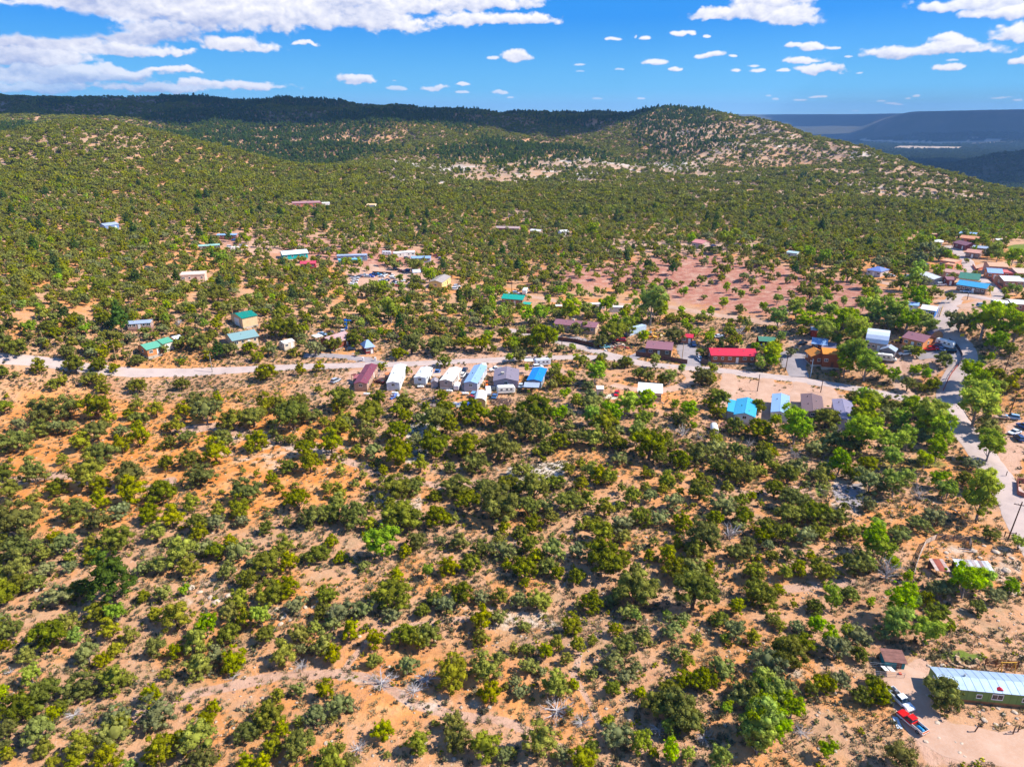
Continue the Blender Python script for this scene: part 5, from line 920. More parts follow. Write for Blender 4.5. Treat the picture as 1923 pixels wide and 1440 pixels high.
# ------------------------------------------------------------------ left and upper settlement
tb = house((446, 611), (474, 606), 9.5, 3.8, 1.1, (222, 190, 146), TEAL, 'green_roofed_barn', 'tan metal barn with teal green roof and white roll door', 'barn', 'gable', .3, 0, vents=0, endwin=0)
part('roll_door', boxg(-.05, .05, -1.9, 1.9, 0, 3.1), WHITE, tb, (-(G(474, 606) - G(446, 611)).xy.length / 2 - .04, 0, .05))
house((432, 648), (478, 640), 9, 2.9, 1.4, (224, 190, 150), ribbed((128, 160, 160), .45, amt=.1), 'grey_green_roofed_house', 'tan house with long grey green roof behind roadside junipers', 'house', 'gable', .5, 4, vents=1)
house((530, 656), (549, 650), 3.6, 2.4, .5, (222, 200, 176), paint((236, 234, 230), .5), 'white_roofed_shed', 'long white roofed shed behind the roadside junipers', 'shed', 'gable', .15, 2, vents=0)
house((270, 668), (296, 660), 7, 2.7, 1.1, (208, 140, 86), ribbed((96, 168, 140), .45, amt=.1), 'green_roofed_house', 'orange walled house with pale green metal roof by the road', 'house', 'gable', .4, 2, vents=0)
house((300, 659), (318, 652), 5, 2.8, 1.0, (226, 214, 200), ribbed((86, 160, 132), .45, amt=.1), 'green_roofed_garage', 'white garage with green roof behind the orange walled house', 'garage', 'gable', .3, 1, vents=0)
canopy((325, 648), (340, 644), 4.5, 2.4, paint((232, 236, 240)), 'white arched carport right of the green roofed garage', 'carport', .8, 3)
house((243, 616), (288, 619), 5.0, 2.6, .5, (188, 150, 134), GALVR, 'mobile_home', 'pinkish mobile home with blue white roof hidden in the left woods', 'mobile home', 'trailer', .15, 5, vents=2, skirt=(150, 110, 100))
house((613, 655), (648, 643), 8, 2.8, 1.6, (140, 74, 54), ribbed((176, 150, 150), .6, amt=.55, dirt=(214, 96, 50)), 'rust_roofed_house', 'old brown house with rust streaked tin roof behind the road', 'house', 'gable', .5, 2, vents=0)
canopy((590, 643), (604, 640), 4.0, 2.4, WHITE, 'white flat canopy left of the rust streaked roof', 'carport', .1, 2)
house((684, 662), (699, 660), 5.2, 2.7, 2.2, (132, 52, 44), ribbed((150, 175, 205), .45), 'red_cabin', 'small dark red cabin with steep blue grey roof behind the road', 'cabin', 'hip', .6, 2, vents=0, endwin=0)
house((342, 525), (388, 527), 7.5, 3.0, .1, (226, 196, 176), paint((228, 214, 200), .8), 'adobe_house', 'flat roofed cream adobe house among the left junipers', 'house', 'flat', 0, 4, vents=0)
house((193, 432), (219, 430), 7, 2.8, 1.0, (120, 150, 200), GALVR, 'hillside_cottage', 'blue walled cottage with pale roof high on the left slope', 'cottage', 'gable', .3, 2, vents=0)
house((410, 448), (447, 451), 4.8, 2.8, .5, (170, 110, 92), LBLUE, 'mobile_home', 'brown mobile home with blue white roof above the red yard', 'mobile home', 'trailer', .15, 5, vents=1, skirt=(110, 80, 72))
house((374, 469), (414, 470), 4.8, 2.6, .5, (96, 78, 72), ribbed((150, 190, 176), .45), 'mobile_home', 'dark mobile home with pale green roof left of the red yard', 'mobile home', 'trailer', .15, 4, vents=1)
house((530, 485), (576, 484), 8.5, 3.0, 1.3, (20, 180, 176), paint((226, 236, 240), .5), 'turquoise_house', 'bright turquoise house with broad white roof', 'house', 'gable', .5, 4, vents=0)
house((566, 503), (594, 504), 6.5, 2.9, .9, (170, 30, 50), ribbed((200, 70, 90), .45), 'red_house', 'low red house with red and white roof below the turquoise house', 'house', 'gable', .3, 3, vents=0)
house((634, 487), (690, 489), 4.8, 2.8, .4, (130, 150, 176), GALVR, 'mobile_home', 'long blue grey mobile home with silver roof above the car lot', 'mobile home', 'trailer', .15, 6, vents=1)
house((636, 494), (680, 495), 3.0, 2.2, .2, (40, 170, 180), ribbed((120, 190, 210), .45), 'turquoise_lean_to', 'turquoise lean-to along the front of the long silver roof', 'lean-to', 'shed', .15, 4, vents=0, doors=0, endwin=0)
house((739, 482), (778, 481), 4.5, 2.6, .4, (232, 226, 214), WHITER, 'mobile_home', 'cream mobile home right of the long silver roof', 'mobile home', 'trailer', .15, 5, vents=0)
house((773, 491), (809, 492), 6.5, 2.6, .6, (186, 200, 222), LBLUE, 'pale_blue_house', 'pale blue house with light roof above the wooded yard', 'house', 'gable', .3, 4, vents=0)
house((818, 542), (835, 530), 7, 3.1, 1.0, (224, 202, 130), ribbed((168, 156, 150), .5), 'tan_gable_house', 'pale yellow house with grey brown gable roof', 'house', 'gable', .3, 4, vents=0)
house((550, 388), (602, 389), 9, 3.2, .5, (214, 130, 108), ribbed((176, 130, 130), .6), 'hillside_house', 'long pink house with flat mauve roof high on the slope', 'house', 'flat', .3, 6, vents=0)
house((605, 388), (619, 388), 4, 2.8, .4, (232, 232, 232), WHITE, 'white_outbuilding', 'small white outbuilding right of the long pink house', 'outbuilding', 'gable', .2, 1, vents=0)
house((690, 392), (706, 392), 6.5, 3.2, .3, (240, 226, 206), paint((236, 200, 150), .6), 'hillside_cottage', 'white cottage with flat cream roof high on the slope', 'cottage', 'flat', .3, 2, vents=0)
house((933, 434), (976, 436), 8, 2.9, .8, (150, 100, 90), ribbed((176, 150, 146), .6), 'brown_ranch_house', 'long brown ranch house on the middle slope', 'house', 'gable', .4, 5, vents=0)
house((998, 440), (1016, 441), 5, 2.8, .8, (180, 150, 140), paint((226, 226, 226)), 'white_roofed_cottage', 'white roofed cottage right of the brown ranch house', 'cottage', 'gable', .3, 2, vents=0)
house((1051, 444), (1065, 443), 6, 3.2, 1.0, (236, 232, 226), paint((222, 220, 216)), 'white_cottage', 'white gabled cottage with dark windows on the middle slope', 'cottage', 'gable', .3, 2, vents=0)
house((947, 568), (985, 571), 8, 2.9, 1.2, (170, 120, 90), ribbed((30, 160, 140), .4, amt=.08), 'teal_roofed_house', 'tan house with bright teal metal roof beside the dirt road', 'house', 'gable', .4, 4, vents=2)
house((984, 578), (997, 579), 4, 2.2, .5, (190, 150, 70), ribbed((60, 170, 145), .4, amt=.08), 'teal_roofed_shed', 'small teal roofed shed in front of the teal roofed house', 'shed', 'gable', .3, 0, vents=0, endwin=0)
house((1306, 464), (1325, 466), 8.5, 3.4, 1.4, (196, 170, 160), paint((214, 140, 136), .7), 'pink_house', 'pink roofed house in the open field beyond the red bank', 'house', 'gable', .4, 2, vents=0)
house((1479, 483), (1498, 484), 5, 2.8, .6, (200, 206, 200), ribbed((180, 205, 205), .5), 'pale_green_cottage', 'pale green roofed cottage hidden in the far junipers', 'cottage', 'gable', .3, 2, vents=0)
for k_, x, y, h, c, l in (('suv', 321, 486, 10, WHT, 'white car alone in the red clearing left of the woods'), ('suv', 280, 506, 30, (24, 30, 60), 'dark car in the shade below the red clearing'), ('suv', 432, 466, 20, WHT, 'white car left of the red yard'), ('pickup', 457, 464, 350, (210, 216, 224), 'white pickup in the red yard'), ('trailer', 443, 472, 20, (236, 226, 214), 'cream camper trailer at the red yard'), ('sedan', 441, 453, 10, (40, 110, 190), 'blue car beside the brown mobile home'), ('sedan', 376, 440, 0, (216, 222, 232), 'white car left of the brown mobile home'),
  ('sedan', 599, 483, 0, (40, 44, 56), 'dark car right of the turquoise house'), ('trailer', 726, 480, 10, (226, 226, 226), 'white camper trailer right of the long silver roof'), ('tractor', 750, 493, 170, (240, 160, 20), 'yellow orange tractor in the yard below the cream mobile home'), ('suv', 764, 487, 10, (50, 50, 56), 'black truck in front of the cream mobile home'), ('suv', 829, 488, 20, (40, 90, 170), 'blue truck right of the pale blue house'), ('sedan', 818, 482, 0, (150, 60, 50), 'red brown car right of the cream mobile home'),
  ('suv', 744, 508, 20, (30, 30, 34), 'black car at the top of the car lot'), ('suv', 764, 510, 160, (60, 70, 120), 'dark blue truck above the pale tarp roof'), ('sedan', 754, 511, 0, (110, 50, 46), 'maroon car beside the dark blue truck'), ('pickup', 926, 530, 5, (196, 34, 40), 'red truck alone on the dirt clearing'), ('suv', 855, 545, 10, (226, 230, 236), 'white car right of the pale yellow house'), ('suv', 858, 540, 20, (214, 220, 228), 'second white car right of the pale yellow house'),
  ('suv', 951, 553, 10, WHT, 'white car behind the teal roof, leftmost'), ('suv', 969, 553, 350, (176, 190, 216), 'grey blue car behind the teal roof'), ('trailer', 986, 552, 80, (232, 232, 228), 'white trailer at the right end of the teal roof'), ('sedan', 789, 628 + 2, 60, (120, 100, 110), 'grey car in a gap of the roadside woods'), ('suv', 745, 636, 80, (90, 70, 84), 'dark van in a gap right of the red cabin'), ('sedan', 606, 630, 350, (140, 170, 200), 'pale blue car behind the rust streaked roof'), ('pickup', 622, 628, 320, (110, 70, 60), 'brown truck behind the rust streaked roof'), ('pickup', 644, 626, 280, (210, 200, 200), 'pale truck beside the bright blue hoist'), ('sedan', 658, 658, 20, (40, 52, 70), 'dark car in the shade left of the red cabin'),
  ('sedan', 1340, 463, 10, (40, 60, 120), 'blue car right of the pink roofed house'), ('suv', 1673, 521, 350, (230, 232, 238), 'white car right of the blue roofed hamlet house'), ('trailer', 1703, 527, 350, (230, 226, 222), 'white camper beside the dirt lane'), ('sedan', 1805, 549, 280, (232, 234, 240), 'white car in front of the long blue roof, left one'), ('suv', 1815, 550, 275, (170, 190, 214), 'silver car in front of the long blue roof, right one'), ('suv', 1768, 537, 350, (226, 228, 232), 'white car below the brown hamlet shed'), ('sedan', 1896, 590, 0, (240, 200, 20), 'bright yellow small car beside the right woods'), ('suv', 1843, 577, 0, (120, 150, 170), 'grey green car below the hamlet lane'), ('sedan', 1896, 590 - 3, 0, (60, 70, 110), 'dark car beside the yellow one')):
    vehicle(k_, x, y, h, c, l, 'vehicles in the upper settlement')
lot = [(659, 537, 20, WHT), (665, 533, 15, (226, 230, 236)), (667, 528, 8, (222, 226, 232)), (667, 524, 8, (190, 196, 206)), (671, 522, 5, (60, 66, 84)), (676, 521, 8, (110, 60, 70)), (684, 519, 12, (190, 196, 206)), (690, 521, 5, (176, 180, 190)), (697, 521, 2, (10, 70, 190)), (701, 518, 170, (26, 60, 130)), (711, 517, 10, (20, 140, 190)), (717, 521, 355, (216, 220, 226)), (722, 519, 60, (226, 226, 226)), (736, 520, 250, WHT), (739, 524, 330, (232, 224, 214)), (719, 529, 170, (220, 224, 230)), (726, 528, 170, (40, 40, 80)), (742, 531, 5, (20, 60, 130)), (743, 535, 10, (226, 230, 234)), (759, 529, 40, (232, 232, 236)), (769, 535, 80, (110, 170, 214)), (750, 539, 340, (190, 50, 60))]
cn = {0: 'white', 1: 'white', 2: 'pale', 3: 'silver', 4: 'dark grey', 5: 'maroon', 6: 'silver', 7: 'grey', 8: 'bright blue', 9: 'navy blue', 10: 'turquoise', 11: 'pale grey', 12: 'white', 13: 'white', 14: 'cream', 15: 'pale', 16: 'dark purple', 17: 'navy blue', 18: 'white', 19: 'white', 20: 'sky blue', 21: 'red'}
wh = ['lowest at the left end of the car lot', 'second up the left side of the car lot', 'third up the left side of the car lot', 'fourth up the left side of the car lot', 'top left of the car lot', 'left end of the car lot back row', 'second in the car lot back row', 'beside the bright blue car', 'in the middle of the car lot back row', 'behind the bright blue car', 'at the back of the car lot', 'right of the turquoise car', 'at the right end of the back row', 'left of the green tree in the lot', 'below the white van in the lot', 'alone in the open middle of the lot', 'beside the pale car in the middle of the lot', 'below the green tree in the lot', 'in front of the navy car below the tree', 'right of the green tree in the lot', 'rightmost in the car lot', 'at the lower right of the car lot']
for i, (x, y, h, c) in enumerate(lot): vehicle('sedan' if i % 3 else 'pickup', x, y, h, c, '%s %s %s' % (cn[i], 'car' if i % 3 else 'pickup', wh[i]), 'cars packed into the car lot', s=.86)
canopy((775, 519), (790, 519), 5, 2.6, paint((206, 214, 230)), 'pale grey tent roof right of the car lot', 'shelter', 1.2, 2, cat='shelter')
# right hand hamlet
house((1634, 516), (1660, 518), 9, 2.9, 1.5, (196, 184, 184), ribbed((110, 130, 190), .45, amt=.08), 'blue_roofed_house', 'pale house with blue hipped roof above the dirt lane', 'house', 'hip', .4, 3, vents=0)
canopy((1727, 505), (1742, 506), 5, 2.6, paint((70, 84, 110)), 'dark open shelter below the boulders', 'shelter', .4, 3, cat='shelter')
HAM = [((1769, 501), (1797, 503), 9, 3.1, .2, (222, 150, 118), TANR, 'tan adobe house with pink flat roof left of the hamlet road', 'flat', 4), ((1776, 507), (1792, 508), 5, 2.6, .2, (232, 160, 120), TANR, 'small orange adobe wing below the tan adobe house', 'flat', 1), ((1758, 519), (1806, 521), 7, 2.7, .8, (214, 160, 140), paint((196, 150, 138), .7), 'long pink adobe house left of the green roofed house', 'gable', 5),
 ((1800, 533), (1836, 534), 8.5, 3.0, 1.8, (226, 200, 166), GREENR, 'cream house with green metal roof in the hamlet', 'gable', 4), ((1799, 546), (1853, 550), 7.5, 2.8, 1.3, (140, 110, 96), BLUER, 'long brown house under a bright sky blue roof', 'gable', 6), ((1737, 527), (1764, 534), 6, 2.6, 1.0, (200, 196, 190), WHITER, 'white roofed house behind hamlet cottonwoods', 'gable', 3), ((1772, 535), (1786, 534), 5, 2.7, .8, (150, 80, 64), MAUVE, 'brown shed left of the green roofed hamlet house', 'gable', 1),
 ((1730, 592), (1757, 593), 7, 2.9, .9, (30, 110, 190), paint((226, 222, 222), .6), 'blue walled house with white roof beside the main road', 'gable', 3), ((1704, 583), (1722, 583), 5, 2.6, .6, (170, 200, 214), LBLUE, 'pale blue roofed shed in the cottonwoods left of the blue house', 'gable', 1), ((1863, 579), (1886, 580), 5, 2.6, .4, (90, 110, 150), WHITE, 'white roofed trailer below the hamlet lane', 'gable', 3), ((1892, 580), (1935, 583), 7, 2.8, .6, (160, 110, 96), WHITE, 'long white roofed house at the right edge below the lane', 'gable', 4),
 ((1874, 536), (1908, 537), 9, 2.9, 1.2, (160, 116, 92), WHITER, 'white roofed house with dark solar panel', 'gable', 3), ((1850, 521), (1876, 522), 7.5, 2.8, 1.3, (214, 130, 84), LBLUE, 'orange walled house with blue grey gable roof', 'gable', 3), ((1850, 511), (1884, 512), 10, 3.6, .9, (206, 160, 140), TANR, 'large tan stucco house at the hamlet bend', 'gable', 3), ((1897, 521), (1930, 522), 10, 3.0, 1.2, (206, 170, 140), paint((216, 178, 158), .7), 'tan roofed house at the right edge of the hamlet', 'gable', 2), ((1880, 521), (1908, 523), 4, 2.6, .4, (190, 110, 96), paint((206, 110, 104), .7), 'low red roofed porch house beside the tan house', 'shed', 2),
 ((1815, 483), (1840, 484), 7.5, 2.9, 1.1, (150, 116, 104), paint((206, 150, 132), .7), 'stone walled house with pinkish roof right of the hamlet road', 'gable', 3), ((1799, 466), (1822, 470), 6.5, 2.9, 1.3, (130, 70, 76), MAUVE, 'maroon roofed house at the head of the hamlet road', 'gable', 2), ((1826, 474), (1868, 476), 6, 2.7, .7, (150, 130, 120), GALVR, 'long grey roofed house behind the stone walled one', 'gable', 4), ((1804, 456), (1836, 457), 7.5, 3.0, 1.1, (214, 120, 84), paint((216, 150, 112), .7), 'orange roofed house at the top of the hamlet', 'gable', 3),
 ((1801, 447), (1830, 448), 6, 2.7, .5, (120, 110, 104), LBLUE, 'grey roofed house behind the orange roofed one', 'shed', 2), ((1754, 460), (1769, 460), 6, 2.2, .9, (226, 222, 216), WHITE, 'small white roofed building among hamlet trees', 'hip', 1), ((1748, 449), (1758, 449), 4, 2.6, .4, (170, 100, 80), TANR, 'tiny brown hut at the top left of the hamlet', 'flat', 0), ((1902, 537), (1930, 538), 5, 2.8, .5, (150, 150, 156), GALVR, 'grey roofed annex at the right edge behind the solar roof', 'gable', 2), ((1868, 458), (1879, 458), 4, 2.4, .4, (226, 206, 180), WHITE, 'tiny white roofed shed near the green field', 'gable', 0)]
for p1, p2, W, H, ri, wc, rc, l, st, nw in HAM: house(p1, p2, W, H, ri, wc, rc, 'hamlet_house', l, 'house', st, .4 if st != 'flat' else 0, nw, 'houses of the upper right hamlet', vents=0)
# ------------------------------------------------------------------ lower right corner
def local(px, py, rz): p = G(px, py); return p, R(rz)
GREENW = paint((120, 146, 78), .7, wear=.08); 
a = G(1752, 1294); b = G(1923, 1311); d = (b - a).normalized(); L = 21.0; m = a + d * L / 2; rz = math.atan2(d.y, d.x); z = float(height(m.x, m.y)) + .1
t_ = thing('mobile_home', 'long sage green mobile home with pale blue metal roof at the right edge', 'mobile home', (m.x, m.y, z), rz)
for i in range(8): q = -L / 2 + i * L / 7; CLEAR.append((m.x + d.x * q, m.y + d.y * q, 3))
W = 4.3; hw = W / 2; H = 2.45; rise = .45
part('wall', prismx([(-hw, .55), (hw, .55), (hw, H), (0, H + rise), (-hw, H)], -L / 2, L / 2), GREENW, t_)
part('skirting', boxg(-L / 2 + .05, L / 2 - .05, -hw + .05, hw - .05, -1.2, .55), paint((168, 118, 74), .85, wear=.2), t_)
for i in range(17):                                       # roof sheets with standing seams
    x0 = -L / 2 - .12 + i * (L + .24) / 17; x1 = x0 + (L + .24) / 17
    for sg in (1, -1): part('roof_sheet', prismx([(0, H + rise + .03), (sg * (hw + .12), H + .01), (sg * (hw + .12), H + .09), (0, H + rise + .11)][::sg], x0 + .01, x1 - .01), paint((176, 196, 216), .38, .25, .10), t_, key='rs%d%d' % (i, sg))
    part('roof_seam', prismx([(-hw - .12, H + .085), (0, H + rise + .10), (hw + .12, H + .085), (hw + .12, H + .13), (0, H + rise + .15), (-hw - .12, H + .13)], x0 - .03, x0 + .03), paint((170, 190, 211), .4, .25, .1), t_, key='sm%d' % i)
for i in range(20): part('siding_seam', boxg(-.02, .02, -.02, .0, .56, H - .03), paint((96, 120, 62), .8), t_, (-L / 2 + (i + .7) * L / 20.5, -hw, 0), key='sid')
for x, w, h_ in ((-5.0, .7, .7), (-2.4, 1.5, 1.0), (1.6, .8, .7), (8.0, 1.4, 1.0)): win(t_, w, h_, (x, -hw - .02, 1.15), -math.pi / 2)
win(t_, 1.0, 1.0, (-L / 2 - .02, .2, 1.15), math.pi); door(t_, (4.1, -hw - .03, .6), -math.pi / 2, paint((150, 110, 90)), h=1.8)
for i in range(3): part('step', boxg(-.8, .8, -.35 * (3 - i), 0, 0, .2), WOODM, t_, (4.1, -hw - .1, -.25 + i * .21))
part('roof_vent', cyl(.18, 0, .5, 8), GALV, t_, (-6.3, .3, H + rise - .05)); part('roof_vent', cyl(.12, 0, .45, 8), DARK, t_, (3.5, -1.0, H + .3))
o = part('tarp_scrap', prism([(-.5, 0), (0, .3), (.4, .05)], -.3, .3), paint((200, 30, 50)), t_, (-2.0, -1.6, H + .22)); o['label'] = 'red and white scrap lying on the roof edge'
# trucks
tr = vehicle('pickup', 1711, 1361, 114, (214, 24, 24), 'old red and white pickup with orange tailgate parked nose to the white truck', s=.78, color2=(226, 214, 208))
part('side_panel', joinm([boxg(-.5, 2.6, -1.0, -.975, .45, .75), boxg(-.5, 2.6, .975, 1.0, .45, .75)]), paint((226, 214, 208), .4), tr); part('tailgate', boxg(-2.83, -2.802, -.85, .85, .66, 1.1), paint((230, 110, 30), .5), tr)
part('side_mirror', boxg(.7, .85, -1.2, -.98, 1.15, 1.35), DARK, tr); part('side_mirror', boxg(.7, .85, .98, 1.2, 1.15, 1.35), DARK, tr)
for sg in (1, -1): part('headlight', cyl(.12, 2.74, 2.78, 8, 'x', sg * .62, .78), WHITE, tr)
p = G(1714, 1362); tp = thing('tarp', 'bright blue tarp bunched in the bed of the red pickup', 'tarp', (p.x + math.cos(R(114)) * -1.2, p.y + math.sin(R(114)) * -1.2, p.z + .66), R(114)); part('cloth', frust(-.5, .6, .28, 0, -.3, .4, .12, .16), paint((20, 140, 200), .5), tp)
tw = vehicle('pickup', 1689, 1319, 287, (232, 236, 240), 'white pickup with junk filled bed half behind a juniper', s=.8)
p2 = tw.location; g = random.Random(4)
lo = thing('junk_load', 'dark tangled junk loaded in the bed of the white pickup', 'junk', (p2.x - math.cos(R(287)) * 1.45, p2.y - math.sin(R(287)) * 1.45, p2.z + .5), R(287))
for i in range(12): s_ = g.uniform(.15, .4); part('junk_piece', boxg(-s_, s_, -s_ * .5, s_ * .5, 0, s_), DARK if i % 3 else GALV, lo, (g.uniform(-.7, .7), g.uniform(-.5, .5), .05 + g.uniform(0, .3)), (g.uniform(-.5, .5), g.uniform(-.5, .5), g.uniform(0, 3)))
p = G(1685, 1357); t_ = thing('metal_sheet', 'pale sheet of metal lying beside the red pickup', 'metal sheet', (p.x, p.y, p.z + .06), R(80)); part('sheet', boxg(-1.1, 1.1, -.4, .4, 0, .04), paint((206, 216, 226), .4), t_)
# teal shed with cage
p = G(1674, 1246); rz = R(-9); t_ = thing('teal_shed', 'small teal wooden shed with brown shingled roof', 'shed', (p.x, p.y, p.z + .1), rz, None, .74); CLEAR.append((p.x, p.y, 4))
part('wall', prismx([(-1.5, -.5), (1.5, -.5), (1.5, 2.3), (-1.5, 1.9)], -2.1, 2.1), paint((40, 140, 150), .7, wear=.2), t_)
for i in range(4): part('roof_board', prismx([(-1.9 + i * .95, 1.87 + i * .115), (-1.9 + (i + 1) * .95 - .02, 1.97 + i * .115), (-1.9 + (i + 1) * .95 - .02, 2.07 + i * .115), (-1.9 + i * .95, 1.97 + i * .115)], -2.4, 2.4), paint((134, 92, 82), .85, wear=.2), t_)
part('door', boxg(-.5, .5, -1.56, -1.5, -.1, 1.7), paint((110, 70, 56)), t_, (.9, 0, 0))
p = G(1668, 1263); t_ = thing('animal_pen', 'wire and pipe pen with white panels in front of the teal shed', 'pen', (p.x, p.y, p.z), R(-6), None, .78); CLEAR.append((p.x, p.y, 3.5))
for x in (-3.4, -1.2, 1.0, 2.6):
    for y in (-1.3, 1.2): part('post', cyl(.04, -.3, 1.4, 6), GALV, t_, (x, y, 0), key='penp')
for y in (-1.3, 1.2):
    for z in (.45, .9, 1.35): part('rail', boxg(-3.4, 2.6, -.025, .025, -.02, .02), GALV, t_, (0, y, z), key='penr')
for x in (-.9, .3): part('panel', boxg(-.45, .45, -1.2, 1.0, 0, .05), WHITE, t_, (x, 0, 1.15), (R(-18), 0, 0), key='penw')
part('crate', boxg(-.25, .25, -.25, .25, 0, .5), paint((226, 90, 40)), t_, (2.2, -.3, 0))
# plank fence and stone ring garden
def fence(pts, label, name='fence', H=1.5, rails=3, col=WOODM, sp=2.4, planks=False, cat='fence', rot=0, group=None):
    P = [G(*q) for q in pts]; t_ = thing(name, label, cat, P[0], 0, group); o0 = P[0]
    for a, b in zip(P[:-1], P[1:]):
        d = b - a; dl = math.hypot(d.x, d.y); n = max(1, round(dl / sp)); rz = math.atan2(d.y, d.x)
        for i in range(n):
            q0 = a + d * (i / n); q1 = a + d * ((i + 1) / n); q0.z = float(height(q0.x, q0.y)); q1.z = float(height(q1.x, q1.y)); dd = q1 - q0; l = math.hypot(dd.x, dd.y); pit = -math.atan2(dd.z, l)
            part('post', boxg(-.07, .07, -.07, .07, -.4, H + .12), col, t_, q0 - o0, (0, 0, rz), key='fp%.1f' % H)
            if planks: part('plank_panel', boxg(0, l, -.03, .03, -.1, H), col, t_, q0 - o0, (0, pit, rz))
            else:
                for k_ in range(rails): part('rail', boxg(0, l * 1.03, -.04, .04, -.07, .07), col, t_, (q0 - o0) + Vector((0, 0, H * (k_ + .75) / rails)), (0, pit + rng.uniform(-.02, .02), rz))
        part('post', boxg(-.07, .07, -.07, .07, -.4, H + .12), col, t_, b - o0, (0, 0, rz), key='fp%.1f' % H)
    return t_
fence([(1849, 1250), (1909, 1256)], 'brown board rail fence behind the green mobile home garden', 'rail_fence', 1.6, 5, paint((150, 100, 62), .85, wear=.25), 1.9)
FB = paint((98, 62, 50), .85, wear=.25)
fence([(1045, 640), (1080, 644), (1114, 652)], 'long brown plank fence below the mauve roofed long house', 'plank_fence', 1.8, 1, FB, 2.4, True)
fence([(970, 626), (1014, 628)], 'dark brown plank fence at the top road bend', 'plank_fence', 1.6, 1, FB, 2.4, True)
fence([(1194, 668), (1212, 671), (1262, 679), (1290, 684)], 'weathered plank fence wrapping the mauve roofed fenced house', 'plank_fence', 1.8, 1, paint((112, 82, 72), .85, wear=.3), 2.4, True)
fence([(1316, 684), (1329, 686)], 'short plank fence left of the long red roof', 'plank_fence', 2.2, 1, paint((100, 80, 72), .85), 2.4, True)
fence([(1345, 656), (1385, 657)], 'dark fence behind the long red roof', 'plank_fence', 1.2, 1, DARK, 2.4, True)
fence([(1782, 642), (1793, 650), (1801, 660), (1806, 671), (1805, 680), (1800, 688)], 'curving dark retaining wall beside the main road', 'retaining_wall', 1.3, 1, paint((84, 70, 74), .9), 2.0, True, cat='wall')
fence([(1797, 690), (1786, 704), (1778, 720), (1771, 735)], 'red orange mesh fence along the main road', 'mesh_fence', 1.1, 2, paint((176, 74, 50), .8), 2.2)
fence([(1856, 520), (1868, 533), (1880, 545), (1896, 549)], 'low red earth wall round the solar roofed house', 'garden_wall', 1.2, 1, paint((170, 96, 76), .9), 2.5, True, cat='wall')
fence([(1826, 500), (1832, 509), (1845, 506)], 'low red wall at the hamlet bend', 'garden_wall', 1.2, 1, paint((190, 110, 86), .9), 2.5, True, cat='wall')
fence([(1770, 578), (1764, 596)], 'yellow rail fence beside the main road', 'rail_fence', 1.1, 2, paint((220, 180, 90), .7), 2.4)
fence([(700, 514), (735, 516)], 'dark plank fence behind the car lot', 'plank_fence', 1.4, 1, paint((80, 66, 60), .9), 2.4, True)
fence([(1715, 1085), (1720, 1065), (1727, 1045), (1738, 1022), (1757, 1013)], 'leaning bleached pole fence on the left side of the corral', 'pole_fence', 1.3, 4, paint((200, 178, 160), .85, wear=.2), 2.4)
fence([(1757, 1013), (1790, 1016), (1820, 1019), (1822, 1032)], 'grey rail fence on the upper side of the corral', 'pole_fence', 1.5, 5, paint((120, 104, 98), .9, wear=.3), 2.2)
BR = paint((190, 116, 96), .9, wear=.2)
fence([(1909, 906), (1910, 930), (1925, 936)], 'low pink brick garden wall at the right edge', 'brick_wall', 1.3, 1, BR, 2.5, True, cat='wall')
fence([(1909, 906), (1930, 908)], 'upper side of the pink brick garden wall', 'brick_wall', 1.3, 1, BR, 2.5, True, cat='wall')
for x, y, l in ((1830, 1374, 'single weathered fence post in the dry grass right of the drive'), (1902, 1378, 'left of two thin fence posts by the lower drive'), (1911, 1374, 'right of two thin fence posts by the lower drive'), (1672, 1381, 'leaning dark fence post left of the red pickup'), (1889, 894, 'short sign post beside the parking patch')):
    p = G(x, y); t_ = thing('fence_post', l, 'fence post', (p.x, p.y, p.z)); part('post', cyl(.09, -.4, 1.5, 7), paint((108, 86, 70), .9), t_, (0, 0, 0), (R(6), R(rng.uniform(-8, 8)), 0)); part('wire_wrap', cyl(.105, 1.1, 1.16, 7), GALV, t_)
STN = [md('stone', *frust(-.3, .3, .2, -.15, -.2, .24, .13, .25), paint(c, .9, wear=.25)) for c in ((190, 152, 118), (170, 132, 100), (206, 172, 140))]
def stones(pts, label, n, s=1.0):
    P = [G(*q) for q in pts]; t_ = thing('stone_edging', label, 'stone edging', P[0]); D = np.cumsum([0] + [(b - a).length for a, b in zip(P[:-1], P[1:])]); g = random.Random(n)
    for i in range(n):
        q = D[-1] * i / (n - 1); x = np.interp(q, D, [p.x for p in P]); y = np.interp(q, D, [p.y for p in P]); o = bpy.data.objects.new('stone', STN[g.randrange(3)]); COL.objects.link(o); o.parent = t_
        o.location = Vector((x, y, float(height(x, y)) + .08)) - P[0]; o.rotation_euler = (0, 0, g.uniform(0, 3)); o.scale = (s * g.uniform(.8, 1.3),) * 3
stones([(1797, 1235), (1800, 1245), (1808, 1251), (1820, 1255), (1830, 1252), (1835, 1245), (1834, 1240)], 'horseshoe ring of brown stones round the garden bed', 30, 1.2)
stones([(1780, 1237), (1785, 1246), (1796, 1252), (1808, 1254)], 'thin curved line of stones left of the horseshoe ring', 18, .7)
stones([(1848, 1247), (1852, 1255), (1855, 1260)], 'short row of pale stones right of the horseshoe ring', 8, .8)
p = G(1889, 1262); t_ = thing('swing_frame', 'yellow timber A-frame swing in front of the board fence', 'swing', (p.x, p.y, p.z)); YM = paint((214, 160, 60), .7)
for x in (-1.1, 1.1):
    for a in (-14, 14): part('leg', boxg(-.05, .05, -.05, .05, -.1, 2.1), YM, t_, (x, .5 * (1 if a > 0 else -1), 0), (R(a), 0, 0), key='sw')
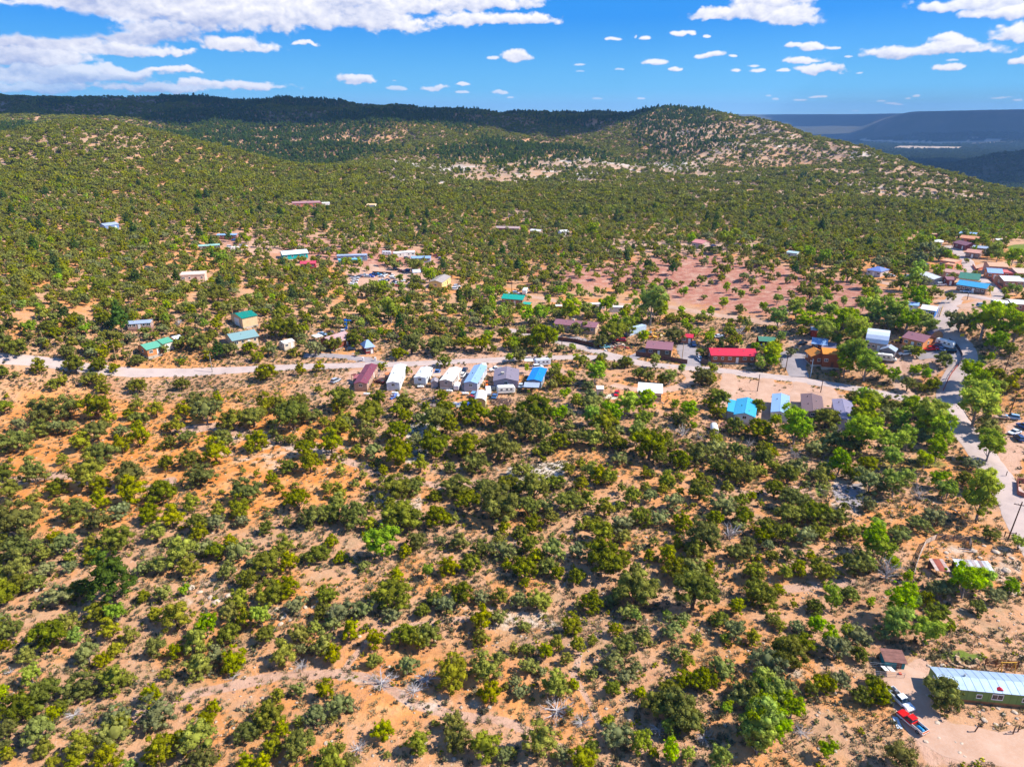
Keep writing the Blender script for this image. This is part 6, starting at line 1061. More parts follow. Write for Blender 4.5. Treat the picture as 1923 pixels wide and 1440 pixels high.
part('top_beam', boxg(-1.3, 1.3, -.06, .06, 2.0, 2.12), YM, t_); part('seat', boxg(-.4, .4, -.15, .15, .5, .55), WOODM, t_)
for x in (-.35, .35): part('rope', cyl(.02, .55, 2.0, 5), DARK, t_, (x, 0, 0), key='rope')
# corral sheds
def tinroof(nm, px, py, L, W, H, cols, rz, label, posts=4):
    p = G(px, py); t_ = thing(nm, label, 'shed', (p.x, p.y, p.z), R(rz)); CLEAR.append((p.x, p.y, L / 2 + 1)); n = len(cols)
    for i, c in enumerate(cols):
        x0 = -L / 2 + i * L / n; part('roof_sheet', prismx([(-W / 2 - .2 - .12 * (i % 2), H - .25), (W / 2 + .2, H + .35), (W / 2 + .2, H + .39), (-W / 2 - .2 - .12 * (i % 2), H - .21)], x0 + .01, x0 + L / n + .03), paint(c, .6, .1, .25, 1.8), t_, (0, 0, .02 * (i % 2)))
    for i in range(posts):
        for sg in (1, -1): part('post', cyl(.08, -.3, H + (.25 if sg > 0 else -.28), 6), WOODM, t_, (-L / 2 + .2 + i * (L - .4) / (posts - 1), sg * W / 2, 0))
    part('back_wall', boxg(-L / 2, L / 2, W / 2 - .1, W / 2 - .04, -.3, H + .1), paint((110, 80, 62), .9, wear=.3), t_)
    return t_
tinroof('animal_shelter', 1760, 1075, 2.7, 2.8, 1.8, [(196, 170, 160), (150, 72, 56), (160, 80, 60), (190, 160, 150)], -4, 'small shelter with rusty patched tin roof beside the corral fence', 2)
tinroof('animal_shelter', 1824, 1077, 6.6, 2.8, 1.8, [(206, 210, 214), (190, 194, 200), (196, 196, 200), (160, 140, 142), (188, 186, 190), (176, 160, 158), (200, 200, 204), (150, 124, 122), (182, 180, 184), (206, 208, 210)], -7, 'long low shelter with patchwork of silver and rusty tin sheets', 5)
for x, y, L, rz, l in ((1818, 1032, 3.5, -14, 'bleached log lying above the long patchwork roof'), (1822, 1036, 2.8, -8, 'second bleached log lying above the long patchwork roof'), (1793, 958, 1.6, 100, 'short pale log below the roadside cottonwood')):
    p = G(x, y); t_ = thing('fallen_log', l, 'log', (p.x, p.y, p.z), R(rz)); part('log', cyl(.14, -L / 2, L / 2, 8, 'x', 0, .1, .1), paint((206, 186, 168), .9), t_); part('branch_stub', cyl(.05, .1, .4, 5), paint((190, 170, 150), .9), t_, (L * .2, 0, 0))
# boulders
BL = []
for i in range(6):
    g = np.random.default_rng(i + 70); bm = bmesh.new(); bmesh.ops.create_icosphere(bm, subdivisions=2, radius=1)
    for v in bm.verts: q = v.co; f = 1 + .35 * (vn(np.array([q.x * 1.7 + i * 9]), np.array([q.y * 1.7 + q.z * 2.3]), i)[0] - .5); v.co = Vector((q.x * f, q.y * f * .8, q.z * f * .42))
    me = bpy.data.meshes.new('boulder'); bm.to_mesh(me); bm.free(); t = NT('boulder_rock_%d' % i); n = t.noise(2.2, 5); me.materials.append(t.fin(t.ramp(n, (.3, (.42, .30, .21, 1)), (.55, (.62, .49, .37, 1)), (.75, (.70, .60, .49, 1))), .9, bump=n, bstr=.5, bdist=.1)); BL.append(me)
BP = """1828 1035 14;1840 1047 10;1870 1037 16;1890 1072 18;1858 1060 10;1777 1038 10;1900 1048 10;1848 1025 8;1905 1337 12;1884 1340 9;1874 1330 8;1893 1358 8;1838 1336 6;1760 1357 12;1744 1250 9;1800 1247 8;1770 1250 12;1763 1386 8;1738 1392 10;1802 1413 9;1806 1396 8;1812 1420 7;1775 1130 9;532 1158 16;520 1143 10;527 1172 12;545 1165 8;573 1140 10;588 1140 9;515 1183 9;690 1205 14;700 1200 10;675 1195 9;405 1132 18;395 1122 12;430 1118 14;70 1108 12;80 1105 9;360 1104 16;375 1112 12;150 1190 10;780 822 8;776 832 8;790 815 7;800 812 8;768 835 7;1180 1350 8;665 1252 9;731 1252 9;612 1395 10;623 1392 8;1190 1145 8;1590 1000 8;1740 1305 6;1825 1345 10;1848 1352 12;1870 1360 9"""
near_ = ['the long patchwork roof', 'the corral fence', 'the green mobile home', 'the rocky wash', 'the lower drive']
def rock_where(x, y):
    C_ = [('right of the corral', 1880, 1045), ('inside the corral', 1800, 1030), ('in the dry grass below the green mobile home', 1870, 1345), ('beside the lower drive', 1780, 1395), ('near the horseshoe garden ring', 1770, 1250), ('in the rocky wash', 530, 1160), ('below the dark ponderosa', 390, 1120), ('near the left edge', 100, 1130), ('on the small stony knoll', 785, 822), ('on the sandy slope', 690, 1230), ('near the bottom edge', 700, 1400), ('on the lower middle slope', 1185, 1240), ('in the bare hollow', 1590, 1000)]
    return min(C_, key=lambda c: (c[1] - x) ** 2 + (c[2] - y) ** 2)[0]
rk = {}
for e in BP.split(';'):
    x, y, w = map(float, e.split()); rk.setdefault(('large ' if w >= 12 else 'mid-sized ' if w >= 9 else 'small ') + 'pale sandstone boulder ' + rock_where(x, y), []).append((x, y, w))
for l, L_ in rk.items():
    L_.sort()
    for i, (x, y, w) in enumerate(L_):
        p = G(x, y); r = w / 2 / ppm(p); o = bpy.data.objects.new('boulder', rng.choice(BL)); COL.objects.link(o); o.location = (p.x, p.y, p.z + r * .12); o.rotation_euler = (0, 0, rng.uniform(0, 6)); o.scale = (r, r, r)
        o['label'] = l if len(L_) == 1 else l + ', ' + (['leftmost', 'second from left', 'third from left', 'fourth from left', 'fifth from left', 'sixth from left', 'seventh from left', 'eighth from left'][i]); o['category'] = 'boulder'; o['group'] = 'sandstone boulders'
# brush piles of grey dead branches
for x, y, w, l in ((717, 1285, 60, 'wide tangle of grey dead branches on the sandy slope, left one'), (778, 1300, 44, 'tangle of grey dead branches right of the widest tangle'), (800, 1278, 50, 'grey dead branches beside the twin pinyons'), (567, 1252, 36, 'grey brush heap below the rocky wash'), (672, 1408, 36, 'grey brush heap near the bottom edge'), (1045, 1338, 66, 'dark tangle of dead branches below the round juniper'), (1092, 1358, 40, 'tail of the dark branch tangle'), (1322, 1388, 40, 'grey branch heap right of the large juniper cluster'), (1236, 1372, 40, 'grey branches in front of the large juniper cluster'), (372, 1272, 44, 'grey fallen branches beside the sandy track'), (440, 1272, 30, 'grey twigs above the sandy track'), (140, 1345, 36, 'grey branches below the left silvery juniper'), (1506, 1378, 36, 'grey twigs right of the big bright cottonwood'), (20, 1262, 20, 'grey brush at the left edge')):
    p = G(x, y); r = w / 2 / ppm(p); o = thing('brush_pile', l, 'brush pile', (p.x, p.y, p.z), rng.uniform(0, 6), 'piles of dead branches', r); b_ = bpy.data.objects.new('branches', rng.choice(BRUSH)); COL.objects.link(b_); b_.parent = o
# utility poles
def pole(bx, by, top, label, arm=True, lean=0, col=WOODM, lamp=False, armrz=0):
    p = G(bx, by); k_ = ppm(p); dep = math.cos(PITCH + 0) ; el = math.atan2(HC - p.z, math.hypot(p.x, p.y)); h = (by - top) / (k_ * math.cos(el)) * 1.02
    t_ = thing('utility_pole', label, 'utility pole', (p.x, p.y, p.z), R(armrz), 'utility poles'); t_.rotation_euler = (0, R(lean), R(armrz))
    part('pole', cyl(.16, -.5, h, 8, r2=.11), col, t_)
    if arm: part('crossarm', boxg(-1.3, 1.3, -.06, .06, h - .9, h - .76), col, t_); [part('insulator', cyl(.06, h - .76, h - .56, 6), GALV, t_, (x, 0, 0), key='in%.1f' % h) for x in (-1.15, -.5, .5, 1.15)]
    else: part('bracket', boxg(-.5, .1, -.04, .04, h - .7, h - .62), GALV, t_)
    if lamp: part('lamp', boxg(-.9, -.4, -.12, .12, h - .6, h - .48), GALV, t_)
PD = paint((92, 60, 44), .9, wear=.2)
pole(1893, 1012, 941, 'tall dark utility pole with crossarm beside the main road, nearest one', True, 3, PD, armrz=-20); pole(1886, 699, 666, 'utility pole right of the main road above the junction', True, 3, PD); pole(1894, 783, 737, 'utility pole behind the tan and silver cars', False, 4, PD); pole(1475, 696, 664, 'dark pole with transformer at the grey lot entrance', False, 1, PD, True)
pole(1522, 708, 675, 'pale blue light pole left of the orange roofed house', False, -1, paint((150, 175, 195), .5), True); pole(1422, 735, 703, 'thin brown pole between the first two dirt drives', False, 1, PD); pole(1541, 737, 713, 'thin brown pole above the brown roofed mobile home', False, 1, PD); pole(1280, 681, 646, 'light wooden pole at the plank fence corner', False, 1, paint((190, 160, 120), .8)); pole(1055, 650, 630, 'pole beside the long brown plank fence', False, 0, PD)
pole(83, 647, 622, 'wooden pole among junipers at the far left', False, -1, paint((180, 140, 100), .8)); pole(220, 681, 646, 'wooden pole left of the green roofed house', False, -1, paint((180, 140, 100), .8)); pole(265, 655, 627, 'wooden pole behind the green roofed house', True, -1, paint((180, 140, 100), .8)); pole(399, 699, 665, 'grey pole with lamp beside the road below the grey green roof', False, 0, paint((160, 150, 140), .8), True); pole(437, 592, 573, 'thin pole behind the teal roofed barn', False, 0, paint((190, 150, 110), .8))
pole(961, 548, 525, 'pole behind the teal roofed house', False, 0, PD); pole(1787, 468, 450, 'pole at the top of the hamlet road', True, 0, PD); pole(1883, 569, 552, 'pole beside the white roofed trailer', False, 0, PD); pole(1816, 563, 550, 'short brown pole on the hamlet traffic island', False, 0, PD); pole(1858, 555, 538, 'yellowish pole right of the long blue roof', False, 0, paint((220, 180, 90), .7)); pole(1379, 471, 456, 'pole in the open field beyond the red bank', True, 0, paint((190, 180, 170), .7))
# hitching frame by the near pole, mailbox, small signs
p = G(1896, 1008); t_ = thing('pipe_barrier', 'brown pipe barrier across the foot of the near utility pole', 'barrier', (p.x, p.y, p.z), R(-12))
for x in (-1.0, 1.0): part('post', cyl(.1, -.3, 1.3, 7), PD, t_, (x, 0, 0), key='pb')
part('rail', boxg(-1.2, 1.2, -.05, .05, .95, 1.07), PD, t_)
for x, y, l in ((1065, 724, 'small dark box sign standing in the dirt left of the loop drive'), (1140, 764, 'small black barrel in the dirt below the red car'), (1761, 779, 'black refuse bin at the road junction')):
    p = G(x, y); t_ = thing('refuse_bin', l, 'bin', (p.x, p.y, p.z)); part('bin', frust(-.3, .3, .3, -.1, -.38, .38, .38, 1.1), DARK, t_); part('lid', boxg(-.42, .42, -.42, .42, 1.103, 1.2), paint((60, 56, 56)), t_)
p = G(650, 618); t_ = thing('hoist', 'bright blue engine hoist behind the rust streaked roof', 'hoist', (p.x, p.y, p.z)); part('mast', boxg(-.5, .5, -.4, .4, -.2, 4.2), paint((10, 120, 220), .5), t_); part('boom', boxg(-.5, 2.4, -.15, .15, 3.6, 4.0), paint((10, 120, 220), .5), t_)
p = G(1813, 1432); t_ = thing('yellow_flowers', 'bright yellow patch of flowers near the bottom right corner', 'flowers', (G(1845, 1427)), 0)
for i in range(14): a = rng.uniform(0, 6.3); r = rng.uniform(0, .35); part('flower', cyl(.07, .1, .22, 5), paint((236, 220, 20), .7), t_, (r * math.cos(a), r * math.sin(a), 0), key='fl'); 
part('leaves', crown_mesh('sil', 400, 8, 10, .2, M_PIN, 'leaves'), M_PIN, t_, (0, 0, -.1)).scale = (.35,) * 3
t_ = thing('traffic_sign', 'small yellow road sign beside the main road curve', 'sign', G(1805, 638)); part('sign_post', cyl(.05, -.2, 1.8, 6), GALV, t_); part('sign_panel', boxg(-.7, .7, -.03, .03, 1.2, 2.2), paint((245, 205, 20), .5), t_)
for x, l in ((682, 'white gate pillar at the driveway mouth, left one'), (705, 'white gate pillar at the driveway mouth, right one')):
    p = G(x, 678); t_ = thing('gate_pillar', l, 'gate pillar', (p.x, p.y, p.z)); part('pillar', boxg(-.3, .3, -.3, .3, -.2, 1.3), WHITE, t_); part('cap', boxg(-.38, .38, -.38, .38, 1.303, 1.45), WHITE, t_)
t_ = thing('concrete_pad', 'pale round concrete pad left of the red car', 'pad', G(1147, 745)); part('slab', cyl(2.2, -.2, .12, 20), paint((226, 206, 180), .9), t_); part('slab_edge', cyl(2.3, -.2, .08, 20), CONC, t_)
# ------------------------------------------------------------------ fill between the trees read off the photo
def fill_trees():
    cell = 4.0; occ = {}
    def add(x, y, r): occ.setdefault((int(x // cell), int(y // cell)), []).append((x, y, r))
    for t_ in TREES: add(t_[1], t_[2], t_[4] * .62)
    for x, y, r in CLEAR: 
        n = int(r // cell) + 1
        add(x, y, r) if r < cell else [add(x + i * cell, y + j * cell, cell * .8) for i in range(-n, n + 1) for j in range(-n, n + 1) if math.hypot(i, j) * cell < r + 1]
    for x, y, r in ROADPTS: add(x, y, r + 1.2)
    def free(x, y, r):
        a = int(x // cell); b = int(y // cell)
        for i in (-1, 0, 1):
            for j in (-1, 0, 1):
                for (u, v, q) in occ.get((a + i, b + j), ()):
                    if (u - x) ** 2 + (v - y) ** 2 < (q + r) ** 2: return False
        return True
    # candidates spread evenly over the ground in view
    rows = []
    for r0, r1, per in ((62, 150, .05), (150, 230, .055), (230, 340, .085), (340, 480, .11), (480, 640, .12)):
        area = (r1 * r1 - r0 * r0) / 2 * (1.9 if r1 < 240 else 1.4); n = int(area * per); r = np.sqrt(nr.uniform(r0 * r0, r1 * r1, n)); a = nr.uniform(-.95, .95, n) if r1 < 240 else nr.uniform(-.7, .7, n)
        rows.append(np.stack([r * np.sin(a), r * np.cos(a)], 1))
    P = np.concatenate(rows); z = height(P[:, 0], P[:, 1]); px, py, _ = proj(P[:, 0], P[:, 1], z)
    d = density(px, py); d = np.where(py > 740, d * .85, d); bad = trail_mask(px, py) > .3
    for pl in NOFILL: bad |= inpoly(px, py, pl)
    pr = (d / 9) ** 1.15; clump = .55 + 1.0 * vn(P[:, 0] / 11, P[:, 1] / 11, 8); clump = np.where(py > 740, 1.9 * sstep(.38, .62, vn(P[:, 0] / 13, P[:, 1] / 9, 18)), clump); keep = (nr.random(len(P)) < pr * clump) & ~bad & (px > -60) & (px < 1990) & (py < 1500)
    orz = zone(Z_ORANGE, px, py) * (py > 735) * (py < 1010) * (px < 720); keep &= nr.random(len(P)) > orz * .8; red = zone(Z_RED, px, py); keep &= nr.random(len(P)) > red * .55
    for x, y, zz, qx, qy, dd in zip(P[keep, 0], P[keep, 1], z[keep], px[keep], py[keep], d[keep]):
        near = qy > 740
        r = rng.uniform(.5, 1.4) if near and (rng.random() < .6 or dd < 4.5) else (rng.uniform(1.3, 2.7) if near else rng.uniform(1.5, 3.1))
        if not free(x, y, r * (.45 if dd > 5.5 else .56)): continue
        add(x, y, r * .56)
        u = rng.random(); k_ = 'jun' if u < .46 else 'pin' if u < .80 else 'sil' if u < .94 else 'pon' if u < .96 else 'brt'
        if near: k_ = ('pin' if u < .6 else 'sil' if u < .78 else 'jun') if r < 1.4 else ('jun' if u < .5 else 'pin' if u < .8 else 'sil')
        if 545 < qy < 730 and qx > 900 and u > .58: k_ = 'brt'
        if 430 < qy < 600 and qx > 1690 and u > .5: k_ = 'brt'; r = min(r, 2.2)
        if k_ == 'brt': r *= .8
        TREES.append([k_, x, y, zz, r, qx, qy])
fill_trees()

# ------------------------------------------------------------------ individuals: the 300 of a kind that show largest; the rest is woodland
LAND = [('the orange clearing', 380, 830), ('the row of mobile homes', 800, 740), ('the woodpile', 943, 770), ('the pale rock patch', 1010, 895), ('the white roofed house', 1215, 760), ('the turquoise roofed house', 1396, 810), ('the yellow green cottonwood', 1495, 830),
 ('the road junction', 1745, 790), ('the bending right road', 1850, 880), ('the dead white tree', 1372, 1000), ('the log corral', 1725, 1040), ('the rusty roofed sheds', 1800, 1090), ('the green mobile home', 1850, 1330), ('the parked red pickup', 1690, 1370), ('the teal shed', 1670, 1250), ('the brush piles', 720, 1290),
 ('the dark ponderosa', 195, 1075), ('the bottom left corner', 60, 1400), ('the bottom edge middle', 950, 1420), ('the left edge', 20, 1130), ('the rocky wash', 500, 1150), ('the sandy track', 400, 1290), ('the big bright cottonwood', 1430, 1340), ('the bare stony hollow', 1590, 940), ('the first village road', 400, 700), ('the teal roofed barn', 458, 600),
 ('the green roofed house', 290, 660), ('the long red roof', 1372, 670), ('the mauve roofed house', 1240, 655), ('the red bank', 1350, 540), ('the car lot', 705, 530), ('the turquoise house', 552, 480), ('the orange roofed house', 1555, 690), ('the domed white roof', 1645, 640), ('the upper right hamlet', 1810, 500), ('the bright cottonwood row', 1500, 590), ('the teal roofed house', 965, 560),
 ('the brown plank fence', 1080, 645), ('the rust roofed house', 630, 650), ('the white adobe house', 365, 520), ('the left hillside foot', 100, 520), ('the white trailer in the trees', 265, 615), ('the clearing below the road', 600, 740), ('the central thicket', 900, 940), ('the middle thicket', 1130, 1110), ('the lower juniper belt', 640, 1120), ('the bottom slope', 560, 1380), ('the lower right gully', 1490, 1220), ('the sunny middle slope', 760, 1180), ('the left thicket', 130, 960)]
ORD = ['first', 'second', 'third', 'fourth', 'fifth', 'sixth', 'seventh', 'eighth', 'ninth', 'tenth', 'eleventh', 'twelfth', 'thirteenth', 'fourteenth', 'fifteenth', 'sixteenth'] + ['%s%s' % (a, b) for a, b in [('', 'seventeenth'), ('', 'eighteenth'), ('', 'nineteenth'), ('', 'twentieth')] + [('twenty-', b) for b in ('first', 'second', 'third', 'fourth', 'fifth', 'sixth', 'seventh', 'eighth', 'ninth')] + [('', 'thirtieth')] + [('thirty-', b) for b in ('first', 'second', 'third', 'fourth', 'fifth', 'sixth')]]
NAME = {'jun': ('juniper_tree', 'dark olive juniper', 'juniper tree'), 'pin': ('pinyon_pine', 'yellow green pinyon', 'pinyon pine'), 'sil': ('silvery_juniper', 'silvery grey green juniper', 'juniper tree'), 'brt': ('cottonwood_tree', 'bright green cottonwood', 'cottonwood tree'), 'pon': ('ponderosa_pine', 'tall dark green ponderosa', 'pine tree'), 'bare': ('dead_tree', 'bare grey leafless tree', 'dead tree')}
GRP = {'jun': 'dark junipers on the slopes', 'pin': 'pinyon pines on the slopes', 'sil': 'silvery junipers on the slopes', 'brt': 'bright cottonwoods of the village', 'pon': 'tall ponderosa pines', 'bare': 'bare grey trees'}
def size_word(k_, r): return ('little' if r < .95 else 'small' if r < 1.45 else 'mid-sized' if r < 2.1 else 'large' if r < 3.2 else 'very large')
def plant_individuals():
    rest = []; chosen = []
    for k_ in NAME:
        L = [t_ for t_ in TREES if t_[0] == k_]; L.sort(key=lambda t_: -t_[4] * ppm((t_[1], t_[2], t_[3])))
        L = [t_ for t_ in L if -20 < t_[5] < 1945 and t_[6] < 1470] + [t_ for t_ in L if not (-20 < t_[5] < 1945 and t_[6] < 1470)]
        chosen += L[:296]; rest += L[296:]
    lab = {}
    for i, t_ in enumerate(chosen):
        a = min(LAND, key=lambda l: (l[1] - t_[5]) ** 2 + ((l[2] - t_[6]) * 1.4) ** 2)
        dx = t_[5] - a[1]; dy = (t_[6] - a[2]) * 1.3
        side = 'beside' if math.hypot(dx, dy) < 22 else ('left of' if dx < 0 else 'right of') if abs(dx) > abs(dy) else ('behind' if dy < 0 else 'in front of')
        if 'edge' in a[0] or 'corner' in a[0]: side = 'near'
        lab.setdefault('%s %s %s %s' % (size_word(t_[0], t_[4]), NAME[t_[0]][1], side, a[0]), []).append(i)
    final = {}
    for s_, ids in lab.items():
        if len(ids) == 1: final[ids[0]] = s_; continue
        ids.sort(key=lambda i: chosen[i][5])
        for n, i in enumerate(ids): final[i] = s_ + ', ' + ('leftmost' if n == 0 else 'rightmost' if n == len(ids) - 1 else ORD[min(n, len(ORD) - 1)] + ' from left')
    for i, t_ in enumerate(chosen):
        k_, x, y, z, r = t_[:5]; nm, _, cat = NAME[k_]
        o = bpy.data.objects.new(nm, None); COL.objects.link(o); o.empty_display_size = .5
        o.location = (x, y, z - .05); o.rotation_euler = (0, 0, rng.uniform(0, 6.28)); sz = rng.uniform(.88, 1.15); o.scale = (r * rng.uniform(.94, 1.06), r * rng.uniform(.94, 1.06), r * sz)
        o['label'] = final[i]; o['category'] = cat; o['group'] = GRP[k_]
        if k_ == 'bare':
            b = bpy.data.objects.new('branches', rng.choice(BARE)); COL.objects.link(b); b.parent = o; continue
        c = bpy.data.objects.new('crown', rng.choice(CR[k_])); COL.objects.link(c); c.parent = o
        b = bpy.data.objects.new('trunk', rng.choice(TK[k_])); COL.objects.link(b); b.parent = o
    return rest
REST = plant_individuals()

# ------------------------------------------------------------------ scattered masses (geometry nodes on a point cloud)
def scatter(name, P, S, I, protos, label, rotx=.08, cat=None):
    """P points, S scales, I which prototype; one object"""
    me = bpy.data.meshes.new(name); me.vertices.add(len(P)); me.vertices.foreach_set('co', np.asarray(P, np.float32).ravel())
    for n_, d_, ty in (('sc', S, 'FLOAT'), ('ix', I, 'INT'), ('rz', nr.uniform(0, 6.28, len(P)), 'FLOAT'), ('st', nr.uniform(.8, 1.25, len(P)), 'FLOAT')):
        at = me.attributes.new(n_, ty, 'POINT'); at.data.foreach_set('value', np.asarray(d_, np.int32 if ty == 'INT' else np.float32))
    o = bpy.data.objects.new(name, me); COL.objects.link(o); o['kind'] = 'stuff'; o['label'] = label
    if cat: o['category'] = cat
    pc = bpy.data.collections.new(name + '_kinds')
    for i, m in enumerate(protos):
        q = bpy.data.objects.new('%s_%02d' % (name, i), m); pc.objects.link(q)
    ng = bpy.data.node_groups.new(name, 'GeometryNodeTree'); ng.interface.new_socket('Geometry', in_out='INPUT', socket_type='NodeSocketGeometry'); ng.interface.new_socket('Geometry', in_out='OUTPUT', socket_type='NodeSocketGeometry')
    N = ng.nodes; L = ng.links; gi = N.new('NodeGroupInput'); go = N.new('NodeGroupOutput'); ci = N.new('GeometryNodeCollectionInfo'); ci.inputs['Collection'].default_value = pc; ci.inputs['Separate Children'].default_value = True; ci.inputs['Reset Children'].default_value = True
    ip = N.new('GeometryNodeInstanceOnPoints'); ip.inputs['Pick Instance'].default_value = True
    def attr(n_, ty):
        a = N.new('GeometryNodeInputNamedAttribute'); a.data_type = ty; a.inputs['Name'].default_value = n_; return a.outputs[0]
    cx = N.new('ShaderNodeCombineXYZ'); L.new(attr('rz', 'FLOAT'), cx.inputs[2]); cs = N.new('ShaderNodeCombineXYZ'); s_ = attr('sc', 'FLOAT'); L.new(s_, cs.inputs[0]); L.new(s_, cs.inputs[1])
    mu = N.new('ShaderNodeMath'); mu.operation = 'MULTIPLY'; L.new(s_, mu.inputs[0]); L.new(attr('st', 'FLOAT'), mu.inputs[1]); L.new(mu.outputs[0], cs.inputs[2])
    L.new(gi.outputs[0], ip.inputs['Points']); L.new(ci.outputs[0], ip.inputs['Instance']); L.new(attr('ix', 'INT'), ip.inputs['Instance Index']); L.new(cx.outputs[0], ip.inputs['Rotation']); L.new(cs.outputs[0], ip.inputs['Scale']); L.new(ip.outputs[0], go.inputs[0])
    md = o.modifiers.new('scatter', 'NODES'); md.node_group = ng; return o
def woods():
    LO = [crown_mesh('jun', 100 + i, 26, 15, .11, M_FAR, 'wood_crown') for i in range(4)] + [crown_mesh('pin', 110 + i, 24, 15, .11, M_DPIN, 'wood_crown') for i in range(3)] + [crown_mesh('sil', 120, 22, 13, .11, M_SIL, 'wood_crown'), crown_mesh('brt', 121, 28, 16, .12, M_BRT, 'wood_crown'), crown_mesh('pon', 122, 34, 14, .12, M_PON, 'wood_crown')]
    ix = {'jun': (0, 4), 'pin': (4, 7), 'sil': (7, 8), 'brt': (8, 9), 'pon': (9, 10), 'bare': (7, 8)}
    P = [(t_[1], t_[2], t_[3] - .1) for t_ in REST]; S = [t_[4] for t_ in REST]; I = [rng.randrange(*ix[t_[0]]) for t_ in REST]
    scatter('village_woodland', P, S, I, LO, 'olive pinyon and juniper woodland thick around the village and on the lower slopes', cat='woodland')
    # the ridges
    FAR = [crown_mesh('jun', 200 + i, 13, 9, .20, m_, 'ridge_crown') for i, m_ in enumerate((M_FAR, M_FAR, M_DPIN, M_JUN, M_FAR))] + [crown_mesh('pon', 210 + i, 16, 9, .20, M_PON, 'ridge_crown') for i in range(2)]
    n = 330000; r = np.sqrt(nr.uniform(620 ** 2, 2350 ** 2, n)); a = nr.uniform(-.66, .66, n); x = r * np.sin(a); y = r * np.cos(a); z = height(x, y); px, py, _ = proj(x, y, z)
    op = np.zeros(n); nz = fbm(x / 28, y / 28, 4, 77)
    w = sstep(640, 760, px) * (1 - sstep(1300, 1500, px)) * sstep(285, 300, py) * (1 - sstep(338, 360, py))
    w = np.maximum(w, sstep(1150, 1300, px) * sstep(200, 230, py) * (1 - sstep(400, 450, py)) * .75); w = np.maximum(w, (1 - sstep(240, 360, px)) * sstep(215, 230, py) * (1 - sstep(300, 340, py)) * .6)
    pr = np.clip((.60 + .25 * fbm(x / 120, y / 120, 4, 91)) - w * (.32 + .4 * nz), .05, 1) * sstep(-80, -30, px) * (1 - sstep(1950, 2000, px)); vis = nr.random(n) < pr
    # leave out what lies well behind a crest
    q = z + 9; tel = (q - HC) / r; chk = np.ones(n, bool)
    for f in (.97, .93, .88, .8, .7, .6): chk &= ~((height(x * f, y * f) - HC) / (r * f) > tel + .004)
    vis &= chk
    steep = vn(x / 160, y / 160, 4); pon = (nr.random(n) < sstep(.5, .75, steep) * sstep(850, 1200, r) * .7)
    I = np.where(pon, nr.integers(5, 7, n), nr.integers(0, 5, n)); S = (1.4 + 2.3 * nr.random(n) ** 1.4) * np.where(pon, .95, 1)
    scatter('ridge_woodland', np.stack([x, y, z - .2], 1)[vis], S[vis], I[vis], FAR, 'dense dark pinyon and juniper woodland covering the ridges behind the village', cat='woodland')
    print('ridge', vis.sum())
    n = 60000; r = np.sqrt(nr.uniform(2000 ** 2, 6800 ** 2, n)); a = nr.uniform(.33, .66, n); x = r * np.sin(a); y = r * np.cos(a); z = height(x, y); px, py, _ = proj(x, y, z)
    fld = zone(Z_FIELD, px, py); vis = (fld < .1) & (nr.random(n) < .45 + .5 * vn(x / 300, y / 300, 6))
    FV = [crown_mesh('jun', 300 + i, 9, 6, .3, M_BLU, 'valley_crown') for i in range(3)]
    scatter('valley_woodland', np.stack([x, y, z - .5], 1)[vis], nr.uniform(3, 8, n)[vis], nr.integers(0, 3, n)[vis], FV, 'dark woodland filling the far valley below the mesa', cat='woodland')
woods()
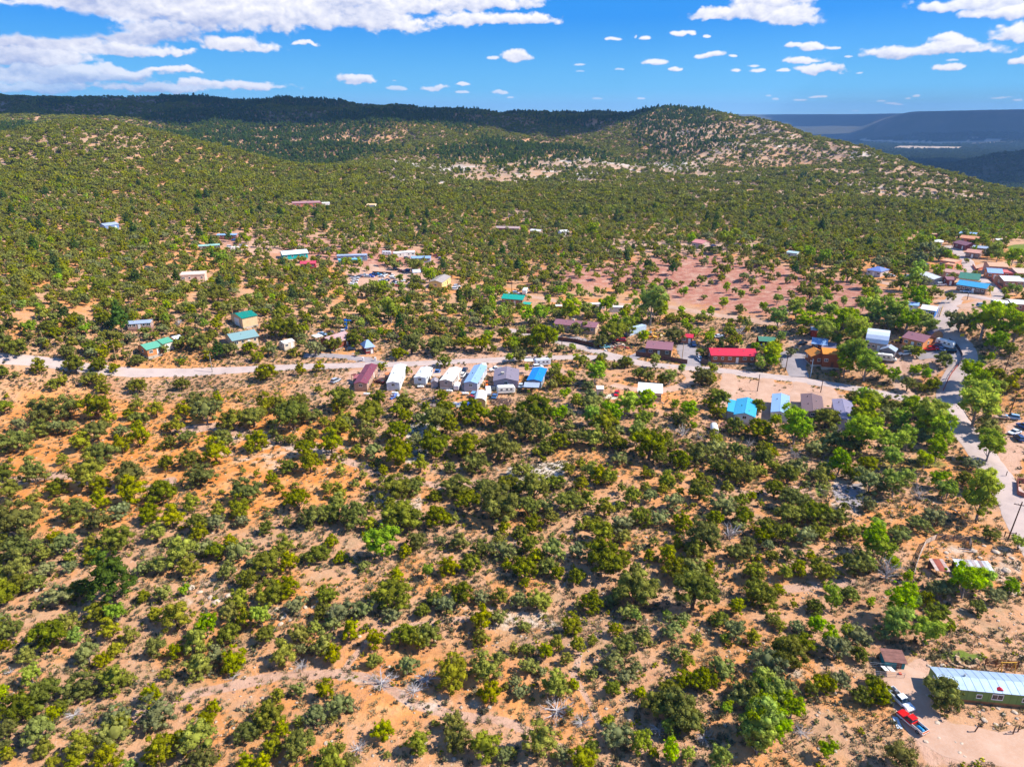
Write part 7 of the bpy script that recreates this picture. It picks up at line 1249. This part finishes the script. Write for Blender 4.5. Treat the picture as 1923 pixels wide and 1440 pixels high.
def small_stuff():
    def tuft(seed, m_, h=.22, n=16):
        g = np.random.default_rng(seed); V_ = []; F = []
        for i in range(n):
            a = g.uniform(0, 6.28); r = g.uniform(0, .22); t2 = g.uniform(.05, .3); p = np.array([math.cos(a) * r, math.sin(a) * r, 0]); d = np.array([math.cos(a) * t2, math.sin(a) * t2, h * g.uniform(.5, 1.2)]); s_ = np.array([-math.sin(a), math.cos(a), 0]) * .05
            V_ += [p - s_, p + s_, p + d]; F.append((3 * i, 3 * i + 1, 3 * i + 2))
        return blob_mesh('tuft', V_, F, [m_])
    def bush(seed, m_):
        g = np.random.default_rng(seed); c = g.uniform(-.3, .3, (7, 3)); c[:, 2] = np.abs(c[:, 2]) + .12; r = g.uniform(.14, .24, 7); lv, lf = leaves(g, c, r, 12, .07); cv, cf = cores(c, r)
        return blob_mesh('bush', np.concatenate([lv, cv]), np.concatenate([lf[:, [0, 1, 2]], lf[:, [0, 2, 3]], cf + len(lv)]), [m_])
    M_DRY = foliage('dry_grass', (.34, .26, .13), trans=.3); M_SAGE = foliage('sage_foliage', (.16, .165, .10), trans=.2)
    pr = [tuft(1, M_DRY), tuft(2, M_DRY, .3), tuft(3, M_SCR, .25), bush(4, M_SCR), bush(5, M_SAGE), bush(6, M_PIN)]
    n = 120000; r = np.sqrt(nr.uniform(60 ** 2, 300 ** 2, n)); a = nr.uniform(-.92, .92, n); x = r * np.sin(a); y = r * np.cos(a); z = height(x, y); px, py, _ = proj(x, y, z)
    keep = (px > -40) & (px < 1965) & (py < 1480); keep &= nr.random(n) < .25 + .9 * vn(x / 9, y / 9, 12)
    for Z, k_ in ((Z_DIRT, .92), (Z_ORANGE, .6), (Z_GRAVEL, .97)): keep &= nr.random(n) > zone(Z, px, py) * k_
    g_ = {}
    for a_, b_, w in ROADPTS: g_.setdefault((int(a_ // 5), int(b_ // 5)), []).append((a_, b_, w))
    xs, ys = x[keep], y[keep]; k2 = np.ones(len(xs), bool)
    for i in range(len(xs)):
        c = (int(xs[i] // 5), int(ys[i] // 5))
        for dx in (-1, 0, 1):
            for dy in (-1, 0, 1):
                for (u, v, w) in g_.get((c[0] + dx, c[1] + dy), ()):
                    if (u - xs[i]) ** 2 + (v - ys[i]) ** 2 < (w + .3) ** 2: k2[i] = False
    P = np.stack([xs, ys, z[keep]], 1)[k2]; I = nr.choice(6, len(P), p=[.30, .26, .2, .12, .05, .07]); S = np.where(I < 3, nr.uniform(.8, 2.0, len(P)), nr.uniform(.5, 1.5, len(P)))
    scatter('ground_cover', P, S, I, pr, 'dry grass tufts and low scrub dotted over the stony soil', cat='scrub')
    def stone(seed, m_):
        g = np.random.default_rng(seed); V_, F = cores(np.zeros((1, 3)), np.array([1.0]), 1.0); V_ = V_ * g.uniform(.6, 1.2, V_.shape) * np.array([1, .8, .4]); return blob_mesh('stone', V_, F, [m_])
    MR = [bark('sandstone', (.58, .46, .35)), bark('red_stone', (.45, .26, .18))]
    n = 42000; r = np.sqrt(nr.uniform(60 ** 2, 300 ** 2, n)); a = nr.uniform(-.92, .92, n); x = r * np.sin(a); y = r * np.cos(a); z = height(x, y); px, py, _ = proj(x, y, z)
    w = np.clip(zone(Z_PALE, px, py) * 1.2 + .12 + .9 * sstep(.62, .8, vn(x / 14, y / 14, 15)), 0, 1) * (1 - .85 * zone(Z_DIRT, px, py)) * (1 - zone(Z_GRAVEL, px, py)); keep = nr.random(n) < w
    P = np.stack([x, y, z], 1)[keep]
    scatter('loose_stones', P, .10 + .5 * nr.random(len(P)) ** 3.2, nr.integers(0, 4, len(P)), [stone(i, MR[i % 3 == 2]) for i in range(4)], 'pale sandstone rubble scattered over the slopes', cat='stones')
small_stuff()

# ------------------------------------------------------------------ haze
def haze():
    V_, F = boxg(-14300, 14300, -14300, 14300, -135, 330)
    m = bpy.data.materials.new('haze_air'); m.use_nodes = True; nt = m.node_tree; nt.nodes.clear(); out = nt.nodes.new('ShaderNodeOutputMaterial'); pv = nt.nodes.new('ShaderNodeVolumePrincipled')
    pv.inputs['Color'].default_value = (.27, .54, 1.0, 1); pv.inputs['Density'].default_value = .00007; pv.inputs['Anisotropy'].default_value = .1; nt.links.new(pv.outputs[0], out.inputs['Volume'])
    o = mesh_obj('haze', V_, F, m, kind='stuff'); o['label'] = 'thin blue air softening the far ridges and mesa'; return o
haze()
